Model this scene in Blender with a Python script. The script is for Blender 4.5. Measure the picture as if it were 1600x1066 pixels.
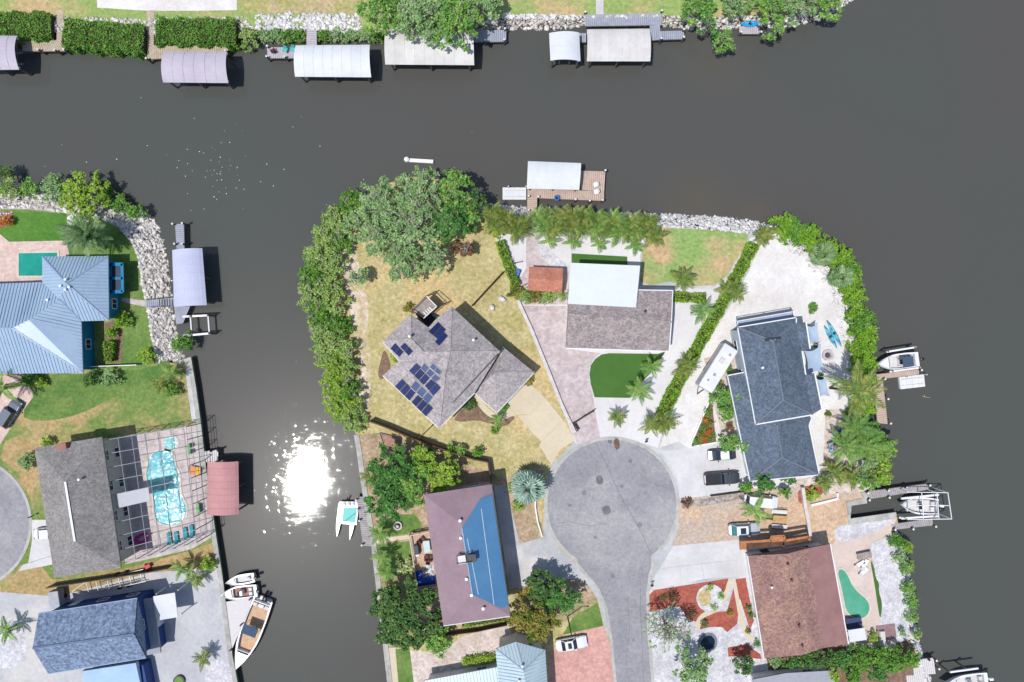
import bpy, bmesh, math, random
import numpy as np
from mathutils import Vector, Matrix
for o in list(bpy.data.objects): bpy.data.objects.remove(o)
scn = bpy.context.scene
COL = scn.collection
R = math.radians
# ------------------------------------------------------------------ camera, sky, sun, exposure
HC = 108.0                       # drone height above the water (m)
S = 36.0/24.0/1600.0             # view tangent per photograph pixel (24 mm lens, 36 mm frame)
G = 1.2                          # ground level above the water
cam = bpy.data.objects.new('camera', bpy.data.cameras.new('camera')); COL.objects.link(cam)
cam.location = (0, 0, HC); cam.rotation_euler = (0, 0, 0)
cam.data.sensor_width = 36; cam.data.lens = 24; cam.data.clip_end = 9000; cam.data.clip_start = 1
scn.camera = cam
SUN = Vector((-.302, -.203, 1)).normalized()      # towards the sun
wd = bpy.data.worlds.new('World'); scn.world = wd; wd.use_nodes = True
sk = wd.node_tree.nodes.new('ShaderNodeTexSky'); sk.sky_type = 'NISHITA'; sk.sun_disc = False
sk.sun_elevation = math.asin(SUN.z); sk.sun_rotation = math.atan2(SUN.x, SUN.y) % (2*math.pi)
wd.node_tree.links.new(sk.outputs[0], wd.node_tree.nodes['Background'].inputs[0])
wd.node_tree.nodes['Background'].inputs[1].default_value = 0.13
sl = bpy.data.lights.new('sun', 'SUN'); sl.energy = 4.0; sl.angle = R(.53); sl.color = (1, .97, .925)
so = bpy.data.objects.new('sun', sl); COL.objects.link(so); so.location = (-60, -40, 200)
so.rotation_euler = (-SUN).to_track_quat('-Z', 'Y').to_euler()
vs = scn.view_settings; vs.view_transform = 'Standard'; vs.look = 'None'; vs.exposure = 0.02; vs.gamma = 1
scn.cycles.use_denoising = True
scn.cycles.max_bounces = 6
scn.cycles.transparent_max_bounces = 8
# ------------------------------------------------------------------ helpers
rng = np.random.default_rng(7); random.seed(7)
def P(px, py, z=G):              # photograph pixel at a known height -> place
    k = S*(HC-z); return Vector(((px-800)*k, (533-py)*k, z))
def P2(pts, z=G): return [P(x, y, z) for x, y in pts]
def lin(c):
    c = c/255.; return c/12.92 if c <= .04045 else ((c+.055)/1.055)**2.4
KA = .74
def C(c, k=KA): return tuple(min(.86, lin(v)*k) for v in c)+(1,)
MATS = {}
def M(name, c, c2=None, ns=.3, cell=0, ca=.25, rough=.85, bump=0, bs=6, metal=0, spec=.3, orand=0, leaf=0, thr=None, fine=.12, c3=None, ns3=.08, alpha=1, stripes=None):
    """procedural material from displayed colours c, c2 (0-255)"""
    if name in MATS: return MATS[name]
    m = bpy.data.materials.new(name); m.use_nodes = True; nt = m.node_tree; N = nt.nodes; L = nt.links
    b = N['Principled BSDF']; out = N['Material Output']
    b.inputs['Roughness'].default_value = rough; b.inputs['Metallic'].default_value = metal
    b.inputs['Specular IOR Level'].default_value = spec
    geo = N.new('ShaderNodeNewGeometry'); pos = geo.outputs['Position']
    def noise(scale, detail=4):
        n = N.new('ShaderNodeTexNoise'); n.inputs['Scale'].default_value = scale; n.inputs['Detail'].default_value = detail
        n.inputs['Roughness'].default_value = .62; L.new(pos, n.inputs['Vector']); return n.outputs['Fac']
    def ramp(f, a, z):
        r = N.new('ShaderNodeMapRange'); r.inputs[1].default_value = a; r.inputs[2].default_value = z; L.new(f, r.inputs[0]); return r.outputs[0]
    def mix(f, a, bb, t='MIX'):
        x = N.new('ShaderNodeMix'); x.data_type = 'RGBA'; x.blend_type = t
        if isinstance(f, float): x.inputs[0].default_value = f
        else: L.new(f, x.inputs[0])
        for s, v in ((6, a), (7, bb)):
            if isinstance(v, tuple): x.inputs[s].default_value = v
            else: L.new(v, x.inputs[s])
        return x.outputs[2]
    kk = KA*(1.3 if leaf else 1); col = C(c, kk)
    if c2 is not None:
        a, z = thr or (.35, .65); col = mix(ramp(noise(ns), a, z), col, C(c2, kk))
    if c3 is not None: col = mix(ramp(noise(ns3, 3), .5, .62), col, C(c3, kk))
    def scale(col, f, amt):      # multiply by 1 +- amt
        r = N.new('ShaderNodeMapRange'); r.inputs[3].default_value = 1-amt; r.inputs[4].default_value = 1+amt; L.new(f, r.inputs[0])
        v = N.new('ShaderNodeVectorMath'); v.operation = 'SCALE'
        if isinstance(col, tuple): v.inputs[0].default_value = col[:3]
        else: L.new(col, v.inputs[0])
        L.new(r.outputs[0], v.inputs['Scale']); return v.outputs[0]
    if cell:
        vo = N.new('ShaderNodeTexVoronoi'); vo.inputs['Scale'].default_value = cell; L.new(pos, vo.inputs['Vector'])
        sp = N.new('ShaderNodeSeparateColor'); L.new(vo.outputs['Color'], sp.inputs[0]); col = scale(col, sp.outputs[0], ca)
    if leaf: col = scale(col, geo.outputs['Random Per Island'], leaf*.8)
    if orand:
        oi = N.new('ShaderNodeObjectInfo'); col = scale(col, oi.outputs['Random'], orand)
    if fine: col = scale(col, ramp(noise(1.7, 6), .3, .7), fine)
    if isinstance(col, tuple): b.inputs['Base Color'].default_value = col
    else: L.new(col, b.inputs['Base Color'])
    if bump:
        bn = N.new('ShaderNodeBump'); bn.inputs['Strength'].default_value = bump; bn.inputs['Distance'].default_value = .1
        L.new(noise(bs, 5), bn.inputs['Height']); L.new(bn.outputs[0], b.inputs['Normal'])
    if leaf:
        tr = N.new('ShaderNodeBsdfTranslucent'); ms = N.new('ShaderNodeMixShader'); ms.inputs[0].default_value = .36
        if isinstance(col, tuple): tr.inputs[0].default_value = col
        else: L.new(col, tr.inputs[0])
        L.new(b.outputs[0], ms.inputs[1]); L.new(tr.outputs[0], ms.inputs[2]); L.new(ms.outputs[0], out.inputs[0])
    if alpha < 1:
        b.inputs['Alpha'].default_value = alpha
    MATS[name] = m; return m

W = {}                           # world place of every parent
def finish(o, parent, kind=None, label=None, cat=None, group=None):
    if parent is not None: o.parent = parent
    if kind: o['kind'] = kind
    if label: o['label'] = label
    if cat: o['category'] = cat
    if group: o['group'] = group
    return o
def thing(name, label, cat, loc=(0, 0, 0), group=None, rz=0):
    o = bpy.data.objects.new(name, None); COL.objects.link(o); o.empty_display_size = .3
    o.location = loc; o.rotation_euler = (0, 0, rz); W[o.name] = Vector((0, 0, 0)) if rz == 'local' else Vector(loc)
    return finish(o, None, None, label, cat, group)
def lthing(name, label, cat, loc, rz=0, group=None):    # parts are built in the thing's own axes
    o = thing(name, label, cat, loc, group, rz); W[o.name] = Vector((0, 0, 0)); return o
class MB:
    def __init__(s): s.v = []; s.f = []
    def add(s, vs, fs):
        n = len(s.v); s.v += [tuple(p) for p in vs]; s.f += [[i+n for i in f] for f in fs]; return s
    def poly(s, pts): return s.add(pts, [list(range(len(pts)))])
    def box(s, c, d, rz=0, rx=0, ry=0):
        m = Matrix.Rotation(rz, 3, 'Z') @ Matrix.Rotation(ry, 3, 'Y') @ Matrix.Rotation(rx, 3, 'X'); c = Vector(c)
        vs = [c+m @ Vector((x*d[0]/2, y*d[1]/2, z*d[2]/2)) for x in (-1, 1) for y in (-1, 1) for z in (-1, 1)]
        return s.add(vs, [[0, 1, 3, 2], [4, 6, 7, 5], [0, 4, 5, 1], [2, 3, 7, 6], [0, 2, 6, 4], [1, 5, 7, 3]])
    def bar(s, a, b, w, h=None):          # box between two points
        a, b = Vector(a), Vector(b); d = b-a; h = h or w
        t = d.normalized(); sd = t.cross(Vector((0, 0, 1)))
        sd = Vector((1, 0, 0)) if sd.length < 1e-4 else sd.normalized(); up = sd.cross(t)
        vs = [q+sd*(x*w/2)+up*(y*h/2) for q in (a, b) for x, y in ((-1, -1), (1, -1), (1, 1), (-1, 1))]
        return s.add(vs, [[3, 2, 1, 0], [4, 5, 6, 7], [0, 1, 5, 4], [1, 2, 6, 5], [2, 3, 7, 6], [3, 0, 4, 7]])
    def prism(s, pts, z0, z1):
        n = len(pts); a = sum(pts[i][0]*pts[(i+1) % n][1]-pts[(i+1) % n][0]*pts[i][1] for i in range(n))
        if a < 0: pts = list(pts)[::-1]
        vs = [(p[0], p[1], z0) for p in pts]+[(p[0], p[1], z1) for p in pts]
        return s.add(vs, [list(range(n))[::-1], [i+n for i in range(n)]]+[[i, (i+1) % n, (i+1) % n+n, i+n] for i in range(n)])
    def tube(s, pts, r, n=6, r1=None):
        pts = [Vector(p) for p in pts]; k = len(pts); r1 = r if r1 is None else r1; rings = []
        for i, p in enumerate(pts):
            t = (pts[min(i+1, k-1)]-pts[max(i-1, 0)]).normalized(); u = t.orthogonal().normalized(); w = t.cross(u)
            if i and abs(t.z) < .99:
                u = t.cross(Vector((0, 0, 1))).normalized(); w = t.cross(u)
            rr = r+(r1-r)*i/max(1, k-1)
            rings.append([p+(u*math.cos(2*math.pi*j/n)+w*math.sin(2*math.pi*j/n))*rr for j in range(n)])
        vs = [p for q in rings for p in q]; fs = [[i*n+j, i*n+(j+1) % n, (i+1)*n+(j+1) % n, (i+1)*n+j] for i in range(k-1) for j in range(n)]
        fs += [list(range(n))[::-1], [(k-1)*n+j for j in range(n)]]
        return s.add(vs, fs)
    def lathe(s, prof, c, n=16):
        vs = [(c[0]+r*math.cos(2*math.pi*j/n), c[1]+r*math.sin(2*math.pi*j/n), c[2]+z) for r, z in prof for j in range(n)]
        k = len(prof); fs = [[i*n+j, i*n+(j+1) % n, (i+1)*n+(j+1) % n, (i+1)*n+j] for i in range(k-1) for j in range(n)]
        fs += [list(range(n))[::-1], [(k-1)*n+j for j in range(n)]]
        return s.add(vs, fs)
    def build(s, name, mat, parent=None, smooth=False, bevel=0, **kw):
        v = np.array(s.v, dtype=float); c = (v.min(0)+v.max(0))/2
        me = bpy.data.meshes.new(name); me.from_pydata((v-c).tolist(), [], s.f); me.materials.append(mat)
        if smooth:
            for p in me.polygons: p.use_smooth = True
        o = bpy.data.objects.new(name, me); COL.objects.link(o)
        base = W[parent.name] if parent is not None else Vector((0, 0, 0))
        o.location = Vector(c)-base; W[o.name] = Vector(c)
        if bevel:
            md = o.modifiers.new('bevel', 'BEVEL'); md.width = bevel; md.segments = 2; md.limit_method = 'ANGLE'
        return finish(o, parent, **kw)
def npmesh(name, v, quads, mat, parent=None, **kw):
    v = np.asarray(v, dtype=np.float32); c = (v.min(0)+v.max(0))/2; v = v-c
    q = np.asarray(quads, dtype=np.int32); k = q.shape[1]
    me = bpy.data.meshes.new(name); me.vertices.add(len(v)); me.vertices.foreach_set('co', v.ravel())
    me.loops.add(q.size); me.loops.foreach_set('vertex_index', q.ravel())
    me.polygons.add(len(q)); me.polygons.foreach_set('loop_start', np.arange(len(q), dtype=np.int32)*k)
    me.update(calc_edges=True); me.materials.append(mat)
    o = bpy.data.objects.new(name, me); COL.objects.link(o)
    base = W[parent.name] if parent is not None else Vector((0, 0, 0))
    o.location = Vector([float(x) for x in c])-base; W[o.name] = Vector([float(x) for x in c])
    return finish(o, parent, **kw)
def chaikin(pts, it=2, closed=True):
    pts = [tuple(p) for p in pts]
    for _ in range(it):
        n = len(pts); q = []
        for i in range(n if closed else n-1):
            a, b = pts[i], pts[(i+1) % n]
            q += [tuple(.75*x+.25*y for x, y in zip(a, b)), tuple(.25*x+.75*y for x, y in zip(a, b))]
        if not closed: q = [pts[0]]+q+[pts[-1]]
        pts = q
    return pts
LAYER = [0]
def sheet(name, px, mat, k=1, sm=0, z=None):             # a flat patch of the setting, k * 4 mm above the ground
    if sm: px = chaikin(px, sm)
    zz = (G+.004*k) if z is None else z
    b = MB(); pts = P2(px, zz); n = len(pts)
    if sum(pts[i].x*pts[(i+1) % n].y-pts[(i+1) % n].x*pts[i].y for i in range(n)) < 0: pts = pts[::-1]
    return b.poly(pts).build(name, mat, kind='structure')
def inset(pts, d):                                       # polygon (world xy) moved inwards by d
    n = len(pts); a = sum(pts[i][0]*pts[(i+1) % n][1]-pts[(i+1) % n][0]*pts[i][1] for i in range(n)); sg = 1 if a > 0 else -1
    out = []
    for i in range(n):
        p0, p1, p2 = [Vector(pts[j % n][:2]) for j in (i-1, i, i+1)]
        e1 = (p1-p0).normalized(); e2 = (p2-p1).normalized()
        n1 = Vector((-e1.y, e1.x))*sg; n2 = Vector((-e2.y, e2.x))*sg; bi = n1+n2
        bi = n1 if bi.length < 1e-3 else bi/(1+n1.dot(n2)) if 1+n1.dot(n2) > .15 else n1
        out.append(p1+bi*d)
    return out
def inside(pts, x, y):
    x = np.asarray(x); y = np.asarray(y); r = np.zeros(x.shape, bool); n = len(pts)
    for i in range(n):
        x0, y0 = pts[i][0], pts[i][1]; x1, y1 = pts[(i+1) % n][0], pts[(i+1) % n][1]
        if y0 == y1: continue
        r ^= ((y0 > y) != (y1 > y)) & (x < (x1-x0)*(y-y0)/(y1-y0)+x0)
    return r
# ------------------------------------------------------------------ foliage
def leaf_quads(c, size, up=.75, asp=.62, r=rng):
    n = len(c); d = r.normal(size=(n, 3)); d[:, 2] = np.abs(d[:, 2])+up; d /= np.linalg.norm(d, axis=1)[:, None]
    t = r.normal(size=(n, 3)); t -= (t*d).sum(1)[:, None]*d; t /= np.linalg.norm(t, axis=1)[:, None]; u = np.cross(d, t)
    s = (size*(.65+.7*r.random(n)))[:, None]
    v = np.stack([c-t*s*.5, c+u*s*.5*asp, c+t*s*.5, c-u*s*.5*asp], 1).reshape(-1, 3)
    return v, np.arange(4*n).reshape(n, 4)
def clump_leaves(blobs, dens, size, r=rng, shell=.8):
    """leaves gathered in clumps over the upper skin of each blob (x,y,z,radius[,squash])"""
    out = []
    for bl in blobs:
        x, y, z, rad = bl[:4]; sq = bl[4] if len(bl) > 4 else .8
        n = max(6, int(dens*rad*rad*math.pi)); k = max(3, int(rad*rad*4))
        d = r.normal(size=(k, 3)); d[:, 2] = np.abs(d[:, 2])*1.1-.25; d /= np.linalg.norm(d, axis=1)[:, None]
        cc = d*rad*(shell*(.7+.4*r.random((k, 1)))); ix = r.integers(0, k, n)
        p = cc[ix]+r.normal(size=(n, 3))*(.13*rad+.1); p[:, 2] *= sq
        out.append(p+np.array([x, y, z]))
    return leaf_quads(np.concatenate(out), size, r=r)
GREEN = dict(
 mangrove=M('leaf_mangrove', (138, 172, 92), (174, 194, 116), ns=.5, leaf=.45, rough=.5, fine=.2),
 bright=M('leaf_bright', (110, 164, 80), (150, 186, 92), ns=.45, leaf=.45, rough=.45, fine=.2),
 deep=M('leaf_deep', (74, 130, 62), (110, 158, 78), ns=.5, leaf=.5, rough=.5, fine=.2),
 dark=M('leaf_dark', (72, 112, 60), (116, 148, 80), ns=.7, leaf=.5, rough=.5, fine=.2),
 grey=M('leaf_grey_green', (130, 170, 108), (168, 192, 136), ns=.5, leaf=.45, rough=.6, fine=.2),
 lime=M('leaf_lime', (138, 178, 62), (172, 196, 84), ns=.5, leaf=.4, rough=.5, fine=.2),
 gold=M('leaf_gold', (126, 136, 58), (180, 160, 74), ns=.6, leaf=.5, rough=.6, fine=.2, c3=(92, 120, 50), ns3=.5),
 hedge=M('leaf_hedge', (92, 144, 54), (126, 170, 72), ns=.5, leaf=.45, rough=.5, fine=.2),
 limehedge=M('leaf_lime_hedge', (116, 164, 46), (148, 188, 64), ns=.6, leaf=.4, rough=.5, fine=.2),
 brown=M('leaf_brown', (128, 96, 70), (150, 120, 92), ns=.6, leaf=.4, rough=.8, fine=.2),
 palm=M('frond_green', (112, 158, 78), (156, 184, 100), ns=.4, leaf=.3, rough=.45, fine=.2),
 areca=M('frond_olive', (108, 142, 68), (164, 168, 92), ns=.7, leaf=.35, rough=.5, fine=.2),
 date=M('frond_date', (122, 160, 104), (166, 188, 136), ns=.5, leaf=.35, rough=.5, fine=.2),
 silver=M('frond_silver', (168, 196, 182), (196, 214, 200), ns=.5, leaf=.25, rough=.6, fine=.15),
 flower=M('leaf_red_flower', (190, 90, 60), (210, 160, 60), ns=1.5, leaf=.4, rough=.6),
 cream=M('leaf_cream_flower', (150, 180, 90), (235, 232, 190), ns=1.6, leaf=.3, rough=.6))
BARK = M('bark', (150, 132, 116), (120, 104, 90), ns=2, rough=.95, bump=.5)
PALE = M('bark_pale', (206, 198, 188), (176, 166, 154), ns=2, rough=.95)
def tree(name, label, px, py, rad, h, leaf, dens=42, size=.4, blob=1.25, cat='tree', group=None, bare=0, squash=1., bark=None, flat=.35, base=None):
    """trunk, limbs and a crown of leaf clumps; rad in photo pixels at crown height"""
    zc = (G if base is None else base)+h*.8; p = P(px, py, zc); Rm = rad*S*(HC-zc); b0 = G if base is None else base
    t = thing(name, label, cat, (p.x, p.y, b0), group); bk = bark or BARK
    nb = max(5, int(Rm*Rm*2.4/(blob*blob))); blobs = []; dens = dens*1.15; size = size*1.05
    for i in range(nb):
        rho = math.sqrt((i+.5)/nb)*Rm*(1.04-.12*random.random()); th = i*2.39996+random.uniform(-.4, .4)
        rr = blob*random.uniform(.6, 1.15)*(1-.2*rho/Rm)
        rho2 = max(0, rho-rr*.4)
        z = b0+h-rr*.8-h*flat*(rho/Rm)**2+random.uniform(-.5, .35)*min(1, h/5)
        blobs.append((p.x+rho2*math.cos(th), p.y+rho2*math.sin(th)*squash, max(b0+.3, z), rr))
    v, q = clump_leaves(blobs, dens, size); npmesh('crown', v, q, leaf, t)
    tb = MB(); r0 = max(.05, Rm*.045); top = Vector((p.x, p.y, b0+h*.55))
    tb.tube([(p.x, p.y, b0-.1), (p.x+.1*r0, p.y, b0+h*.3), top], r0, 7, r0*.7).build('trunk', bk, t, smooth=True)
    lb = MB(); step = max(1, nb//max(6, min(26, nb)))
    for k in range(0, nb, step):
        x, y, z, rr = blobs[k]; e = Vector((x, y, z)); st = Vector((p.x, p.y, b0+h*random.uniform(.3, .55)))
        mid = st.lerp(e, .5)+Vector((random.uniform(-.3, .3), random.uniform(-.3, .3), .25))*min(1, Rm/4)
        lb.tube([st, mid, e], r0*.5, 5, r0*.12)
    for k in range(int(bare)):            # bare pale twigs standing out of the crown
        a = random.uniform(0, 6.283); rho = random.uniform(.1, .8)*Rm; e = Vector((p.x+rho*math.cos(a), p.y+rho*math.sin(a), b0+h*random.uniform(.93, 1.08)))
        st = Vector((p.x, p.y, b0+h*.6)).lerp(e, .35); lb.tube([st, st.lerp(e, .6)+Vector((0, 0, .2)), e], .09, 4, .03)
        for _ in range(4):
            d = Vector((random.uniform(-1, 1), random.uniform(-1, 1), random.uniform(0, .5)))*random.uniform(.6, 1.4); m = st.lerp(e, random.uniform(.5, 1)); lb.tube([m, m+d], .045, 3, .015)
    lb.build('limbs', bk, t, smooth=True)
    return t
STEM = M('stem_brown', (70, 62, 44), rough=.95)
def hedge(name, label, pts, w, h, leaf, dens=70, size=.26, group=None, cat='hedge', base=None):
    """clipped hedge along a polyline of photo pixels, w in metres"""
    b0 = G if base is None else base; q = P2(pts, b0+h); L0 = q[0]; t = thing(name, label, cat, (q[len(q)//2].x, q[len(q)//2].y, b0), group)
    cs = []; core = MB()
    for a, b in zip(q[:-1], q[1:]):
        d = (b-a); L = d.length; d.normalize(); nrm = Vector((-d.y, d.x, 0)); n = int(dens*L*(w+h*1.2))
        s = rng.random(n)*L; u = rng.random(n)*(w+2*h)
        off = np.clip(u-h, 0, w)-w/2; z = np.where(u < h, u, np.where(u > h+w, 2*h+w-u, h)); z = z+rng.normal(size=n)*.07
        off = off+rng.normal(size=n)*.08; bulge = 1+.09*np.sin(s*1.7+a.x)+.06*np.sin(s*4.1)
        cs.append(np.stack([a.x+d.x*s+nrm.x*off*bulge, a.y+d.y*s+nrm.y*off*bulge, b0+z*(.96+.05*np.sin(s*2.3))], 1))
        core.bar(Vector((a.x, a.y, b0+h*.46)), Vector((b.x, b.y, b0+h*.46)), w*.8, h*.84)
    v, f = leaf_quads(np.concatenate(cs), size, up=.5); npmesh('foliage', v, f, leaf, t)
    core.build('branches', STEM, t); return t
def frond_mesh(kind, mat):
    b = MB()
    if kind == 'feather' or kind == 'areca':
        nl, wl, lf, dr = (17, .075, .27, .42) if kind == 'feather' else (9, .17, .30, .5)
        zz = lambda t: .34*t-dr*t*t
        for i in range(6):
            t0, t1 = i/6, (i+1)/6; w0, w1 = .018*(1-t0)+.004, .018*(1-t1)+.004
            b.poly([(t0, -w0, zz(t0)), (t1, -w1, zz(t1)), (t1, w1, zz(t1)), (t0, w0, zz(t0))])
        for i in range(nl):
            t = .14+.86*i/(nl-1); l = lf*math.sin(math.pi*(.18+.74*t))*random.uniform(.85, 1.1)
            for sd in (-1, 1):
                a = R(62-28*t)*random.uniform(.9, 1.1); dx, dy = math.cos(a)*l, math.sin(a)*l*sd; dz = -.3*l*random.uniform(.4, 1.5); w = wl*(1.1-.5*t)
                p = Vector((t, 0, zz(t))); m = p+Vector((dx*.45, dy*.45, dz*.2)); e = p+Vector((dx, dy, dz))
                b.poly([p, m+Vector((w*.6, 0, 0)), e, m-Vector((w*.6, 0, 0))])
    else:                                   # fan palm leaf: stalk and a pleated disc of blades
        b.poly([(0, -.012, 0), (.5, -.012, .07), (.5, .012, .07), (0, .012, 0)])
        for i in range(15):
            a = R(-125+250*i/14); l = .5*(1-.18*abs(a)/2.2); o = Vector((.5, 0, .07)); d = Vector((math.cos(a), math.sin(a), -.12)); sd = Vector((-math.sin(a), math.cos(a), 0))
            m = o+d*l*.62; e = o+d*l+Vector((0, 0, -.10)); b.poly([o, m-sd*.062+Vector((0, 0, .012)), e, m+sd*.062-Vector((0, 0, .012))])
    v = np.array(b.v); me = bpy.data.meshes.new('frond'); me.from_pydata(b.v, [], b.f); me.materials.append(mat); return me
FR = {}
def palm(name, label, px, py, rad, h, leaf='palm', kind='feather', n=15, group=None, lean=(0, 0), cat='palm tree', lo=-25, hi=55, stems=1):
    key = (leaf, kind)
    if key not in FR: FR[key] = [frond_mesh(kind, GREEN[leaf]) for _ in range(3)]
    p = P(px, py, G+h); base = Vector((p.x-lean[0], p.y-lean[1], G)); Lf = rad*S*(HC-G-h)
    t = thing(name, label, cat, base, group)
    heads = [(p, n)]
    if stems > 1: heads = [(p+Vector((random.uniform(-.5, .5)*Lf, random.uniform(-.5, .5)*Lf, random.uniform(-.8, .2))), max(5, n//stems)) for _ in range(stems)]
    for hd, nn in heads:
        b0 = base if stems == 1 else base+(hd-p)*.35; b0 = Vector((b0.x, b0.y, G-.05)); r0 = min(.22, .05+.025*h)
        MB().tube([b0, b0.lerp(hd, .5)+Vector((lean[0]*.12, lean[1]*.12, 0)), hd], r0, 7, r0*.6).build('trunk', BARK, t, smooth=True)
        for i in range(nn):
            o = bpy.data.objects.new('frond', random.choice(FR[key])); COL.objects.link(o); o.parent = t; o.location = hd-base
            u = (i+.5)/nn; el = R(hi+(lo-hi)*u+random.uniform(-7, 7)); az = i*2.39996+random.uniform(-.25, .25); sc = Lf*random.uniform(.85, 1.12)/max(.7, math.cos(el*.7))
            if stems > 1: sc *= .72
            o.rotation_euler = (random.uniform(-.3, .3), -el, az); o.scale = (sc, sc, sc)
    return t
ICO = None
def rocks(name, mat, pts, smin, smax, label=None, kind='stuff', parent=None):
    """boulders as real stones, one mesh: pts (n,3)"""
    global ICO
    if ICO is None:
        bm = bmesh.new(); bmesh.ops.create_icosphere(bm, subdivisions=1, radius=1)
        ICO = (np.array([v.co[:] for v in bm.verts]), np.array([[v.index for v in f.verts] for f in bm.faces])); bm.free()
    iv, if_ = ICO; n = len(pts); nv = len(iv)
    sc = (smin+(smax-smin)*rng.random((n, 1))**1.6)*(.6+.8*rng.random((n, 3))); sc[:, 2] *= .65
    v = iv[None]*(1+.28*rng.normal(size=(n, nv, 1)).clip(-1, 1))*sc[:, None]; a = rng.random(n)*6.283; ca, sa = np.cos(a)[:, None], np.sin(a)[:, None]
    x = v[..., 0]*ca-v[..., 1]*sa; y = v[..., 0]*sa+v[..., 1]*ca; v = np.stack([x, y, v[..., 2]], -1)+np.asarray(pts)[:, None]
    f = (if_[None]+(np.arange(n)*nv)[:, None, None]).reshape(-1, 3)
    return npmesh(name, v.reshape(-1, 3), f, mat, parent, kind=kind, label=label)
# ------------------------------------------------------------------ water
def water_mat():
    m = bpy.data.materials.new('canal_water'); m.use_nodes = True; nt = m.node_tree; N = nt.nodes; L = nt.links; b = N['Principled BSDF']
    geo = N.new('ShaderNodeNewGeometry'); pos = geo.outputs['Position']
    n = N.new('ShaderNodeTexNoise'); n.inputs['Scale'].default_value = .018; n.inputs['Detail'].default_value = 3; L.new(pos, n.inputs['Vector'])
    r = N.new('ShaderNodeMapRange'); r.inputs[1].default_value = .35; r.inputs[2].default_value = .65; L.new(n.outputs[0], r.inputs[0])
    x = N.new('ShaderNodeMix'); x.data_type = 'RGBA'; x.inputs[6].default_value = (.079, .072, .066, 1); x.inputs[7].default_value = (.071, .075, .066, 1); L.new(r.outputs[0], x.inputs[0])
    # the sandy shoal off the rock bank, a shape of its own in the water
    col = x.outputs[2]
    for (px, py, rad, amt) in ((1090, 322, 9.5, .3), (1180, 335, 5, .25), (1120, 95, 9, .15)):
        c = P(px, py, 0); d = N.new('ShaderNodeVectorMath'); d.operation = 'DISTANCE'; L.new(pos, d.inputs[0]); d.inputs[1].default_value = c
        q = N.new('ShaderNodeMapRange'); q.interpolation_type = 'SMOOTHSTEP'; q.inputs[1].default_value = rad; q.inputs[2].default_value = 0; q.inputs[4].default_value = amt; L.new(d.outputs['Value'], q.inputs[0])
        y = N.new('ShaderNodeMix'); y.data_type = 'RGBA'; y.inputs[7].default_value = (.12, .092, .055, 1); L.new(q.outputs[0], y.inputs[0]); L.new(col, y.inputs[6]); col = y.outputs[2]
    b.inputs['Coat Weight'].default_value = .14; b.inputs['Coat Roughness'].default_value = .28; b.inputs['Coat Tint'].default_value = (.75, .88, 1, 1); b.inputs['Coat IOR'].default_value = 1.33
    L.new(col, b.inputs['Base Color']); b.inputs['Roughness'].default_value = .02; b.inputs['IOR'].default_value = 1.33
    def wave(sc, w, rot=0, asp=(.75, 1.7, 1)):
        mp = N.new('ShaderNodeMapping'); mp.inputs['Scale'].default_value = asp; mp.inputs['Rotation'].default_value = (0, 0, rot); L.new(pos, mp.inputs[0])
        t = N.new('ShaderNodeTexNoise'); t.inputs['Scale'].default_value = sc; t.inputs['Detail'].default_value = 2; L.new(mp.outputs[0], t.inputs['Vector'])
        k = N.new('ShaderNodeMath'); k.operation = 'MULTIPLY'; k.inputs[1].default_value = w; L.new(t.outputs[0], k.inputs[0]); return k.outputs[0]
    def math_(op, a_, b_):
        k = N.new('ShaderNodeMath'); k.operation = op
        for i, v in enumerate((a_, b_)):
            if isinstance(v, float): k.inputs[i].default_value = v
            else: L.new(v, k.inputs[i])
        return k.outputs[0]
    md = N.new('ShaderNodeMapRange'); md.interpolation_type = 'SMOOTHSTEP'; md.inputs[1].default_value = .5; md.inputs[2].default_value = .72; L.new(wave(.9, 1.0, .8, (1, 1, 1)), md.inputs[0])
    h = math_('ADD', math_('ADD', wave(3.2, .0052), wave(1.1, .0055, .3)), math_('MULTIPLY', md.outputs[0], wave(5.0, .0062, 1.1)))
    # patches where a breeze roughens the canal
    for (px, py, rx, amt, wsc) in ((508, 1064, 9, .05, 2.2),):
        c = P(px, py, 0); d = N.new('ShaderNodeVectorMath'); d.operation = 'DISTANCE'; L.new(pos, d.inputs[0]); d.inputs[1].default_value = c
        q = N.new('ShaderNodeMapRange'); q.interpolation_type = 'SMOOTHSTEP'; q.inputs[1].default_value = rx; q.inputs[2].default_value = rx*.2; q.inputs[4].default_value = amt; L.new(d.outputs['Value'], q.inputs[0])
        h = math_('ADD', h, math_('MULTIPLY', q.outputs[0], wave(wsc, 1.0, .5, (1, 1, 1))))
    bp = N.new('ShaderNodeBump'); bp.inputs['Strength'].default_value = 1; bp.inputs['Distance'].default_value = 1; L.new(h, bp.inputs['Height']); L.new(bp.outputs[0], b.inputs['Normal'])
    return m
b = MB(); b.poly([(-4000, -4000, 0), (4000, -4000, 0), (4000, 4000, 0), (-4000, 4000, 0)]); b.build('canal_water', water_mat(), kind='structure')
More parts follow.
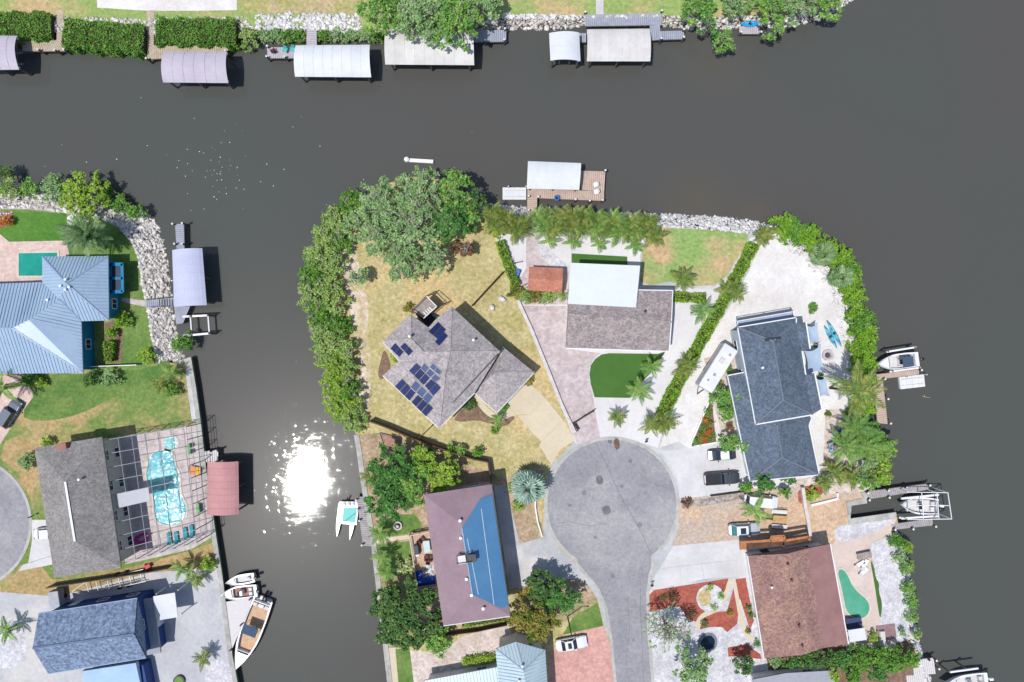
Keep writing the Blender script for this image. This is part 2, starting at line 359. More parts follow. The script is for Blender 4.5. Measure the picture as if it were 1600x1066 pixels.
# ------------------------------------------------------------------ land
DRY = M('dry_lawn', (206, 192, 144), (184, 174, 116), ns=.35, cell=2.6, ca=.14, rough=.95, bump=.5, bs=9, fine=.22, c3=(212, 188, 138), ns3=.07)
LUSH = M('green_lawn', (96, 132, 62), (126, 150, 80), ns=.25, cell=3, ca=.12, rough=.95, bump=.5, bs=9, fine=.2)
PATCHY = M('patchy_lawn', (122, 148, 78), (190, 166, 118), ns=.13, cell=3, ca=.14, rough=.95, bump=.5, bs=9, fine=.2, thr=(.45, .62))
NLAWN = M('north_lawn', (156, 178, 104), (206, 180, 134), ns=.11, cell=3, ca=.12, rough=.95, bump=.5, bs=9, fine=.18, thr=(.47, .62))
SOIL = M('bare_soil', (198, 172, 146), (172, 152, 122), ns=.4, cell=3, ca=.18, rough=.98, bump=.4, fine=.2, c3=(150, 150, 96), ns3=.2)
WSAND = M('white_sand', (243, 240, 238), (226, 220, 216), ns=.25, cell=4, ca=.05, rough=.95, bump=.25, fine=.05)
PINKSAND = M('pink_shell', (226, 212, 204), (206, 188, 176), ns=.5, cell=3, ca=.16, rough=.95, bump=.4)
WGRAV = M('white_gravel', (226, 224, 228), (200, 198, 204), ns=.5, cell=4, ca=.16, rough=.95, bump=.4, fine=.1)
TAN = M('tan_gravel', (222, 192, 162), (206, 176, 148), ns=.3, cell=4, ca=.16, rough=.95, bump=.3, c3=(200, 182, 166), ns3=.08)
CONC = M('concrete', (226, 224, 224), (208, 206, 206), ns=.25, rough=.9, bump=.12, fine=.06)
CONC2 = M('weathered_concrete', (204, 204, 206), (182, 184, 188), ns=.3, rough=.9, bump=.2, fine=.1, c3=(220, 218, 216), ns3=.1)
CREAM = M('cream_concrete', (228, 214, 186), (218, 204, 178), ns=.3, rough=.9, bump=.1, fine=.05)
PAVER = M('pink_pavers', (214, 200, 200), (196, 180, 180), ns=.6, cell=2.6, ca=.12, rough=.9, bump=.3, fine=.1)
REDPAV = M('salmon_pavers', (224, 174, 162), (206, 158, 150), ns=.6, cell=2.6, ca=.12, rough=.9, bump=.3)
POOLPAV = M('terrace_pavers', (232, 206, 196), (218, 190, 180), ns=.6, cell=2.4, ca=.1, rough=.9, bump=.3)
ASPH = M('worn_asphalt', (166, 165, 170), (152, 151, 157), ns=.3, cell=5, ca=.08, rough=.95, bump=.3, bs=18, fine=.14, c3=(176, 174, 176), ns3=.09)
KERB = M('kerb_concrete', (200, 198, 192), (180, 178, 174), ns=.5, rough=.9)
MULCH = M('red_mulch', (186, 106, 90), (168, 90, 76), ns=.8, cell=5, ca=.2, rough=.98, bump=.4)
BROWNM = M('brown_mulch', (150, 122, 104), (124, 102, 84), ns=.8, cell=5, ca=.25, rough=.98, bump=.5)
TURF = M('artificial_turf', (80, 122, 54), (74, 114, 50), ns=.3, rough=.95, fine=.05, bump=.2, bs=20)
WALLC = M('seawall_concrete', (200, 198, 192), (168, 166, 160), ns=.6, rough=.92, bump=.3)
ROCKW = M('riprap_pale', (236, 230, 224), (206, 198, 190), ns=1.1, leaf=0, rough=.95, fine=.3, cell=2.2, ca=.3)
ROCKP = M('riprap_white', (240, 238, 238), (214, 210, 208), ns=1.1, rough=.95, fine=.2, cell=2.4, ca=.2)
BANK = M('bank_earth', (110, 100, 90), (84, 76, 66), ns=.6, rough=.98, bump=.5)
def land(name, px, mat):
    pts = P2(px, G); return MB().prism([(p.x, p.y) for p in pts], -2.5, G).build(name, mat, kind='structure')
NORTH = [(-700, -500), (-700, 40), (0, 44), (60, 46), (100, 50), (230, 50), (300, 48), (370, 42), (480, 44), (560, 46), (640, 48), (720, 36), (790, 24), (850, 28), (905, 26), (1040, 24), (1080, 28), (1150, 27), (1240, 24), (1285, 10), (1312, -12), (1330, -60), (1360, -500)]
WEST = [(-700, 330), (0, 325), (40, 325), (85, 330), (110, 333), (150, 335), (185, 352), (205, 375), (217, 400), (222, 440), (228, 470), (234, 500), (240, 540), (246, 567), (275, 567), (296, 558), (303, 605), (310, 655), (320, 740), (335, 840), (344, 897), (352, 960), (360, 1024), (368, 1066), (390, 1200), (420, 1500), (-700, 1500)]
MID = [(556, 678), (540, 650), (520, 600), (500, 550), (492, 500), (488, 455), (500, 400), (524, 352), (556, 316), (600, 288), (645, 276), (700, 282), (736, 308), (752, 334), (790, 338), (880, 341), (960, 346), (1030, 353), (1100, 358), (1168, 364), (1196, 366), (1225, 378), (1262, 396), (1296, 424), (1312, 452), (1322, 490), (1334, 540), (1344, 590), (1352, 640), (1362, 690), (1372, 730), (1366, 758), (1350, 768), (1352, 782), (1326, 787), (1327, 815), (1401, 804), (1404, 822), (1394, 832), (1402, 860), (1412, 910), (1418, 960), (1424, 1000), (1436, 1030), (1446, 1066), (1470, 1200), (1500, 1500), (690, 1500), (632, 1200), (608, 1066), (602, 1013), (592, 930), (583, 850), (576, 810), (567, 755), (561, 710)]
land('ground', NORTH, NLAWN); land('ground', WEST, PATCHY); land('ground', MID, DRY)
def bank(inner, outer, n, mat, smin=.13, smax=.36, zo=-.35, name='riprap_rocks', surf=BANK, pw=1.):
    a = P2(inner, G); c = P2(outer, 0); b = MB(); k = len(a); vs = [Vector((p.x, p.y, G-.02)) for p in a]+[Vector((p.x, p.y, zo)) for p in c]
    b.add(vs, [[i, i+1, k+i+1, k+i] for i in range(k-1)]); st = b.build('bank_slope', surf, kind='structure')
    ln = np.array([(a[i+1]-a[i]).length*((c[i]-a[i]).length+(c[i+1]-a[i+1]).length) for i in range(k-1)]); ix = rng.choice(k-1, int(n*1.7), p=ln/ln.sum()); t = rng.random(len(ix))[:, None]; s = (rng.random(len(ix))**pw)[:, None]
    A = np.array([v[:] for v in vs]); p = (A[ix]*(1-t)+A[ix+1]*t)*(1-s)+(A[ix+k]*(1-t)+A[ix+k+1]*t)*s; p[:, 2] += .1
    return rocks(name, mat, p, smin, smax)
bank([(-40, 327), (0, 325), (40, 325), (85, 330), (110, 333), (150, 335), (185, 352), (205, 375), (217, 400), (222, 440), (228, 470), (234, 500), (240, 540), (246, 566)],
     [(-40, 296), (0, 296), (50, 290), (95, 288), (140, 290), (190, 312), (228, 330), (250, 352), (262, 395), (268, 440), (272, 480), (278, 520), (284, 545), (290, 562)], 3600, ROCKW)
bank([(748, 330), (790, 338), (880, 341), (960, 346), (1030, 353), (1100, 358), (1168, 364), (1200, 367)], [(752, 316), (795, 320), (880, 325), (960, 330), (1030, 332), (1100, 335), (1168, 341), (1212, 352)], 1700, ROCKP, .1, .3)
bank([(1196, 366), (1225, 378), (1262, 396), (1296, 424), (1312, 452), (1322, 490), (1334, 540), (1344, 590), (1352, 640)], [(1216, 352), (1258, 366), (1300, 386), (1334, 418), (1346, 460), (1350, 500), (1354, 540), (1360, 590), (1366, 640)], 900, ROCKP, .1, .3)
bank([(-60, 44), (0, 44), (60, 46), (100, 50), (230, 50), (300, 48), (370, 42), (480, 44), (560, 46), (640, 48), (720, 36), (790, 24), (850, 28), (905, 26), (1040, 24), (1080, 28), (1150, 27), (1240, 24), (1285, 10), (1312, -12)],
     [(-60, 62), (0, 62), (60, 64), (100, 66), (230, 68), (300, 64), (370, 62), (480, 62), (560, 62), (640, 62), (720, 56), (790, 46), (850, 49), (905, 42), (1040, 42), (1080, 47), (1150, 45), (1240, 42), (1300, 26), (1336, 0)], 2600, ROCKW, .12, .34)
bank([(1394, 832), (1402, 860), (1412, 910), (1418, 960), (1424, 1000), (1436, 1030), (1446, 1066)], [(1404, 834), (1414, 860), (1424, 910), (1430, 960), (1436, 1000), (1446, 1030), (1456, 1066)], 420, ROCKP, .14, .36)
def loose(name, poly, n, mat, smin, smax):        # stones lying on the flat ground
    pts = P2(poly, G); xs = [p.x for p in pts]; ys = [p.y for p in pts]; x = rng.uniform(min(xs), max(xs), n*3); y = rng.uniform(min(ys), max(ys), n*3)
    k = inside([(p.x, p.y) for p in pts], x, y); x, y = x[k][:n], y[k][:n]; return rocks(name, mat, np.stack([x, y, np.full(len(x), G+.03)], 1), smin, smax)
loose('riprap_rocks', [(0, 26), (230, 30), (380, 26), (400, 46), (0, 46)], 900, ROCKW, .12, .34)
loose('riprap_rocks', [(400, 20), (565, 22), (565, 46), (400, 46)], 500, ROCKP, .14, .38)
loose('riprap_rocks', [(785, 22), (905, 24), (905, 30), (785, 30)], 160, ROCKP, .12, .34)
loose('riprap_rocks', [(1215, 380), (1262, 398), (1296, 424), (1312, 452), (1322, 490), (1334, 540), (1344, 590), (1330, 590), (1318, 540), (1306, 490), (1296, 450), (1250, 402)], 700, ROCKP, .1, .3)
loose('shell_stones', [(0, 330), (20, 330), (0, 350)], 20, ROCKW, .1, .25)
# ------------------------------------------------------------------ patches of the central and eastern lots
sheet('sand_path', [(528, 352), (550, 362), (562, 420), (578, 480), (572, 520), (584, 570), (578, 610), (574, 650), (562, 650), (560, 610), (566, 570), (556, 540), (548, 500), (545, 460), (528, 420), (524, 385)], M('shell_sand', (226, 208, 192), (204, 188, 146), ns=.45, thr=(.44, .56), cell=3, ca=.16, rough=.95, bump=.3), 1, 2)
sheet('planting_bed', [(600, 545), (606, 555), (612, 575), (606, 588), (594, 594), (590, 585), (594, 565)], BROWNM, 2, 2)
sheet('planting_bed', [(706, 655), (745, 618), (752, 626), (762, 642), (778, 654), (800, 650), (806, 652), (790, 668), (765, 662), (745, 656), (720, 660)], BROWNM, 1, 1)
def slabs(name, rows, mat, k=2, gap=.03, label=None):
    """a paving made of separate slabs; rows: list of slab corner lists (photo pixels)"""
    x = [p for r in rows for p in r]; c = P(sum(p[0] for p in x)/len(x), sum(p[1] for p in x)/len(x), G)
    root = thing(name, None, None, c); root['kind'] = 'structure'
    for r in rows:
        q = inset([(p.x, p.y) for p in P2(r, G)], gap); MB().prism([(p[0], p[1]) for p in q], G-.1, G+.004*(k+1)+.004).build('slab', mat, root)
    return root
slabs('driveway', [[(823, 596), (851, 621), (828, 648), (806, 648), (800, 640), (790, 632)], [(851, 621), (880, 656), (846, 690), (831, 676), (808, 649), (828, 648)], [(880, 656), (899, 688), (876, 702), (862, 727), (851, 710), (842, 696), (846, 690)]], CREAM, 2, .02)
sheet('walkway', [(740, 616), (747, 612), (752, 624), (762, 638), (774, 647), (786, 645), (796, 636), (806, 648), (796, 652), (784, 658), (770, 655), (756, 645), (746, 632)], CREAM, 2, 1)
sheet('apron_ground', [(776, 372), (800, 340), (1030, 353), (1168, 364), (1225, 378), (1296, 424), (1322, 490), (1344, 590), (1362, 690), (1372, 730), (1366, 758), (1350, 768), (1352, 782), (1326, 787), (1327, 815), (1300, 860), (1300, 1010), (1200, 1030), (1016, 1100), (1000, 900), (860, 850), (848, 842), (852, 760), (862, 727), (899, 688), (878, 640), (812, 478)], CONC2, .5)
sheet('planted_ground', [(1190, 1020), (1325, 1010), (1424, 1000), (1446, 1066), (1490, 1400), (1022, 1400), (1022, 1060), (1060, 1060)], BROWNM, .75)
sheet('concrete_yard', [(778, 372), (800, 345), (900, 350), (1010, 372), (1000, 400), (1000, 447), (1073, 450), (1112, 452), (1137, 436), (1172, 372), (1196, 367), (1170, 420), (1120, 500), (1085, 560), (1060, 610), (1040, 660), (1028, 700), (1000, 692), (960, 682), (900, 694), (880, 640), (850, 570), (828, 514), (812, 478), (800, 440), (788, 400)], M('white_concrete', (236, 233, 234), (222, 218, 220), ns=.2, rough=.9, fine=.05, bump=.1), 1)
sheet('paver_drive', [(812, 478), (886, 478), (885, 545), (938, 552), (927, 562), (921, 575), (921, 592), (926, 615), (931, 650), (938, 684), (902, 694), (884, 650), (852, 570), (828, 514)], PAVER, 2)
sheet('paver_drive', [(822, 345), (840, 345), (842, 372), (868, 400), (890, 420), (888, 476), (814, 476), (806, 446), (822, 420)], PAVER, 2)
sheet('walkway', [(842, 372), (856, 388), (890, 416), (890, 424), (866, 420), (842, 400)], WGRAV, 3)
sheet('artificial_turf', [(929, 621), (923, 600), (921, 585), (923, 571), (930, 561), (940, 554), (952, 552), (1028, 553), (1040, 549), (1020, 580), (1000, 600), (990, 612), (985, 622)], TURF, 3)
sheet('artificial_turf', [(893, 396), (980, 401), (981, 418), (893, 414)], TURF, 3)
sheet('lawn', [(1015, 359), (1024, 355), (1137, 361), (1170, 365), (1166, 383), (1146, 413), (1137, 430), (1117, 446), (1073, 447), (1044, 440), (1016, 446), (1000, 440), (1004, 390)], M('recovering_lawn', (150, 178, 104), (212, 178, 140), ns=.1, cell=3, ca=.12, rough=.95, bump=.4, fine=.2, thr=(.46, .6)), 2)
sheet('sand_yard', [(1192, 368), (1225, 378), (1262, 396), (1296, 424), (1312, 452), (1322, 490), (1334, 540), (1344, 590), (1352, 640), (1300, 660), (1290, 760), (1165, 765), (1150, 690), (1075, 700), (1060, 690), (1030, 700), (1060, 620), (1090, 560), (1140, 480), (1172, 420)], WSAND, 1)
sheet('shell_yard', [(1290, 640), (1352, 640), (1362, 690), (1372, 730), (1366, 758), (1350, 768), (1240, 775), (1240, 750), (1285, 742)], PINKSAND, 3)
sheet('shell_yard', [(1100, 560), (1150, 545), (1156, 580), (1150, 640), (1160, 690), (1130, 690), (1118, 640), (1112, 610)], PINKSAND, 2)
slabs('driveway', [[(1030, 705), (1094, 698), (1097, 738), (1056, 742), (1046, 722)], [(1094, 698), (1120, 691), (1163, 690), (1168, 729), (1097, 738)], [(1056, 742), (1097, 738), (1104, 775), (1062, 780), (1060, 760)], [(1097, 738), (1168, 729), (1172, 764), (1104, 775)]], CONC, 2)
sheet('flower_bed', [(1108, 629), (1113, 632), (1119, 690), (1080, 697), (1081, 690)], BROWNM, 3)
sheet('gravel_yard', [(1062, 781), (1104, 776), (1172, 764), (1240, 760), (1350, 768), (1352, 782), (1326, 787), (1327, 815), (1300, 852), (1165, 852), (1050, 853), (1060, 820)], TAN, 2)
sheet('rubble_strip', [(1064, 783), (1104, 778), (1168, 768), (1168, 778), (1104, 790), (1066, 795)], M('rubble', (190, 180, 172), (150, 140, 130), ns=.8, cell=2.5, ca=.35, rough=.95, bump=.5), 3)
sheet('mulch_bed', [(1246, 762), (1280, 756), (1292, 770), (1262, 780), (1248, 790)], MULCH, 4, 1)
slabs('driveway', [[(1052, 853), (1090, 849), (1092, 881), (1030, 889)], [(1090, 849), (1165, 842), (1166, 873), (1092, 881)], [(1030, 889), (1062, 885), (1066, 912), (1018, 921), (1020, 905)], [(1062, 885), (1096, 881), (1100, 905), (1066, 912)], [(1096, 881), (1166, 873), (1168, 900), (1100, 905)]], CONC, 3)
sheet('gravel_yard', [(1012, 925), (1165, 903), (1200, 1040), (1200, 1110), (1022, 1110), (1016, 990)], WGRAV, 1)
sheet('mulch_bed', [(1012, 932), (1022, 922), (1100, 910), (1138, 904), (1136, 916), (1120, 948), (1098, 958), (1088, 972), (1076, 968), (1062, 948), (1045, 950), (1014, 957)], MULCH, 2)
sheet('mulch_bed', [(1136, 955), (1150, 905), (1165, 903), (1178, 970), (1172, 985), (1164, 960), (1156, 935), (1152, 975), (1136, 988), (1128, 980), (1108, 980), (1094, 984), (1093, 972), (1102, 962), (1122, 956)], MULCH, 2)
sheet('mulch_bed', [(1137, 1012), (1168, 1006), (1176, 1014), (1188, 1022), (1190, 1030), (1150, 1026), (1138, 1026)], MULCH, 2)
sheet('garden_path', [(1138, 904), (1143, 903), (1138, 930), (1130, 950), (1112, 960), (1098, 966), (1093, 984), (1086, 984), (1088, 968), (1098, 957), (1118, 950), (1130, 934)], CREAM, 3, 1)
sheet('garden_path', [(1143, 903), (1149, 903), (1154, 930), (1160, 960), (1166, 984), (1180, 1002), (1172, 1003), (1160, 988), (1154, 965), (1148, 930)], CREAM, 3, 1)
def ring(name, px, py, r0, r1, mat, k, n=28):
    c = P(px, py, G); b = MB(); z = G+.004*(k+1); vs = [(c.x+r*math.cos(6.2832*i/n), c.y+r*math.sin(6.2832*i/n), z) for r in (r0, r1) for i in range(n)]
    b.add(vs, [[i, (i+1) % n, n+(i+1) % n, n+i][::-1] for i in range(n)]); return b.build(name, mat, kind='structure')
sheet('gravel_circle', [(1088+0, 934)]+[(1110+22*math.cos(a/10), 935+22*math.sin(a/10)) for a in range(-28, 32, 3)], WGRAV, 4)
sheet('lawn_circle', [(1101+10*math.cos(a/5), 934+13*math.sin(a/5)) for a in range(0, 31)], DRY, 5)
sheet('patio', [(1300, 852), (1327, 818), (1401, 806), (1396, 830), (1360, 850), (1362, 880), (1372, 950), (1376, 985), (1400, 1000), (1400, 1012), (1322, 1016)], M('pink_patio', (228, 210, 200), (214, 194, 184), ns=.4, rough=.9, fine=.06), 2)
sheet('gravel_yard', [(1360, 850), (1394, 834), (1402, 860), (1412, 910), (1418, 960), (1424, 1000), (1400, 1004), (1376, 985), (1372, 950), (1366, 900)], WGRAV, 3)
sheet('artificial_turf', [(1359, 873), (1366, 885), (1368, 902), (1374, 912), (1373, 924), (1378, 940), (1378, 955), (1375, 968), (1372, 950), (1366, 910)], TURF, 4, 1)
sheet('patio', [(1303, 822), (1340, 818), (1395, 808), (1392, 818), (1360, 836), (1305, 850)], WGRAV, 4, 1)
# south-western lot of the peninsula
sheet('soil_yard', [(556, 680), (600, 676), (640, 690), (765, 738), (800, 752), (812, 846), (800, 860), (680, 1000), (640, 1012), (606, 1012), (592, 930), (583, 850), (567, 755)], SOIL, 1)
sheet('lawn', [(590, 815), (640, 800), (660, 815), (656, 828), (630, 836), (586, 840)], LUSH, 2, 1)
sheet('lawn', [(584, 852), (645, 845), (645, 880), (640, 900), (590, 900)], LUSH, 2)
sheet('walkway', [(580, 843), (640, 836), (642, 842), (582, 850)], CREAM, 3)
sheet('walkway', [(772, 760), (790, 756), (800, 800), (812, 850), (808, 918), (796, 920), (785, 850)], CONC2, 2)
sheet('planting_bed', [(790, 750), (800, 742), (832, 722), (850, 730), (844, 760), (840, 800), (852, 836), (848, 842), (812, 850), (800, 800)], SOIL, 3)
sheet('driveway', [(797, 855), (852, 838), (862, 850), (882, 876), (915, 908), (895, 904), (850, 912), (810, 920)], CONC2, 4)
sheet('lawn', [(879, 992), (895, 965), (934, 941), (943, 978)], LUSH, 2)
sheet('planting_bed', [(870, 906), (912, 904), (928, 918), (934, 940), (895, 965), (870, 975), (830, 990), (800, 990), (805, 925)], SOIL, 2)
sheet('paver_drive', [(860, 1020), (880, 993), (943, 978), (952, 1003), (964, 1080), (964, 1200), (860, 1200)], REDPAV, 3)
sheet('gravel_yard', [(640, 1016), (689, 1020), (721, 995), (795, 975), (800, 1000), (790, 1010), (780, 1100), (650, 1100)], PINKSAND, 2)
sheet('lawn', [(618, 1015), (640, 1012), (648, 1080), (652, 1110), (626, 1110)], LUSH, 3)
sheet('walkway', [(602, 1013), (618, 1012), (626, 1110), (614, 1110)], CREAM, 3)
sheet('road_verge', [(846, 838), (862, 848), (902, 882), (920, 900), (936, 920), (948, 952), (956, 1002), (946, 985), (934, 936), (914, 908), (882, 876), (856, 846)], CONC2, 5)
# western lots
sheet('lawn', [(8, 340), (24, 331), (104, 333), (106, 368), (104, 376), (14, 378), (0, 366), (0, 350)], M('watered_lawn', (82, 132, 50), (96, 142, 58), ns=.3, cell=3, ca=.1, rough=.95, bump=.4, fine=.15), 2)
sheet('planting_bed', [(-20, 332), (22, 330), (18, 344), (6, 356), (-20, 362)], M('red_bark', (168, 110, 90), (140, 100, 80), ns=.8, cell=4, ca=.3, rough=.95), 3)
sheet('pool_terrace', [(-80, 362), (0, 366), (14, 378), (104, 376), (108, 400), (70, 402), (68, 442), (-80, 446)], POOLPAV, 2)
sheet('sand_bed', [(104, 334), (140, 334), (150, 342), (128, 350), (112, 358), (106, 356)], WSAND, 3, 1)
sheet('lawn', [(108, 360), (150, 338), (190, 358), (210, 385), (216, 405), (220, 440), (226, 470), (232, 500), (240, 540), (242, 566), (190, 570), (192, 520), (200, 500), (216, 480), (218, 462), (170, 460), (170, 400), (108, 398)], LUSH, 2)
sheet('lawn', [(60, 660), (30, 650), (60, 600), (70, 584), (130, 585), (240, 575), (262, 560), (270, 580), (180, 620), (120, 650)], M('mid_green_lawn', (92, 130, 64), (124, 148, 78), ns=.3, cell=3, ca=.12, rough=.95, bump=.4, fine=.2), 2, 1)  # lawn in mixed mid greens
sheet('planting_bed', [(164, 505), (186, 500), (192, 520), (190, 566), (165, 568)], BROWNM, 4)
sheet('walkway', [(190, 465), (228, 470), (230, 480), (200, 474), (190, 470)], PAVER, 4)
sheet('paver_drive', [(-80, 590), (40, 586), (52, 620), (30, 650), (8, 682), (0, 695), (-80, 700)], POOLPAV, 3)
sheet('pool_deck', [(160, 689), (308, 663), (316, 720), (328, 800), (330, 840), (300, 858), (196, 882)], M('cage_pavers', (216, 202, 198), (198, 184, 182), ns=.6, cell=2.2, ca=.12, rough=.9, bump=.3), 3)
sheet('wall_walk', [(296, 560), (303, 605), (310, 655), (300, 660), (292, 600), (289, 562)], CONC2, 3)
sheet('soil_strip', [(10, 925), (30, 884), (60, 880), (82, 905), (120, 906), (190, 890), (300, 860), (330, 848), (336, 842), (342, 886), (262, 893), (235, 895), (90, 932)], M('dry_strip', (196, 166, 120), (168, 150, 100), ns=.4, cell=3, ca=.15, rough=.95, fine=.2), 2)
sheet('soil_strip', [(0, 716), (30, 740), (52, 790), (56, 700), (30, 680), (8, 690)], M('dry_strip', (196, 166, 120)), 2)
sheet('concrete_yard', [(-100, 920), (10, 926), (90, 932), (235, 895), (262, 893), (342, 886), (352, 960), (360, 1024), (368, 1066), (390, 1200), (-100, 1200)], M('grey_concrete', (206, 206, 210), (190, 190, 196), ns=.2, rough=.9, fine=.1, bump=.15, c3=(216, 212, 208), ns3=.07), 3)
sheet('gravel_yard', [(322, 1036), (345, 1030), (362, 1040), (368, 1066), (380, 1130), (316, 1130)], WGRAV, 4)
sheet('gravel_yard', [(-60, 960), (30, 965), (42, 1000), (40, 1040), (10, 1046), (-60, 1040)], WGRAV, 4, 1)
slabs('driveway', [[(49, 812), (72, 812), (82, 868), (44, 880), (50, 845)], [(44, 880), (82, 868), (84, 882), (28, 893), (36, 882)]], CONC, 4)
# northern bank
sheet('patio', [(150, -30), (370, -30), (370, 16), (300, 17), (230, 17), (152, 12)], WSAND, 2)
sheet('walkway', [(931, -40), (943, -40), (943, 26), (931, 26)], CONC, 2)
sheet('soil_yard', [(372, -40), (560, -40), (565, 22), (380, 20)], M('sandy_lawn', (206, 180, 146), (172, 172, 104), ns=.25, cell=3, ca=.15, rough=.95, fine=.2), 2)
# ------------------------------------------------------------------ streets with kerbs
def arc(cx, cy, r, a0, a1, n=40): return [(cx+r*math.cos(R(a0+(a1-a0)*i/n)), cy+r*math.sin(R(a0+(a1-a0)*i/n))) for i in range(n+1)]
road = arc(956, 788, 101, 128, 408, 60)+[(1022, 872), (1014, 896), (1010, 925), (1011, 980), (1018, 1066), (1030, 1300), (966, 1300), (963, 1066), (957, 1000), (949, 950), (936, 918), (918, 896), (902, 878)]
sheet('road', road, ASPH, 6)
def kerb(px, h=.1, w=.42, zb=0):
    q = [Vector(p[:]) for p in P2(px, G)]; k = len(q); vs = []
    for i, p in enumerate(q):
        t = (q[min(i+1, k-1)]-q[max(0, i-1)]).normalized(); nrm = Vector((-t.y, t.x, 0)); vs += [p-nrm*w/2, p+nrm*w/2]
    b = MB()
    for z in (G-.1, G+h): b.v += [(v.x, v.y, z) for v in vs]
    m = 2*k
    for i in range(k-1):
        a = 2*i; b.f += [[m+a, m+a+1, m+a+3, m+a+2], [a, m+a, m+a+2, a+2], [a+1, a+3, m+a+3, m+a+1]]
    b.f += [[0, 1, m+1, m], [m-2, 2*m-2, 2*m-1, m-1]]
    return b.build('kerb', KERB, kind='structure')
kerb([(961, 1300), (961, 1066), (955, 1000), (947, 952), (934, 920), (916, 898), (900, 880)]+arc(956, 788, 103.2, 122, 412, 70)+[(1020, 897), (1012, 925), (1013, 980), (1020, 1066), (1032, 1300)], .05, .5)
sheet('road', arc(-55, 818, 101, -90, 90, 50)+[(-200, 919), (-200, 717)], ASPH, 6)
kerb(arc(-55, 818, 103, -90, 90, 50), .05, .45)
PATCH = M('asphalt_patch', (112, 114, 120), (128, 130, 134), ns=1.5, rough=.95, fine=.15)
for cx, cy, w, h, a in ((937, 750, 11, 14, -.2), (947.5, 797, 13, 14, -.3), (953, 690, 7, 6, .3)):
    sheet('asphalt_patch', chaikin([(cx+x*w/2*math.cos(a)-y*h/2*math.sin(a), cy+x*w/2*math.sin(a)+y*h/2*math.cos(a)) for x, y in ((-1, -1), (1, -1), (1, 1), (-1, 1))], 2), PATCH, 8)
def crack(px, w=.07):
    q = P2(px, G+.004*9); b = MB()
    for a, c in zip(q[:-1], q[1:]):
        n = Vector((-(c-a).y, (c-a).x, 0)).normalized()*w/2; b.poly([a-n, c-n, c+n, a+n])
    return b.build('tar_joint', PATCH, kind='structure')
crack([(931, 692), (938, 708), (947, 725), (958, 750), (975, 785), (990, 810), (1005, 838), (1018, 868)])
crack([(860, 820), (890, 815), (920, 822), (947, 818)], .04); crack([(975, 700), (990, 730), (1012, 752), (1040, 762)], .04); crack([(900, 720), (915, 760), (905, 800)], .035); crack([(980, 930), (984, 980), (978, 1030), (982, 1066)], .05)
STAIN = M('road_stain', (142, 141, 147), (130, 130, 136), ns=1.2, rough=.95)
for cx, cy, r in ((912, 770, 5), (985, 720, 4), (930, 840, 3), (1000, 820, 4), (958, 900, 4), (990, 1000, 3), (972, 760, 3), (890, 790, 3)): sheet('road_stain', chaikin([(cx+r*random.uniform(.6, 1.3)*math.cos(a), cy+r*random.uniform(.6, 1.3)*math.sin(a)) for a in (0, .9, 1.8, 2.7, 3.6, 4.5, 5.4)], 2), STAIN, 7)
crack([(1000, 900), (1001, 960), (1006, 1066)], .05)
# seawall caps
def cap(px, w=.5, h=.12): 
    o = kerb(px, h, w); o.name = 'seawall_cap'; o.data.materials[0] = WALLC; return o
cap([(275, 569), (296, 560), (303, 605), (310, 655), (320, 740), (335, 840), (344, 897), (352, 960), (360, 1024), (368, 1066), (390, 1200)], .7)
cap([(557, 679), (562, 710), (568, 755), (577, 810), (584, 850), (593, 930), (603, 1013), (609, 1066), (633, 1200)], .8)
cap([(1349, 769), (1351, 782.5), (1326, 787), (1327, 815), (1400, 805)], 1.0, .14)
cap([(103, 333), (150, 337), (186, 355), (206, 378), (217, 402), (222, 440), (228, 470), (234, 500), (240, 540), (245, 566)], .25, .06)
cap([(0, 326), (40, 326), (104, 332)], .25, .06)

# small white flecks scattered over the canal
fk = [(rng.normal(345, 55), rng.normal(268, 30)) for _ in range(60)]+[(rng.uniform(20, 760), rng.uniform(150, 330)) for _ in range(12)]+[(rng.uniform(380, 560), rng.uniform(560, 1000)) for _ in range(8)]
fv = []; ff_ = []
for x, y in fk:
    if (x < 275 and y > 268) or (x > 520 and y > 250) or (y > 500 and not 410 < x < 545): continue
    c = P(x, y, .012); r0 = rng.uniform(.03, .085); k = len(fv); fv += [(c.x+r0*math.cos(a)*rng.uniform(.7, 1.2), c.y+r0*math.sin(a)*rng.uniform(.7, 1.2), .012) for a in np.arange(6)*1.0472]; ff_.append([k+i for i in range(6)])
fm = MB(); fm.v = fv; fm.f = ff_; fm.build('white_flecks', M('fleck_white', (244, 246, 250), rough=.8), kind='stuff')
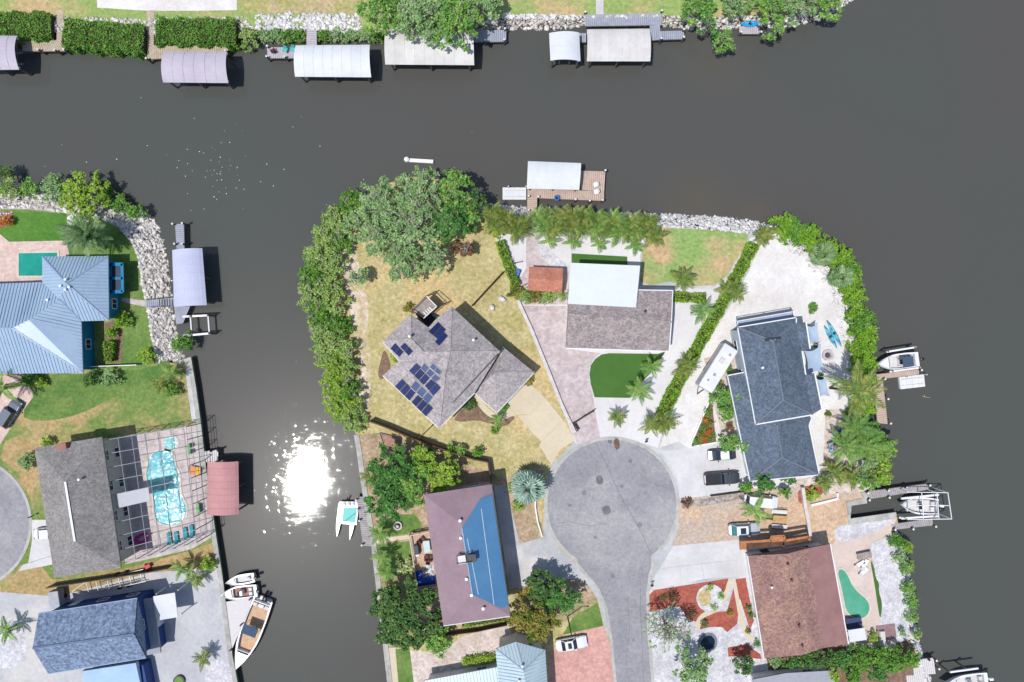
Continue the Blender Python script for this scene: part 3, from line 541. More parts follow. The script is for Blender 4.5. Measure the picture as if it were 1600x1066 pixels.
# ------------------------------------------------------------------ houses
WHITE = M('white_paint', (246, 246, 248), rough=.5, fine=.03)
GLASS = M('window_glass', (40, 52, 66), rough=.06, spec=.8, fine=0)
DARKM = M('dark_metal', (60, 62, 66), rough=.5, fine=.05)
GREYM = M('grey_metal', (170, 172, 176), rough=.4, metal=.3, fine=.05)
WOODG = M('grey_wood', (176, 164, 158), (156, 144, 138), ns=1.5, rough=.9, leaf=0, fine=.15)
WOODO = M('orange_wood', (206, 140, 92), (180, 112, 72), ns=1.5, rough=.8)
WOODB = M('brown_wood', (112, 84, 70), (92, 68, 58), ns=1.5, rough=.9)
def roof(root, V, faces, zb, mat, name='roof', seam=0, seam_mat=None):
    """V: name -> (px, py, z); a closed body with a flat underside at zb"""
    b = MB(); keys = list(V); wp = {k: P(*V[k]) for k in keys}; ix = {k: i for i, k in enumerate(keys)}; n = len(keys)
    b.v = [tuple(wp[k]) for k in keys]+[(wp[k].x, wp[k].y, zb) for k in keys]; edges = {}
    for f in faces:
        a = sum(wp[f[i]].x*wp[f[(i+1) % len(f)]].y-wp[f[(i+1) % len(f)]].x*wp[f[i]].y for i in range(len(f)))
        f = list(f) if a > 0 else list(f)[::-1]; g = [ix[k] for k in f]; b.f.append(g); b.f.append([i+n for i in g][::-1])
        for i in range(len(g)): edges[(g[i], g[(i+1) % len(g)])] = 1
    for (i, j) in edges:
        if (j, i) not in edges: b.f.append([i, i+n, j+n, j])
    o = b.build(name, mat, root); bm = bmesh.new(); bm.from_mesh(o.data); bmesh.ops.triangulate(bm, faces=[f for f in bm.faces if len(f.verts) > 3]); bm.to_mesh(o.data); bm.free()
    if seam:
        sb = MB()
        for f in faces:
            q = [wp[k] for k in f]; A = np.array([[p.x, p.y, 1] for p in q]); co = np.linalg.lstsq(A, np.array([p.z for p in q]), rcond=None)[0]
            gx, gy = co[0], co[1]; L = math.hypot(gx, gy)
            if L < 1e-3: continue
            d = np.array([gx, gy])/L; s = np.array([-d[1], d[0]]); us = [p.x*s[0]+p.y*s[1] for p in q]
            u = math.ceil(min(us)/seam)*seam
            while u < max(us):
                hit = []
                for i in range(len(q)):
                    u0, u1 = us[i], us[(i+1) % len(q)]
                    if (u0 > u) != (u1 > u): hit.append(q[i].lerp(q[(i+1) % len(q)], (u-u0)/(u1-u0)))
                hit.sort(key=lambda p: p.x*d[0]+p.y*d[1])
                for a, c in zip(hit[::2], hit[1::2]):
                    if (c-a).length > .3: sb.bar(a+Vector((0, 0, .03)), c+Vector((0, 0, .03)), .05, .07)
                u += seam
        sb.build('standing_seams', seam_mat or mat, o, kind='stuff')
    return o
def ridgecap(root, a, c, mat, w=.35, name='ridge_cap'):
    p, q = P(*a), P(*c); return MB().bar(p+Vector((0, 0, .03)), q+Vector((0, 0, .03)), w, .07).build(name, mat, root)
def walls(root, px, ze, mat, ins=.45, name='wall', win=True, trim=WHITE, z0=None, doors=1, glass=GLASS, hole=None):
    pts = P2(px, ze); q = inset([(p.x, p.y) for p in pts], ins); zt = ze-.22; b0 = (G-.1) if z0 is None else z0
    MB().prism([(p[0], p[1]) for p in q], b0, zt).build(name, mat, root)
    if not win: return
    n = len(q); sg = 1 if sum(q[i][0]*q[(i+1) % n][1]-q[(i+1) % n][0]*q[i][1] for i in range(n)) > 0 else -1; dn = 0
    for i in range(n):
        a, c = Vector(q[i]), Vector(q[(i+1) % n]); d = c-a; L = d.length
        if L < 3: continue
        t = d/L; out = Vector((t.y, -t.x))*sg; an = math.atan2(t.y, t.x); k = max(1, int(L/4.2))
        for fl in ([.9] if zt-G < 4.4 else [.9, 3.7]):
            if G+fl+1.3 > zt: continue
            for j in range(k):
                m = a+d*((j+.5)/k); door = doors and fl < 1 and j == 0 and dn < doors
                w, h, zc = (1.1, 2.1, G+1.06) if door else (1.5, 1.25, G+fl+.7); dn += bool(door)
                fr = MB(); cx = m+out*.03
                for du, dz, ww, hh in ((-w/2, 0, .1, h+.1), (w/2, 0, .1, h+.1), (0, h/2, w, .1), (0, -h/2, w, .1)):
                    fr.box((cx.x+t.x*du, cx.y+t.y*du, zc+dz), (ww, .1, hh), an)
                if not door: fr.box((cx.x, cx.y, zc), (.06, .09, h), an)
                o = fr.build('door' if door else 'window', trim, root); px_ = m+out*.015
                MB().box((px_.x, px_.y, zc), (w-.06, .05, h-.06), an).build('door_leaf' if door else 'pane', trim if door else glass, o)
def trimline(root, pts, mat=WHITE, w=.16, h=.16, name='gutter', dz=-.06):
    for a, c in zip(pts[:-1], pts[1:]): MB().bar(P(*a)+Vector((0, 0, dz)), P(*c)+Vector((0, 0, dz)), w, h).build(name, mat, root)
def vents(root, pts, mat=WHITE, r=.13, h=.4):
    for p in pts:
        c = P(*p); MB().lathe([(r, -.2), (r, h*.7), (r*1.5, h*.72), (r*1.5, h), (.02, h*1.1)], c, 10).build('roof_vent', mat, root, smooth=False)
def center(px, z=G):
    x = sum(p[0] for p in px)/len(px); y = sum(p[1] for p in px)/len(px); v = P(x, y, z); return (v.x, v.y, G)
# --- blue metal-roofed house with teal walls
BLUEMET = M('pale_blue_metal', (172, 196, 220), (162, 186, 212), ns=.2, rough=.4, fine=.05, spec=.5)
SEAMB = M('pale_blue_seam', (146, 172, 200), rough=.4, fine=.03)
TEAL = M('teal_siding', (22, 140, 178), (16, 126, 164), ns=.5, rough=.7)
e = G+3.8
h1 = thing('house', 'teal walled house under a pale blue standing seam metal roof beside a rectangular pool', 'house', center([(66, 401), (129, 583), (0, 500)]))
V = dict(A=(66, 401, e), B=(169, 400, e), Cc=(170, 501, e), D=(127, 502, e), K=(104, 443, e+2.6), Q=(93, 468, e+1.9), Rr=(45, 500, e+2.7), Ss=(19, 513, e+2.9), T=(-80, 512, e+2.9), F=(129.5, 583, e), Gg=(-80, 585, e), N1=(66, 441, e), N0=(-80, 446, e))
roof(h1, V, ['A B K'.split(), 'B Cc K'.split(), 'Cc D Q K'.split(), 'A K Q N1'.split(), 'D F Ss Rr Q'.split(), 'F Gg T Ss'.split(), 'N1 Q Rr Ss T N0'.split()], e-.2, BLUEMET, seam=.5, seam_mat=SEAMB)
for a, c in (('A', 'K'), ('B', 'K'), ('Cc', 'K'), ('F', 'Ss'), ('Ss', 'T'), ('D', 'Q')): ridgecap(h1, V[a], V[c], SEAMB, .22)
walls(h1, [(66, 401), (169, 400), (170, 501), (127, 502), (129.5, 583), (-80, 585), (-80, 446), (66, 441)], e, TEAL, doors=2)
vents(h1, [(104, 437, e+2.4), (96, 447, e+2.2), (110, 449, e+2.3), (104, 453, e+2.2), (76, 469, e+1.6)], WHITE)
porch = MB()
for a, c in (((171, 413), (192, 413)), ((171, 435), (192, 435)), ((171, 456), (192, 456)), ((191, 412), (192, 457)), ((172, 412), (172, 457))): porch.bar(P(*a, G+2.6), P(*c, G+2.6), .5 if a[0] == c[0] or a[1] in (413, 456) else .4, .18)
for x, y in ((191, 413), (191, 435), (192, 456)): porch.bar(P(x, y, G), P(x, y, G+2.5), .3)
MB().prism([(p.x, p.y) for p in P2([(172, 413), (191, 413), (192, 456), (172, 456)], G+2.58)], G+2.5, G+2.56).build('porch_screen', M('porch_screen', (52, 62, 92), rough=.6), h1)
porch.build('porch_frame', TEAL, h1)
# --- two-storey grey hip-roofed house with the pool cage
SHG = M('grey_shingle', (158, 154, 152), (142, 138, 136), ns=.3, cell=4.2, ca=.24, rough=.95, fine=.1, bump=.2)
e = G+5.7
h2 = thing('house', 'two storey house with plain grey hip roof and white ridge vent beside screened pool', 'house', center([(54, 700), (159, 683), (189, 887), (85, 903)]))
V = dict(A=(54, 700, e), B=(159, 683, e), Cc=(189, 887, e), D=(85, 903, e), K=(102, 753, e+2.6), L=(117, 846, e+2.6))
roof(h2, V, ['A B K'.split(), 'B Cc L K'.split(), 'Cc D L'.split(), 'D A K L'.split()], e-.22, SHG)
BEIGE = M('beige_stucco', (214, 206, 194), (204, 196, 184), ns=.4, rough=.9)
walls(h2, [(54, 700), (159, 683), (189, 887), (85, 903)], e, BEIGE, .6)
ridgecap(h2, V['K'], V['L'], WHITE, .3, 'ridge_vent'); vents(h2, [(125, 749, e+2.0)])
trimline(h2, [V['B'], V['Cc']], M('bronze_trim', (92, 92, 96), rough=.6))
MB().box(P(98, 697, e+.5)+Vector((0, 0, 0)), (1.5, .9, .9), .15).build('chimney', M('brick_red', (170, 120, 108), rough=.9), h2)
# --- blue shingled house with annexes
SHB = M('blue_shingle', (138, 156, 182), (116, 134, 162), ns=1.6, cell=3.4, ca=.36, rough=.95, fine=.12, bump=.2)
NAVY = M('navy_siding', (48, 84, 150), (42, 74, 136), ns=.5, rough=.7)
e = G+5.4
h3 = thing('house', 'blue house with a mottled slate blue shingle gable roof and deep blue gable wall', 'house', center([(60, 959), (214, 935), (228, 1028), (75, 1053)]))
V = dict(A=(60, 959, e), B=(214, 935, e), K=(209.5, 991, e+2.5), L=(51, 1013, e+2.5), Cc=(228, 1028, e), D=(75, 1053, e))
roof(h3, V, ['A B K L'.split(), 'L K Cc D'.split()], e-.2, SHB)
walls(h3, [(60, 959), (214, 935), (228, 1028), (75, 1053)], e, NAVY, .5)
g = [P(*V[k]) for k in ('B', 'K', 'Cc')]; MB().poly([p+Vector((.02, 0, -.16)) for p in g]).build('gable_wall', NAVY, h3)
ridgecap(h3, V['K'], V['L'], M('blue_shingle_cap', (112, 130, 156), rough=.95), .3)
AX = M('grey_membrane', (176, 178, 186), (166, 168, 178), ns=.4, rough=.9, fine=.05)
z3 = G+3.1
roof(h3, dict(A=(218, 938, z3), B=(239, 935, z3-.3), Cc=(251, 1020, z3-.3), D=(230, 1024, z3)), ['A B Cc D'.split()], z3-.6, AX, 'annex_roof')
walls(h3, [(216, 938), (239, 935), (251, 1020), (230, 1024)], z3-.4, NAVY, .4, 'annex_wall', doors=1)
roof(h3, dict(A=(128, 1049, z3), B=(212, 1036, z3), Cc=(226, 1100, z3-.6), D=(138, 1116, z3-.6)), ['A B Cc D'.split()], z3-.8, M('pale_blue_membrane', (182, 212, 236), (172, 202, 230), ns=.3, rough=.8, fine=.04), 'lower_roof')
walls(h3, [(130, 1051), (224, 1038), (236, 1098), (140, 1112)], z3-.7, NAVY, .2, 'lower_wall', doors=0)
trimline(h3, [V['A'], V['B']], M('pale_trim', (150, 176, 206), rough=.6), .14); trimline(h3, [V['D'], V['Cc']], M('pale_trim', (150, 176, 206)), .14)
# --- central house with solar panels
SHC = M('taupe_shingle', (188, 179, 178), (170, 162, 163), ns=.8, cell=4.2, ca=.24, rough=.95, fine=.12, bump=.2)
e = G+5.6
def z1(x, y): return (540+x/4.4417, 420+y/4.4417)
h4 = thing('house', 'two storey house with taupe shingle hip roofs carrying solar panels beside the cream driveway', 'house', center([(600, 540), (705, 480), (790, 545), (700, 640)]))
V = dict(N=(*z1(735, 262), e), E=(*z1(1072, 575), e), E2=(*z1(895, 862), e), S=(*z1(648, 1108), e), Wc=(*z1(258, 742), e), Wi=(*z1(372, 640), e+1.42), W2=(*z1(255, 508), e), NW=(*z1(450, 315), e), I=(*z1(575, 408), e), I2=(*z1(640, 335), e),
         K=(*z1(722, 575), e+3.0), L=(*z1(540, 580), e+2.9), Mx=(*z1(452, 490), e+1.9), T=(*z1(690, 720), e+2.9))
roof4 = roof(h4, V, ['N E K'.split(), 'E E2 T K'.split(), 'E2 S T'.split(), 'S Wc T'.split(), 'Wc L T'.split(), 'Wc Wi L'.split(), 'Wi W2 Mx'.split(), 'Wi Mx L'.split(), 'W2 NW Mx'.split(), 'NW I Mx'.split(), 'I L Mx'.split(), 'I I2 K T L'.split(), 'I2 N K'.split()], e-.2, SHC)
walls(h4, [V[k][:2] for k in ('N', 'E', 'E2', 'S', 'Wc', 'Wi', 'W2', 'NW', 'I', 'I2')], e, M('grey_stucco', (202, 198, 194), rough=.9), .6, doors=2)
e2 = G+3.6
V2 = dict(A=(*z1(1095, 545), e2), B=(*z1(1310, 720), e2), Cc=(*z1(1050, 1000), e2), D=(*z1(885, 855), e2), K=(*z1(1040, 720), e2+2.0))
roof(h4, V2, ['A B K'.split(), 'B Cc K'.split(), 'Cc D K'.split(), 'D A K'.split()], e2-.2, SHC, 'garage_roof')
walls(h4, [V2[k][:2] for k in ('A', 'B', 'Cc', 'D')], e2, M('grey_stucco', (202, 198, 194)), .5, 'garage_wall', doors=1)
GUT = M('gutter_white', (226, 222, 220), rough=.5)
trimline(h4, [V['S'], V['Wc']], GUT); trimline(h4, [V['E2'], V['S']], GUT); trimline(h4, [V['Wi'], V['W2']], GUT); trimline(h4, [V2['B'], V2['Cc'], V2['D']], GUT)
for a, c in (('N', 'K'), ('E', 'K'), ('K', 'T'), ('S', 'T'), ('NW', 'Mx'), ('W2', 'Mx'), ('Mx', 'L')): ridgecap(h4, V[a], V[c], SHC, .3)
for a in 'AB': ridgecap(h4, V2[a], V2['K'], SHC, .3)
vents(h4, [(*z1(888, 495), e+1.4), (*z1(445, 470), e+2.3)])
SOLAR = M('solar_cells', (34, 50, 108), (28, 42, 92), ns=.8, rough=.5, spec=.3, fine=.06, orand=.25)
SOLAR2 = M('solar_cells_grey', (84, 98, 136), (76, 90, 126), ns=.8, rough=.55, spec=.3, fine=.06, orand=.1)
from mathutils.bvhtree import BVHTree
def roof_tree(o):
    bm = bmesh.new(); bm.from_mesh(o.data); bmesh.ops.triangulate(bm, faces=bm.faces[:]); t = BVHTree.FromBMesh(bm); bm.free(); return t, W[o.name]
RT = roof_tree(roof4)
def onroof(p):
    h = RT[0].ray_cast(Vector((p.x, p.y, 60))-RT[1], Vector((0, 0, -1))); return (h[0]+RT[1]).z if h[0] is not None else e+.5
def solar(blk, n, mat=SOLAR):    # a row of n panels inside a quad of zoom pixels, laid on the roof slope
    q = [P(*z1(*p), e+1.2) for p in blk]
    for _ in range(4): q = [P(*z1(*p), onroof(r)) for p, r in zip(blk, q)]
    for i in range(n):
        g = .02; a, b_ = (i/n)+g, ((i+1)/n)-g; c4 = [q[0].lerp(q[1], a), q[0].lerp(q[1], b_), q[3].lerp(q[2], b_), q[3].lerp(q[2], a)]
        pts = c4+[sum(c4, Vector())/4]+[(c4[j]+c4[(j+1) % 4])/2 for j in range(4)]
        A = np.array([[p.x, p.y, 1] for p in pts]); zs = np.array([onroof(p) for p in pts]); co = np.linalg.lstsq(A, zs, rcond=None)[0]; up_ = .14+float((zs-A@co).max())
        c4 = [Vector((p.x, p.y, co[0]*p.x+co[1]*p.y+co[2]+up_)) for p in c4]
        up = (c4[1]-c4[0]).cross(c4[3]-c4[0]).normalized(); up = up if up.z > 0 else -up
        c5 = [p-up*.05 for p in c4]; mb = MB(); mb.add(c4+c5, [[0, 1, 2, 3], [7, 6, 5, 4]]+[[j, j+4, (j+1) % 4+4, (j+1) % 4] for j in range(4)])
        o = mb.build('solar_panel', mat, h4); fr = MB()
        for j in range(4): fr.bar(c4[j]+up*.004, c4[(j+1) % 4]+up*.004, .045, .03)
        fr.build('panel_frame', DARKM if mat is SOLAR else GREYM, o)
def onr(x, y):
    p = P(*z1(x, y), e+1)
    for _ in range(3): p = P(*z1(x, y), onroof(p))
    return p+Vector((0, 0, .05))
stp = MB()
for k in range(8):
    a, c = k/8, (k+1)/8; stp.bar(onr(745+315*a, 930-340*a), onr(745+315*c, 930-340*c), .16, .14)
stp.build('step_shade_bar', DARKM, h4)  # dark bar painted in for the shadow line at the roof step
solar([(440, 705), (545, 808), (592, 752), (490, 655)], 3); solar([(342, 815), (445, 915), (487, 862), (390, 765)], 3)
solar([(457, 925), (560, 1025), (608, 970), (505, 870)], 3); solar([(550, 810), (612, 882), (662, 828), (598, 762)], 2)
solar([(575, 435), (645, 490), (695, 425), (640, 370)], 2); solar([(622, 505), (650, 533), (708, 468), (682, 442)], 1)
solar([(312, 552), (375, 612), (402, 580), (342, 517)], 2); solar([(380, 540), (440, 604), (468, 575), (408, 515)], 2)
solar([(447, 820), (575, 938), (612, 890), (485, 770)], 3, SOLAR2); solar([(520, 690), (625, 790), (665, 765), (545, 650)], 3, SOLAR2); solar([(582, 685), (650, 738), (668, 710), (605, 652)], 2, SOLAR2)
# rear deck with stair
dz = G+2.9
def zp(x, y, z): return P(*z1(x, y), z)
st = thing('rear_deck', 'raised grey timber deck with a stair and rail behind the solar panel house', 'deck', zp(560, 260, G))
W_ = [(560, 190), (632, 262), (540, 345), (460, 290)]
MB().prism([(p.x, p.y) for p in (zp(x, y, dz) for x, y in W_)], dz-.15, dz).build('deck_floor', WOODG, st)
for i in range(5):
    a = zp(540+i*13, 300-i*11, dz+.05-i*.02); d = zp(560+i*13, 320-i*11, dz+.05-i*.02); MB().bar(a, d, .13, .06).build('stair_tread', WHITE, st)
for a, c in zip(W_, W_[1:]+W_[:1]):
    MB().bar(zp(*a, dz+1), zp(*c, dz+1), .12, .06).build('rail', WHITE if a[0] > 540 else WOODB, st)
    MB().bar(zp(*a, G), zp(*a, dz+1), .14).build('post', WOODG, st)
MB().prism([(p.x, p.y) for p in (zp(x, y, G+.9) for x, y in ((484, 318), (545, 285), (642, 332), (574, 402)))], G+.7, G+.9).build('shade_slab', M('shade_slab_dark', (58, 64, 76), (48, 54, 64), ns=1, rough=.9), st)  # added slab, its dark colour paints the shade between deck and house
trimpts = [(570, 185), (605, 165), (690, 240), (650, 270)]
for a, c in zip(trimpts, trimpts[1:]): MB().bar(zp(*a, dz-.4), zp(*c, dz-.4), .1).build('rail', WOODB, st)
for a in trimpts[1:3]: MB().bar(zp(*a, G), zp(*a, dz-.4), .12).build('post', WOODB, st)
# --- gable house with the white flat roof
SHT = M('brown_grey_shingle', (172, 160, 158), (154, 143, 142), ns=1, cell=4.2, ca=.28, rough=.95, fine=.1, bump=.2)
def z3f(x, y): return (780+x/4.4417, 400+y/4.4417)
e = G+5.2
h5 = thing('house', 'house with brown grey gable roof and large white flat roof beside turf strip', 'house', center([(885, 475), (1052, 455), (1045, 550), (884, 545)]))
V = dict(A=(*z3f(475, 330), e), B=(*z3f(950, 240), e), B2=(*z3f(1205, 240), e), K2=(*z3f(1195, 460), e+1.7), Cc=(*z3f(1180, 662), e), D=(*z3f(460, 640), e), K=(*z3f(480, 408), e+1.7))
V['A'] = (*z3f(476, 232), e)
roof(h5, V, ['A B B2 K2 K'.split(), 'K K2 Cc D'.split()], e-.2, SHT)
walls(h5, [V[k][:2] for k in ('A', 'B2', 'Cc', 'D')], e, WHITE, .5, trim=GREYM, doors=2)
FLATW = M('white_membrane', (230, 235, 243), (224, 230, 238), ns=.2, rough=.7, fine=.03)
roof(h5, dict(A=(*z3f(500, 48), e+1.2), B=(*z3f(978, 68), e+1.2), Cc=(*z3f(950, 358), e+1.4), D=(*z3f(476, 332), e+1.4)), ['A B Cc D'.split()], e+1.0, FLATW, 'flat_roof')
walls(h5, [z3f(512, 60), z3f(966, 80), z3f(945, 340), z3f(490, 320)], e+1.15, WHITE, .4, 'flat_roof_wall', win=False, z0=G)
ridgecap(h5, V['K'], V['K2'], SHT, .35); trimline(h5, [V['D'], V['Cc'], V['K2'], V['B2'], (V['B'][0], V['B'][1]-1, e)], WHITE, .14)
vents(h5, [(*z3f(1010, 385), e+1.3)], DARKM)
# --- garden shed
e = G+2.7
sh = thing('garden_shed', 'small shed with a terracotta shingle roof standing by the paver drive', 'shed', center([(826, 418), (879, 457)]))
V = dict(A=(826.5, 417, e), B=(880, 419, e), Cc=(878, 457, e), D=(825, 453.5, e), K=(826, 435, e+.9), L=(879, 438, e+.9))
roof(sh, V, ['A B L K'.split(), 'K L Cc D'.split()], e-.15, M('terracotta_shingle', (206, 140, 118), (190, 124, 104), ns=.6, cell=4, ca=.14, rough=.95))
walls(sh, [(826.5, 417), (880, 419), (878, 457), (825, 453.5)], e, BEIGE, .3)
# --- dark grey house on two levels
SHD = M('charcoal_shingle', (106, 119, 136), (94, 106, 122), ns=.6, cell=4.2, ca=.28, rough=.95, fine=.1, bump=.2)
SKYB = M('pale_blue_siding', (206, 220, 232), (198, 212, 226), ns=.4, rough=.7)
def z5f(x, y): return (1040+x/4.4417, 480+y/4.4417)
e = G+5.6
h6 = thing('house', 'large house with charcoal hip roofs on two levels and white eaves beside the sand yard', 'house', center([(1153, 505), (1245, 495), (1282, 640), (1180, 662)]))
V = dict(A=(*z5f(502, 142), e), B=(*z5f(905, 75), e), B1=(*z5f(905, 110), e), B2=(*z5f(975, 105), e), Cc=(*z5f(1003, 290), e), C1=(*z5f(945, 305), e), C2=(*z5f(970, 470), e), C3=(*z5f(1035, 458), e), D=(*z5f(1085, 705), e), E=(*z5f(1020, 745), e), F=(*z5f(625, 812), e), K=(*z5f(745, 235), e+2.3), L=(*z5f(815, 645), e+2.3))
roof(h6, V, ['A B B1 K'.split(), 'B1 B2 Cc C1 K'.split(), 'C1 C2 L K'.split(), 'C2 C3 D E L'.split(), 'E F L'.split(), 'F A K L'.split()], e-.2, SHD)
walls(h6, [V[k][:2] for k in ('A', 'B', 'B1', 'B2', 'Cc', 'C1', 'C2', 'C3', 'D', 'E', 'F')], e, SKYB, .5, doors=2)
trimline(h6, [V[k] for k in ('A', 'B', 'B1')], WHITE, .26); trimline(h6, [V['F'], V['A']], WHITE, .2); trimline(h6, [V['F'], V['E']], WHITE, .3); trimline(h6, [V[k] for k in ('B2', 'Cc')], WHITE, .2); trimline(h6, [V[k] for k in ('C1', 'C2')], WHITE, .3); trimline(h6, [V[k] for k in ('C3', 'D')], WHITE, .2)
CAPD = M('charcoal_cap', (118, 128, 140), rough=.95)
for a, c in (('A', 'K'), ('B1', 'K'), ('K', 'L'), ('F', 'L'), ('E', 'L')): ridgecap(h6, V[a], V[c], CAPD, .22)
MB().bar(P(*z5f(690, 228), e+2.1), P(*z5f(800, 213), e+2.0), .35, .15).build('ridge_vent', DARKM, h6); vents(h6, [(*z5f(668, 420), e+1.6)])
e2 = G+3.0
V2 = dict(A=(*z5f(430, 475), e2), B=(*z5f(560, 450), e2), Cx=(*z5f(1000, 745), e2), C0=(*z5f(1010, 780), e2), C1=(*z5f(995, 825), e2), Cc=(1280, 742, e2), D=(1172, 752, e2), K=(*z5f(770, 820), e2+1.9), L=(1222, 715, e2+1.9))
roof(h6, V2, ['A B Cx K'.split(), 'Cx C0 C1 Cc L K'.split(), 'Cc D L'.split(), 'D A K L'.split()], e2-.2, SHD, 'lower_roof')
walls(h6, [V2[k][:2] for k in ('A', 'B', 'Cx', 'C0', 'C1', 'Cc', 'D')], e2, SKYB, .5, 'lower_wall', doors=2)
trimline(h6, [V2['D'], V2['A'], V2['B']], WHITE, .16); trimline(h6, [V2['Cc'], V2['C1'], V2['C0']], WHITE, .16); trimline(h6, [V2['D'], V2['Cc']], WHITE, .16)
ridgecap(h6, V2['Cc'], V2['L'], CAPD, .22); ridgecap(h6, V2['D'], V2['L'], CAPD, .22); ridgecap(h6, V2['K'], V2['L'], CAPD, .22)
zb = G+3.0                       # north balcony
MB().prism([(p.x, p.y) for p in P2([(1152, 502), (1239, 487), (1241, 497), (1153, 512)], zb)], zb-.15, zb).build('balcony_floor', M('balcony_grey', (170, 182, 204), rough=.8), h6)
for a, c in (((1152, 502), (1239, 487)), ((1152, 502), (1153, 512)), ((1239, 487), (1241, 497))): MB().bar(P(*a, zb+1), P(*c, zb+1), .1).build('balcony_rail', WHITE, h6)
for x, y in ((1152, 502), (1196, 494.5), (1239, 487)): MB().bar(P(x, y, G), P(x, y, zb+1), .14).build('post', WHITE, h6)
# --- brown gable house
SHR = M('brown_shingle', (162, 128, 120), (146, 112, 106), ns=.6, cell=4.2, ca=.28, rough=.95, fine=.12, bump=.2, c3=(170, 136, 122), ns3=.3)
def zaf(x, y): return (1000+x/4, 800+y/4)
h7 = thing('house', 'house with a broad brown shingle roof and orange timber balcony by the kidney shaped pool', 'house', center([(1168, 868), (1297, 850), (1325, 1008), (1192, 1028)]))
el, er, ek = G+3.2, G+4.3, G+5.0
V = dict(A=(*zaf(672, 275), el), K=(*zaf(920, 262), ek), B=(*zaf(1050, 228), er+.25), B2=(*zaf(1190, 200), er), C2=(*zaf(1303, 825), er), Cc=(*zaf(1150, 850), er+.25), L=(*zaf(1010, 895), ek), D=(*zaf(775, 915), el))
roof(h7, V, ['A K L D'.split(), 'K B Cc L'.split()], el-.2, SHR)
roof(h7, dict(B=V['B'], B2=V['B2'], C2=V['C2'], Cc=V['Cc']), ['B B2 C2 Cc'.split()], er-.25, M('mauve_roll_roof', (164, 126, 122), (152, 114, 112), ns=.5, rough=.9, fine=.06), 'rear_roof')
walls(h7, [V[k][:2] for k in ('A', 'B2', 'C2', 'D')], el, WHITE, .6, doors=2, trim=DARKM)
g = [P(*V[k]) for k in ('A', 'K', 'B', 'B2')]; gd = [Vector((p.x, p.y-.5, el-.3)) for p in g]; gw = MB()
MB().prism([(p.x, p.y) for p in P2([zaf(930, 300), zaf(1170, 240), zaf(1280, 810), zaf(1020, 860)], er)], G, er-.3).build('rear_wall', WHITE, h7)
ridgecap(h7, V['K'], V['L'], SHR, .3); vents(h7, [(*zaf(820, 468), ek-.7)], WHITE); vents(h7, [(*zaf(920, 322), ek), (*zaf(943, 422), ek), (*zaf(990, 705), ek), (*zaf(1010, 832), ek)], WOODB)
trimline(h7, [V['B2'], V['C2']], WHITE); trimline(h7, [V['A'], V['D']], WHITE)
zb = G+2.6
bal = thing('timber_balcony', 'orange brown timber walkway balcony with rails along the brown house', 'balcony', P(1210, 848, G))
q = [zaf(625, 190), zaf(820, 180), zaf(820, 155), zaf(900, 150), zaf(905, 180), zaf(1055, 155), zaf(1060, 178), zaf(900, 215), zaf(660, 235), zaf(628, 235)]
MB().prism([(p.x, p.y) for p in P2(q, zb)], zb-.2, zb).build('deck_floor', WOODB, bal)
for a, c in zip(q[:6], q[1:7]):
    for zz, w in ((1.0, .34), (.5, .1)): MB().bar(P(*a, zb+zz), P(*c, zb+zz), w, .08).build('rail', WOODO, bal)
for a in q: MB().bar(P(*a, G), P(*a, zb+1), .16).build('post', WOODO, bal)
MB().box(P(*zaf(645, 212), zb+1.02), (.9, 1.1, .06)).build('bench_top', WOODO, bal); MB().box(P(*zaf(860, 170), zb+1.06), (1.7, .8, .05), .1).build('counter', WOODO, bal)
# --- maroon hip roof, half of it under blue
SHM = M('mauve_roof', (164, 140, 148), (154, 130, 140), ns=.3, rough=.9, fine=.06, bump=.1)
BLUER = M('blue_roof_cover', (92, 144, 188), (84, 134, 178), ns=.2, rough=.6, fine=.04)
e = G+6.2
h8 = thing('house', 'tall house with a mauve hip roof whose eastern slope is covered in bright blue', 'house', center([(662, 772), (768, 757), (797, 963), (693, 978)]))
V = dict(A=(662, 773, e), A2=(756, 758, e), B=(768, 757, e), Cc=(797, 963, e), C2=(782, 952, e+.1), D=(693, 978, e), K=(722, 820, e+2.3), L=(738, 925, e+2.3), T=(752, 778, e+.9))
roof(h8, dict(A=V['A'], B=V['B'], Cc=V['Cc'], D=V['D'], K=V['K'], L=V['L']), ['A B K'.split(), 'B Cc L K'.split(), 'Cc D L'.split(), 'D A K L'.split()], e-.2, SHM)
walls(h8, [(662, 773), (768, 757), (797, 963), (693, 978)], e, M('pinkish_stucco', (206, 184, 176), rough=.9), .6, doors=2)
q = [P(722, 820, e+2.33), P(750, 778, e+1.0), P(768, 773, e+.03), P(796, 950, e+.03), P(782, 952, e+.5), P(737, 922, e+2.33)]
# blue cover laid 4 cm over the eastern slope
pl = [P(*V[k]) for k in ('B', 'Cc', 'L', 'K')]; A_ = np.array([[p.x, p.y, 1] for p in pl]); co = np.linalg.lstsq(A_, np.array([p.z for p in pl]), rcond=None)[0]
cov = [P(*p, e+1) for p in ((723, 821), (750, 780), (768.5, 774), (795, 950), (783, 952), (739, 924))]; cz = [Vector((p.x, p.y, co[0]*p.x+co[1]*p.y+co[2]+.10)) for p in cov]
mb = MB(); k = len(cz); mb.add(cz+[p-Vector((0, 0, .09)) for p in cz], [list(range(k))[::-1], [i+k for i in range(k)]]+[[i, (i+1) % k, (i+1) % k+k, i+k] for i in range(k)]); cover = mb.build('roof_cover', BLUER, h8)
for x0, y0, x1, y1 in ((731, 838, 748, 925), (752, 795, 772, 945)):
    a, c = P(x0, y0, e+1), P(x1, y1, e+1); MB().bar(Vector((a.x, a.y, co[0]*a.x+co[1]*a.y+co[2]+.11)), Vector((c.x, c.y, co[0]*c.x+co[1]*c.y+co[2]+.11)), .05, .04).build('cover_seam', WHITE, cover)
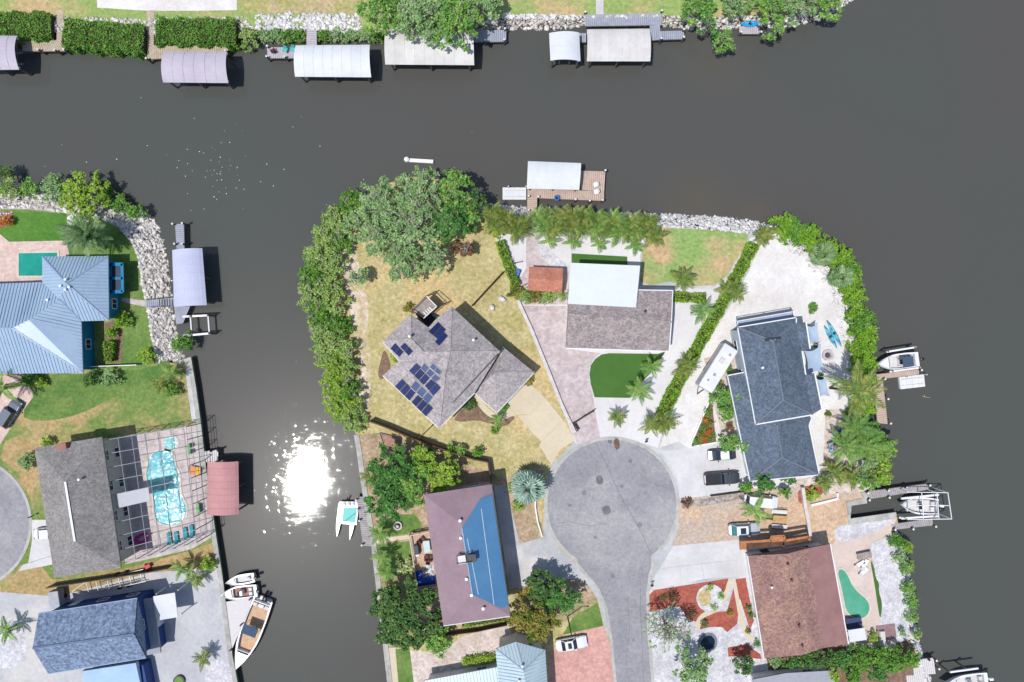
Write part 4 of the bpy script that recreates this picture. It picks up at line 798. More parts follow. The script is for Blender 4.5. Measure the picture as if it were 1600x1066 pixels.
MB().bar(cz[0]+Vector((0, 0, .03)), cz[5]+Vector((0, 0, .03)), .16, .06).build('cover_edge', M('pale_trim', (150, 176, 206)), cover)
vents(h8, [(719, 813, e+2.2), (720, 840, e+2.1), (729, 904, e+2.1), (737, 929, e+2.1), (755, 950, e+1.4)], WHITE, .16)
trimline(h8, [V['D'], V['Cc']], GUT); trimline(h8, [V['B'], V['Cc']], M('bronze_trim', (92, 92, 96)))
ch = thing('rooftop_unit', 'grey metal box frame standing on the ridge of the mauve and blue roof', 'roof unit', P(729, 873, e+2.3))
MB().box(P(722, 874, e+2.7), (1.1, 1.2, .5), .14).build('casing', GREYM, ch)
for x, y in ((714, 869), (714, 881), (735, 866), (737, 878)): MB().bar(P(x, y, e+1.8), P(x, y, e+3.1), .07).build('leg', DARKM, ch)
MB().bar(P(714, 869, e+3.1), P(735, 866, e+3.1), .08).bar(P(714, 881, e+3.1), P(737, 878, e+3.1), .08).bar(P(714, 869, e+3.1), P(714, 881, e+3.1), .08).build('top_frame', DARKM, ch)
MB().box(P(737, 872, e+2.6), (1.3, 1.1, .5), .14).build('fan_box', DARKM, ch)
# --- bottom house with pale metal roof
PALEM = M('pale_aqua_metal', (202, 222, 230), (194, 214, 224), ns=.2, rough=.4, fine=.03, spec=.5); SEAMP = M('pale_aqua_seam', (176, 198, 210), rough=.4)
e = G+4.6
h9 = thing('house', 'house with pale aqua standing seam metal hip roof beside the salmon paver drive', 'house', P(800, 1090, G))
V = dict(A=(774, 1014, e), B=(806, 1003, e), B2=(852, 1016, e), Cc=(858, 1110, e), D=(785, 1125, e), K=(818, 1048, e+2.2), L=(824, 1085, e+2.2))
roof(h9, V, ['A B K'.split(), 'B B2 K'.split(), 'B2 Cc L K'.split(), 'Cc D L'.split(), 'D A K L'.split()], e-.2, PALEM, seam=.5, seam_mat=SEAMP)
walls(h9, [V[k][:2] for k in ('A', 'B', 'B2', 'Cc', 'D')], e, WHITE, .5)
for k in 'AB': ridgecap(h9, V[k], V['K'], SEAMP, .2)
ridgecap(h9, V['B2'], V['K'], SEAMP, .2); vents(h9, [(811, 1063, e+1.9), (816, 1040, e+1.9)])
Vw = dict(A=(662, 1064, G+3), B=(781, 1042, G+3), Cc=(790, 1100, G+3.9), D=(670, 1122, G+3.9))
roof(h9, Vw, ['A B Cc D'.split()], G+2.7, PALEM, 'wing_roof', seam=.5, seam_mat=SEAMP)
walls(h9, [(664, 1066), (783, 1044), (792, 1100), (672, 1120)], G+2.95, WHITE, .3, 'wing_wall')
solq = [P(756, 1058, G+3.4), P(781, 1054, G+3.4), P(784, 1075, G+3.75), P(759, 1079, G+3.75)]
# --- parts of two houses cut by the lower edge
h10 = thing('house', 'flat grey roofed house in the trees south of the brown house', 'house', P(1230, 1095, G))
roof(h10, dict(A=(1176, 1062, G+3), B=(1228, 1052, G+3), B3=(1300, 1048, G+3), Cc=(1312, 1120, G+3.4), D=(1190, 1130, G+3.4)), ['A B B3 Cc D'.split()], G+2.7, AX)
walls(h10, [(1178, 1064), (1300, 1050), (1312, 1118), (1190, 1128)], G+2.95, WHITE, .3)
# ------------------------------------------------------------------ docks and boathouses
DECKT = M('tan_decking', (214, 190, 176), (200, 176, 162), ns=1, rough=.9, leaf=0, fine=.08)
DECKG = M('grey_decking', (178, 182, 196), (164, 170, 186), ns=1, rough=.9, fine=.08)
DECKS = M('sandy_decking', (206, 190, 168), (188, 172, 150), ns=1, rough=.9, fine=.1)
PILE = M('pile_timber', (122, 112, 104), (98, 90, 84), ns=2, rough=.95)
def dock(label, quads, piles, mat, z=1.25, name='dock', cat='dock', group=None):
    c = P(*quads[0][0], z); t = thing(name, label, cat, (c.x, c.y, 0), group); pl = MB()
    for q in quads:
        a, b_, c_, d = P2(q, z); n = max(2, int((b_-a).length/.3)); g = .06
        for i in range(n):
            s0, s1 = (i+g)/n, (i+1-g)/n; v = [a.lerp(b_, s0), a.lerp(b_, s1), d.lerp(c_, s1), d.lerp(c_, s0)]; dz = Vector((0, 0, random.uniform(-.006, .006)))
            v = [p+dz for p in v]; w = [p-Vector((0, 0, .05)) for p in v]; pl.add(v+w, [[3, 2, 1, 0], [4, 5, 6, 7]]+[[j, (j+1) % 4, (j+1) % 4+4, j+4] for j in range(4)])
        dn = Vector((0, 0, .16))
        for e0, e1 in ((a, b_), (d, c_), (a.lerp(d, .5), b_.lerp(c_, .5))): MB().bar(e0-dn, e1-dn, .14, .2).build('frame_beam', PILE, t)
    pl.build('deck_planks', mat, t, kind='stuff')
    for x, y in piles:
        p = P(x, y, z); o = MB().tube([(p.x, p.y, -1.5), (p.x, p.y, z+.75)], .15, 9).build('pile', PILE, t)
        MB().lathe([(.17, 0), (.17, .05), (.02, .16)], (p.x, p.y, z+.75), 9).build('pile_cap', WHITE, o)
    return t
def boathouse(label, cor, n, mat, arch=.75, z=3.3, piles=3, beam=WHITE, group=None, along='AB'):
    """roof of n arched sheets on timber piles; cor = A,B,C,D at the eaves, ridge along AB"""
    if along == 'AD': cor = [cor[1], cor[2], cor[3], cor[0]]
    A, B, C_, D = P2(cor, z); m = (A+B+C_+D)/4; t = thing('boathouse', label, 'boathouse', (m.x, m.y, 0), group); K = 10
    prof = lambda p, q, s: p.lerp(q, s)+Vector((0, 0, arch*math.sin(math.pi*s)**.8))
    for i in range(n):
        s0, s1 = max(0, i/n-.003), min(1, (i+1)/n+.003); dz = Vector((0, 0, .012*(i % 2))); mb = MB(); vs = []
        for k in range(K+1):
            s = k/K; vs += [prof(A.lerp(B, s0), D.lerp(C_, s0), s)+dz, prof(A.lerp(B, s1), D.lerp(C_, s1), s)+dz]
        nn = len(vs); dn = [v-Vector((0, 0, .03)) for v in vs]; fs = []
        for k in range(K): fs += [[2*k, 2*k+1, 2*k+3, 2*k+2], [nn+2*k+2, nn+2*k+3, nn+2*k+1, nn+2*k], [2*k, 2*k+2, nn+2*k+2, nn+2*k], [2*k+1, nn+2*k+1, nn+2*k+3, 2*k+3]]
        fs += [[0, nn, nn+1, 1], [2*K, 2*K+1, nn+2*K+1, nn+2*K]]; mb.add(vs+dn, fs).build('roof_panel', mat, t)
    for i in range(1, n):
        rb = MB(); pts = [prof(A.lerp(B, i/n), D.lerp(C_, i/n), k/K)+Vector((0, 0, .03)) for k in range(K+1)]
        for p, q in zip(pts, pts[1:]): rb.bar(p, q, .04, .035)
        rb.build('roof_seam', mat, t)
    ia = [A.lerp(D, .08), B.lerp(C_, .08), D.lerp(A, .08), C_.lerp(B, .08)]
    for p, q in ((ia[0], ia[1]), (ia[2], ia[3])): MB().bar(p-Vector((0, 0, .12)), q-Vector((0, 0, .12)), .14, .22).build('eave_beam', beam, t)
    for p, q in ((ia[0], ia[1]), (ia[2], ia[3])):
        for i in range(piles):
            w = p.lerp(q, .06+.88*i/(piles-1)); MB().tube([(w.x, w.y, -1.5), (w.x, w.y, z-.1)], .15, 8).build('pile', PILE, t)
    for i in range(piles):
        w0 = ia[0].lerp(ia[1], .06+.88*i/(piles-1)); w1 = ia[2].lerp(ia[3], .06+.88*i/(piles-1)); MB().bar(w0-Vector((0, 0, .3)), w1-Vector((0, 0, .3)), .12, .18).build('cross_beam', PILE, t)
    cr = MB()
    for s in (.3, .7): cr.bar(ia[0].lerp(ia[1], .12).lerp(ia[2].lerp(ia[3], .12), s)+Vector((0, 0, -2.1)), ia[0].lerp(ia[1], .88).lerp(ia[2].lerp(ia[3], .88), s)+Vector((0, 0, -2.1)), .2, .25)
    cr.build('lift_bunks', GREYM, t); return t
CW = M('canopy_white', (234, 236, 240), (224, 228, 234), ns=.4, rough=.75, fine=.03, orand=.03)
CWB = M('canopy_cream', (230, 228, 226), (216, 212, 208), ns=.3, rough=.8, fine=.05, orand=.04)
CM = M('canopy_mauve', (206, 198, 210), (196, 186, 200), ns=.3, rough=.8, fine=.04, orand=.03)
CL = M('canopy_lilac', (204, 208, 232), (196, 200, 226), ns=.3, rough=.75, fine=.03, orand=.03)
CR = M('canopy_red', (206, 152, 152), (196, 142, 144), ns=.3, rough=.8, fine=.04, orand=.04)
boathouse('mauve canopied boathouse cut off by the western end of the north bank', [(-40, 56), (27, 56), (30, 109), (-40, 110)], 5, CM)
boathouse('mauve arched boathouse beside the sandy dock between clipped mangrove hedges', [(256, 81), (355, 81), (357, 130), (255, 129)], 6, CM)
boathouse('white arched boathouse at the end of the narrow grey walkway', [(462, 71), (578, 70), (580, 121), (461, 120)], 8, CW)
boathouse('longest white boathouse partly under the overhanging bank tree', [(602, 48), (740, 48), (741, 102), (602, 101)], 9, CWB)
boathouse('smallest white boathouse with a short arched roof and outboard showing', [(858, 52), (905, 51), (907, 96), (860, 95)], 4, CW, .6, along='AD', piles=2)
boathouse('white ribbed boathouse against the broad blue grey dock', [(917, 46), (1015, 45), (1016, 96), (917, 96)], 9, CWB)
boathouse('white low pitched boathouse on the tan dock off the white rock bank', [(825, 252), (908, 255), (905, 297), (823, 295)], 6, CW, .45)
boathouse('lilac arched boathouse beside the curved rock bank', [(269, 391), (316, 388), (323, 477), (272, 480)], 7, CL, along='AD')
boathouse('faded red arched boathouse beside the screened pool', [(324, 721), (372.5, 721), (373.5, 803.5), (323.5, 804)], 8, CR, along='AD')
dock('sandy timber dock with a walkway through the hedge at the western boathouse', [[(35, 63), (94, 63), (105, 80), (35, 80)], [(88, 16), (88, 64), (96, 64), (100, 16)]], [(90, 81), (104, 80), (64, 80)], DECKS)
dock('sandy timber dock in an L around the mauve boathouse', [[(230, 71), (356, 72), (356, 84), (230, 93)], [(229, 16), (229, 71), (240, 71), (241, 16)]], [(232, 94), (290, 92), (355, 82)], DECKS)
dock('pale walkway dock with deck chairs beside the white boathouse', [[(417, 74), (479, 74), (479, 91), (418, 91)], [(479, 22), (479, 92), (495, 92), (494.5, 22)]], [(419, 91), (447, 91), (420, 75)], M('pale_decking', (206, 198, 204), (194, 186, 194), ns=1, rough=.9, fine=.06))
dock('short blue grey dock under the edge of the bank tree', [[(739, 47), (791, 47), (791, 65), (741, 66)]], [(758, 66), (788, 65), (789, 48)], DECKG)
dock('broad blue grey dock with side finger between two white boathouses', [[(912.6, 23), (1034, 20), (1034, 39), (914, 41)], [(1015, 40), (1031, 39), (1033, 62), (1017, 63)], [(1032, 49), (1069, 48), (1069, 61), (1032, 62)], [(905, 52), (916, 52), (916, 66), (905, 66)]], [(1032, 63), (1067, 61), (1067, 49), (914, 22), (1033, 20)], DECKG)
dock('tan dock with two white chairs and a blue tub beyond the palm row', [[(824, 295), (944, 299), (944, 314), (824, 309)], [(907, 267), (946, 268), (944, 299), (907, 297)], [(824, 309), (824, 342), (839, 342), (839, 309)]], [(826, 308), (841, 309), (899, 313), (941, 314), (945, 268), (826, 330), (842, 331), (921, 315)], DECKT)
dock('narrow grey dock running north from the lilac boathouse', [[(273.5, 350), (276, 389), (288, 389), (287, 350)], [(272, 479), (297, 479), (286, 505), (275, 507)]], [(273, 351), (288, 350), (276, 382), (288, 382)], DECKG)
gw = dock('grey gangway with open dark rungs crossing the rock bank', [[(227, 469), (274.7, 465), (274.7, 478), (227, 480)]], [], DECKG, 1.5, 'gangway', 'gangway')
for i in range(7):
    x = 249+i*4; MB().bar(P(x, 467.5, 1.53), P(x+.4, 477.5, 1.53), .16, .05).build('rung', DARKM, gw)
for ya, yb in ((469, 464.5), (480, 478.5)): MB().bar(P(229, ya, 2.4), P(275, yb, 2.4), .06).build('handrail', DARKM, gw); MB().bar(P(252, (ya+yb)/2, 1.5), P(252, (ya+yb)/2, 2.4), .06).build('rail_post', DARKM, gw)
dock('white landing beside the red boathouse', [[(318, 706), (341, 703), (341, 722), (322, 722)]], [(341, 704), (330, 705)], M('white_decking', (226, 220, 220), rough=.9, fine=.06))
dock('weathered grey dock along the seawall beside the catamaran', [[(557, 776), (567, 853), (582, 854), (571, 776)]], [(558, 780), (563, 812), (567, 850), (560, 795)], M('weathered_decking', (188, 182, 184), (168, 162, 164), ns=1, rough=.95, fine=.12))
dock('tan L shaped dock beside the boat lift east of the coconut palm', [[(1365, 589), (1371, 661), (1387, 663), (1379, 591)], [(1365, 586), (1436, 577), (1436, 585), (1379, 592)]], [(1379, 592), (1384, 623), (1388, 661), (1436, 578)], DECKT)
dock('grey plank dock along the north side of the boat slip', [[(1349, 769), (1450, 756), (1451, 765), (1352, 781)]], [(1353, 769), (1385, 765), (1413, 761), (1449, 757), (1386, 776), (1355, 780)], M('weathered_decking', (188, 182, 184)))
dock('grey plank dock along the south side of the boat slip', [[(1392, 820), (1457, 810), (1458, 821), (1395, 828)]], [(1402, 807), (1395, 826), (1423, 825), (1458, 821)], M('weathered_decking', (188, 182, 184)))
dock('white sunlit dock with a step ramp at the southeastern corner', [[(1426, 1032), (1459, 1028), (1462, 1053), (1428, 1056)], [(1416, 1056), (1448, 1054), (1452, 1100), (1420, 1104)]], [(1459, 1029), (1463, 1042), (1450, 1030)], M('white_decking', (226, 220, 220)))
dock('small pale platform under the branches holding a blue kayak', [[(1155, 41), (1188, 41), (1188, 53), (1155, 53)]], [(1156, 53), (1187, 53)], M('pale_decking', (206, 198, 204)), .8)
def floatdock(label, q, z=.42):
    a = P2(q, z); c = sum(a, Vector())/4; t = thing('floating_dock', label, 'floating dock', (c.x, c.y, 0)); i1 = inset([(p.x, p.y) for p in a], .03)
    MB().prism([(p[0], p[1]) for p in i1], -.1, z-.08).build('float', WHITE, t, bevel=.05)
    n = 4
    for i in range(n):
        s0, s1 = i/n+.01, (i+1)/n-.01; w = [a[0].lerp(a[1], s0), a[0].lerp(a[1], s1), a[3].lerp(a[2], s1), a[3].lerp(a[2], s0)]; MB().prism([(p.x, p.y) for p in w], z-.08, z).build('float_section', CW, t)
    d = (a[1]-a[0]).normalized()
    for s in (.25, .75):
        p, q2 = a[0].lerp(a[3], s), a[1].lerp(a[2], s); MB().bar(p+d*.3+Vector((0, 0, .04)), q2-d*.3+Vector((0, 0, .04)), .18, .1).build('runner', CWB, t)
    for p in (a[0].lerp(a[1], .25), a[0].lerp(a[1], .98)): MB().tube([(p.x, p.y, -1.5), (p.x, p.y, 1.3)], .1, 8).build('pile', CWB, t)
floatdock('white floating drive on dock beside the tan dock walkway', [(785, 293), (822.5, 293), (822.5, 312), (785, 312)])
floatdock('white floating drive on dock moored to the tan L shaped dock', [(1404.5, 589), (1444, 585), (1446, 604), (1407, 608.5)])
pb = thing('mooring_beam', 'white pontoon beam floating off the tip of the big tree', 'pontoon', P(656, 252, 0))
MB().bar(P(636, 250.5, .3), P(677, 253, .3), .55, .35).build('beam', WHITE, pb); MB().lathe([(.4, 0), (.4, .6), (.1, .75)], P(636, 250.5, .2), 10).build('end_float', WHITE, pb)
# empty boat lift
lf = thing('boat_lift', 'empty boat lift with white beams below the lilac boathouse', 'boat lift', P(306, 508, 0))
for a, c in (((286, 495), (326, 493)), ((285.5, 525), (329, 521))): MB().bar(P(*a, 2.2), P(*c, 2.2), .3, .3).build('top_beam', WHITE, lf)
for a, c in (((298, 496), (300, 523)), ((325.5, 494), (327.5, 521))): MB().bar(P(*a, 1.5), P(*c, 1.5), .22, .25).build('cradle_beam', GREYM, lf)
for x, y in ((299, 494.5), (326, 493), (300, 524), (328, 521)): p = P(x, y, 2.2); MB().tube([(p.x, p.y, -1.5), (p.x, p.y, 2.6)], .15, 8).build('pile', PILE, lf)
# ------------------------------------------------------------------ boats
GEL = M('gelcoat_white', (248, 248, 250), rough=.25, spec=.5, fine=.02); TEAK = M('teak_deck', (222, 186, 152), (206, 168, 134), ns=2, rough=.7)
NAVYC = M('navy_canvas', (74, 92, 116), rough=.9, fine=.1); BLKM = M('engine_black', (46, 48, 54), rough=.35)
def hullshape(L, Wd, n=14):
    pts = []
    for i in range(n+1):
        t = i/n; x = -L/2+L*t; w = Wd/2*(1-max(0, (t-.45)/.55)**2.2)*(.9+.1*min(1, t*4)); pts.append((x, max(.02, w)))
    return pts
def boat(name, label, px, py, L, Wd, ang, z=.0, deck=None, cover=None, engines=1, ttop=None, console=True, seats=2, cockpit=(-.42, .18)):
    c = P(px, py, z+.8); t = lthing(name, label, 'boat', (c.x, c.y, z), R(ang)); sh = hullshape(L, Wd); H = .75+.03*L
    b = MB(); rows = []
    for x, w in sh:
        rise = .25*max(0, x/(L/2))**2; rows.append([(x, -w, H+rise), (x, -w*.82, .25+rise*.6), (x, 0, -.15+rise*1.6), (x, w*.82, .25+rise*.6), (x, w, H+rise)])
    n = len(rows); b.v = [p for r in rows for p in r]
    for i in range(n-1):
        for j in range(4): a = i*5+j; b.f.append([a, a+5, a+6, a+1])
    b.f.append([0, 1, 2, 3, 4]); b.build('hull', GEL, t)
    x0, x1 = cockpit[0]*L, cockpit[1]*L; dk = MB()          # deck rim round an open cockpit
    inn = [(min(max(x, x0), x1), max(.01, min(w-.22, Wd/2-.24))) for x, w in sh]
    for i in range(n-1):
        (xa, wa), (xb, wb) = sh[i], sh[i+1]; ra, rb = .25*max(0, xa/(L/2))**2, .25*max(0, xb/(L/2))**2
        if xb <= x0+1e-6 or xa >= x1-1e-6: dk.poly([(xa, -wa, H+ra), (xb, -wb, H+rb), (xb, wb, H+rb), (xa, wa, H+ra)])
        else:
            for s in (-1, 1):
                q = [(xa, s*wa, H+ra), (xb, s*wb, H+rb), (xb, s*max(.05, wb-.24), H+rb), (xa, s*max(.05, wa-.24), H+ra)]; dk.poly(q if s < 0 else q[::-1])
    dk.build('deck', GEL, t)
    fl = [(x, w*.86-.1) for x, w in sh if x0-.35 < x < x1+.35]; MB().add([(x, -max(.1, w), .42) for x, w in fl]+[(x, max(.1, w), .42) for x, w in fl], [[i, i+1, len(fl)+i+1, len(fl)+i] for i in range(len(fl)-1)]).build('cockpit_floor', deck or CWB, t)
    cx = (x0+x1)/2
    for x in (x0, x1): MB().box((x, 0, (H+.42)/2), (.08, Wd*.78, H-.42)).build('bulkhead', GEL, t)
    if console:
        k = MB().box((cx+.3, 0, .95), (.7, .8, 1.05)).build('console', GEL, t, bevel=.08); MB().box((cx+.62, 0, 1.6), (.06, .8, .45), 0, 0, -.5).build('windshield', GLASS, k)
    for i in range(seats): MB().box((x0+.55+i*.0, (i-(seats-1)/2)*Wd*.32, .75), (.55, Wd*.26, .5)).build('seat', CW if i % 2 else CWB, t, bevel=.06)
    for i in range(engines):
        y = (i-(engines-1)/2)*.55; o = MB().box((-L/2-.3, y, H+.25), (.6, .42, .55)).build('outboard_motor', WHITE if i % 2 == 0 and engines > 1 else BLKM, t, bevel=.1); MB().box((-L/2-.3, y, H-.45), (.22, .14, .95)).build('motor_leg', BLKM, o)
    rl = MB(); pts = [(x, w-.06, H+.3+.25*max(0, x/(L/2))**2) for x, w in sh if x > L*.1]
    for s in (-1, 1):
        for p, q in zip(pts, pts[1:]): rl.bar((p[0], s*p[1], p[2]), (q[0], s*q[1], q[2]), .035)
    rl.build('bow_rail', GREYM, t)
    if ttop:
        MB().box((cx, 0, 2.35), (ttop[0], ttop[1], .08)).build('hardtop', ttop[2], t, bevel=.03)
        for sx in (-1, 1):
            for sy in (-1, 1): MB().bar((cx+sx*ttop[0]*.4, sy*ttop[1]*.4, .5), (cx+sx*ttop[0]*.4, sy*ttop[1]*.4, 2.33), .05).build('top_post', GREYM, t)
    return t
def liftposts(label, pts, beams, z=2.4):
    t = thing('boat_lift', label, 'boat lift', P(*pts[0], 0))
    for x, y in pts: p = P(x, y, z); MB().tube([(p.x, p.y, -1.5), (p.x, p.y, z+.2)], .14, 8).build('pile', PILE, t)
    for a, c in beams: MB().bar(P(*a, z), P(*c, z), .26, .26).build('top_beam', WHITE, t)
    return t
boat('motor_boat', 'white motor boat with grey hardtop raised beside the tan L shaped dock', 1402, 565.5, 6.6, 2.5, 187, 1.2, ttop=(1.7, 1.5, NAVYC), engines=1)
liftposts('boat lift with white beams holding the boat with grey hardtop', [(1387, 549), (1429, 543), (1394, 580), (1436, 575)], [((1385, 550), (1431, 542.5)), ((1390, 581), (1438, 574.5))])
boat('motor_boat', 'white blunt bowed boat under an open pipe frame in the slip', 1436, 790, 5.9, 2.7, 176, 1.0, seats=2, engines=2, cockpit=(-.44, .3))
fr = thing('boat_lift', 'boat lift with tall white pipe frame at the slip mouth', 'boat lift', P(1450, 790, 0))
q = [(1418, 769), (1481, 770), (1487, 811), (1419, 812)]
for a, c in ((q[0], q[1]), (q[1], q[2]), (q[2], q[3]), ((1440, 769), (1443, 812)), ((1464, 770), (1467, 811)), ((1419, 790), (1484, 790))): MB().bar(P(*a, 3.4), P(*c, 3.4), .1).build('frame_bar', WHITE, fr)
for x, y in q+[(1464, 770), (1467, 811)]: p = P(x, y, 3.4); MB().tube([(p.x, p.y, -1.5), (p.x, p.y, 3.4)], .09, 8).build('post', WHITE, fr)
for a, c in (((1408, 779), (1466, 773)), ((1408, 810), (1466, 806))): MB().bar(P(*a, 1.9), P(*c, 1.9), .3, .3).build('lift_beam', WHITE, fr)
boat('motor_boat', 'white boat with dark seats on the lift at the southeastern dock', 1508, 1067, 7.0, 2.6, 188, 1.0, seats=2, engines=2)
liftposts('boat lift with long white beam at the southeastern corner', [(1482, 1049), (1508, 1044), (1488, 1084), (1524, 1080)], [((1484, 1050), (1528, 1044)), ((1488, 1085), (1532, 1080))])
boat('motor_yacht', 'large white boat with tan teak cockpit moored along the concrete yard', 392, 989, 11.6, 3.4, 249, 0, deck=TEAK, seats=3, engines=2, ttop=(1.5, 2.4, NAVYC), cockpit=(-.44, .26))
boat('skiff', 'small white boat with a brown cockpit tied up at the seawall', 374, 926, 5.6, 2.1, 187, 0.2, deck=M('brown_deck', (170, 130, 112), rough=.8), seats=2, engines=1)
boat('skiff', 'narrow white skiff tied north of the boat with brown cockpit', 376, 906, 4.4, 1.6, 190, 0.3, seats=1, engines=1, console=False)
wd_ = thing('wedge_dock', 'white triangular dock wedged between the large boat and the seawall', 'dock', P(365, 965, 0))
MB().prism([(p.x, p.y) for p in P2([(345, 942), (394, 933), (390, 950), (361, 1018)], 1.2)], 1.0, 1.22).build('deck_floor', M('white_decking', (226, 220, 220)), wd_)
for x, y in ((392, 935), (362, 1014), (378, 975)): p = P(x, y, 1.2); MB().tube([(p.x, p.y, -1.5), (p.x, p.y, 1.9)], .13, 8).build('pile', PILE, wd_)
ct = thing('catamaran', 'white catamaran with a mint green trampoline deck moored at the seawall', 'boat', P(544, 808, 0))
for x0, y0, x1, y1 in ((533, 786, 527, 838), (556, 787, 547, 843)):
    a, c = P(x0, y0, .4), P(x1, y1, .4); mb = MB(); d = (c-a).normalized(); nr = Vector((-d.y, d.x, 0)); K = 8; rings = []
    for i in range(K+1):
        s = i/K; p = a.lerp(c, s); w = .32*(1-max(0, (s-.55)/.45)**2)+.02; rings.append([p-nr*w+Vector((0, 0, .3)), p-Vector((0, 0, .6)), p+nr*w+Vector((0, 0, .3))])
    mb.v = [tuple(v) for r in rings for v in r]
    for i in range(K):
        for j in range(3): mb.f.append([i*3+j, (i+1)*3+j, (i+1)*3+(j+1) % 3, i*3+(j+1) % 3])
    mb.f += [[0, 1, 2], [3*K+2, 3*K+1, 3*K]]; mb.build('pontoon', GEL, ct)
MB().prism([(p.x, p.y) for p in P2([(530, 784.5), (560, 784.5), (557, 820.6), (528.5, 818.5)], .9)], .72, .82).build('deck', GEL, ct)
MB().prism([(p.x, p.y) for p in P2([(537, 794), (558, 793), (555, 817), (534, 815)], .9)], .83, .86).build('deck_mat', M('mint_canvas', (140, 222, 216), rough=.8, fine=.04), ct)
MB().bar(P(535, 818, 1.0), P(571, 790, 1.3), .07).build('boom', DARKM, ct)
for x in (538, 545, 552): MB().box(P(x, 788, .98), (.5, .45, .35)).build('seat', CW, ct, bevel=.04)
MB().tube([P(543, 783, .4), P(543, 778, 1.0)], .12, 7).build('outboard_motor', BLKM, ct)
def kayak(label, px0, px1, mat, w=.38, z=G+.02, cat='kayak', name='kayak'):
    a, c = P(*px0, z), P(*px1, z); L = (c-a).length; ang = math.atan2((c-a).y, (c-a).x); m = (a+c)/2; t = lthing(name, label, cat, (m.x, m.y, z), ang); b = MB(); K = 12; rows = []
    for i in range(K+1):
        s = i/K; ww = max(.015, w*math.sin(math.pi*s)**.7); x = (s-.5)*L; rk = .12*(2*s-1)**4; rows.append([(x, -ww, .22+rk), (x, -ww*.6, rk*.7), (x, ww*.6, rk*.7), (x, ww, .22+rk), (x, 0, .30+rk)])
    b.v = [p for r in rows for p in r]
    for i in range(K):
        for j in range(5): b.f.append([i*5+j, i*5+(j+1) % 5, (i+1)*5+(j+1) % 5, (i+1)*5+j][::-1])
    b.f += [[0, 1, 2, 3, 4], [5*K+4, 5*K+3, 5*K+2, 5*K+1, 5*K]]; b.build('hull', mat, t)
    MB().lathe([(.24, 0), (.26, .07), (.2, .07), (.19, .01)], (0, 0, .27), 14).build('cockpit_rim', BLKM, t); MB().box((-.1, 0, .34), (.3, .3, .08)).build('seat', BLKM, t)
    MB().bar((-L*.3, .1, .34), (L*.2, .12, .34), .04).build('paddle', WHITE, t)
TQ = M('turquoise_plastic', (40, 186, 206), (52, 130, 170), ns=1.2, rough=.4, thr=(.45, .55))
kayak('turquoise kayak on white sand, the one nearer the shade sails', (1287, 509), (1306.5, 544), TQ); kayak('turquoise kayak on white sand, the one nearer the rocks', (1291, 500.5), (1314, 542), TQ)
kayak('bright blue kayak lying on the small platform under bare branches', (1157, 39), (1186, 37), M('bright_blue_plastic', (40, 160, 226), rough=.4), .5, .84)
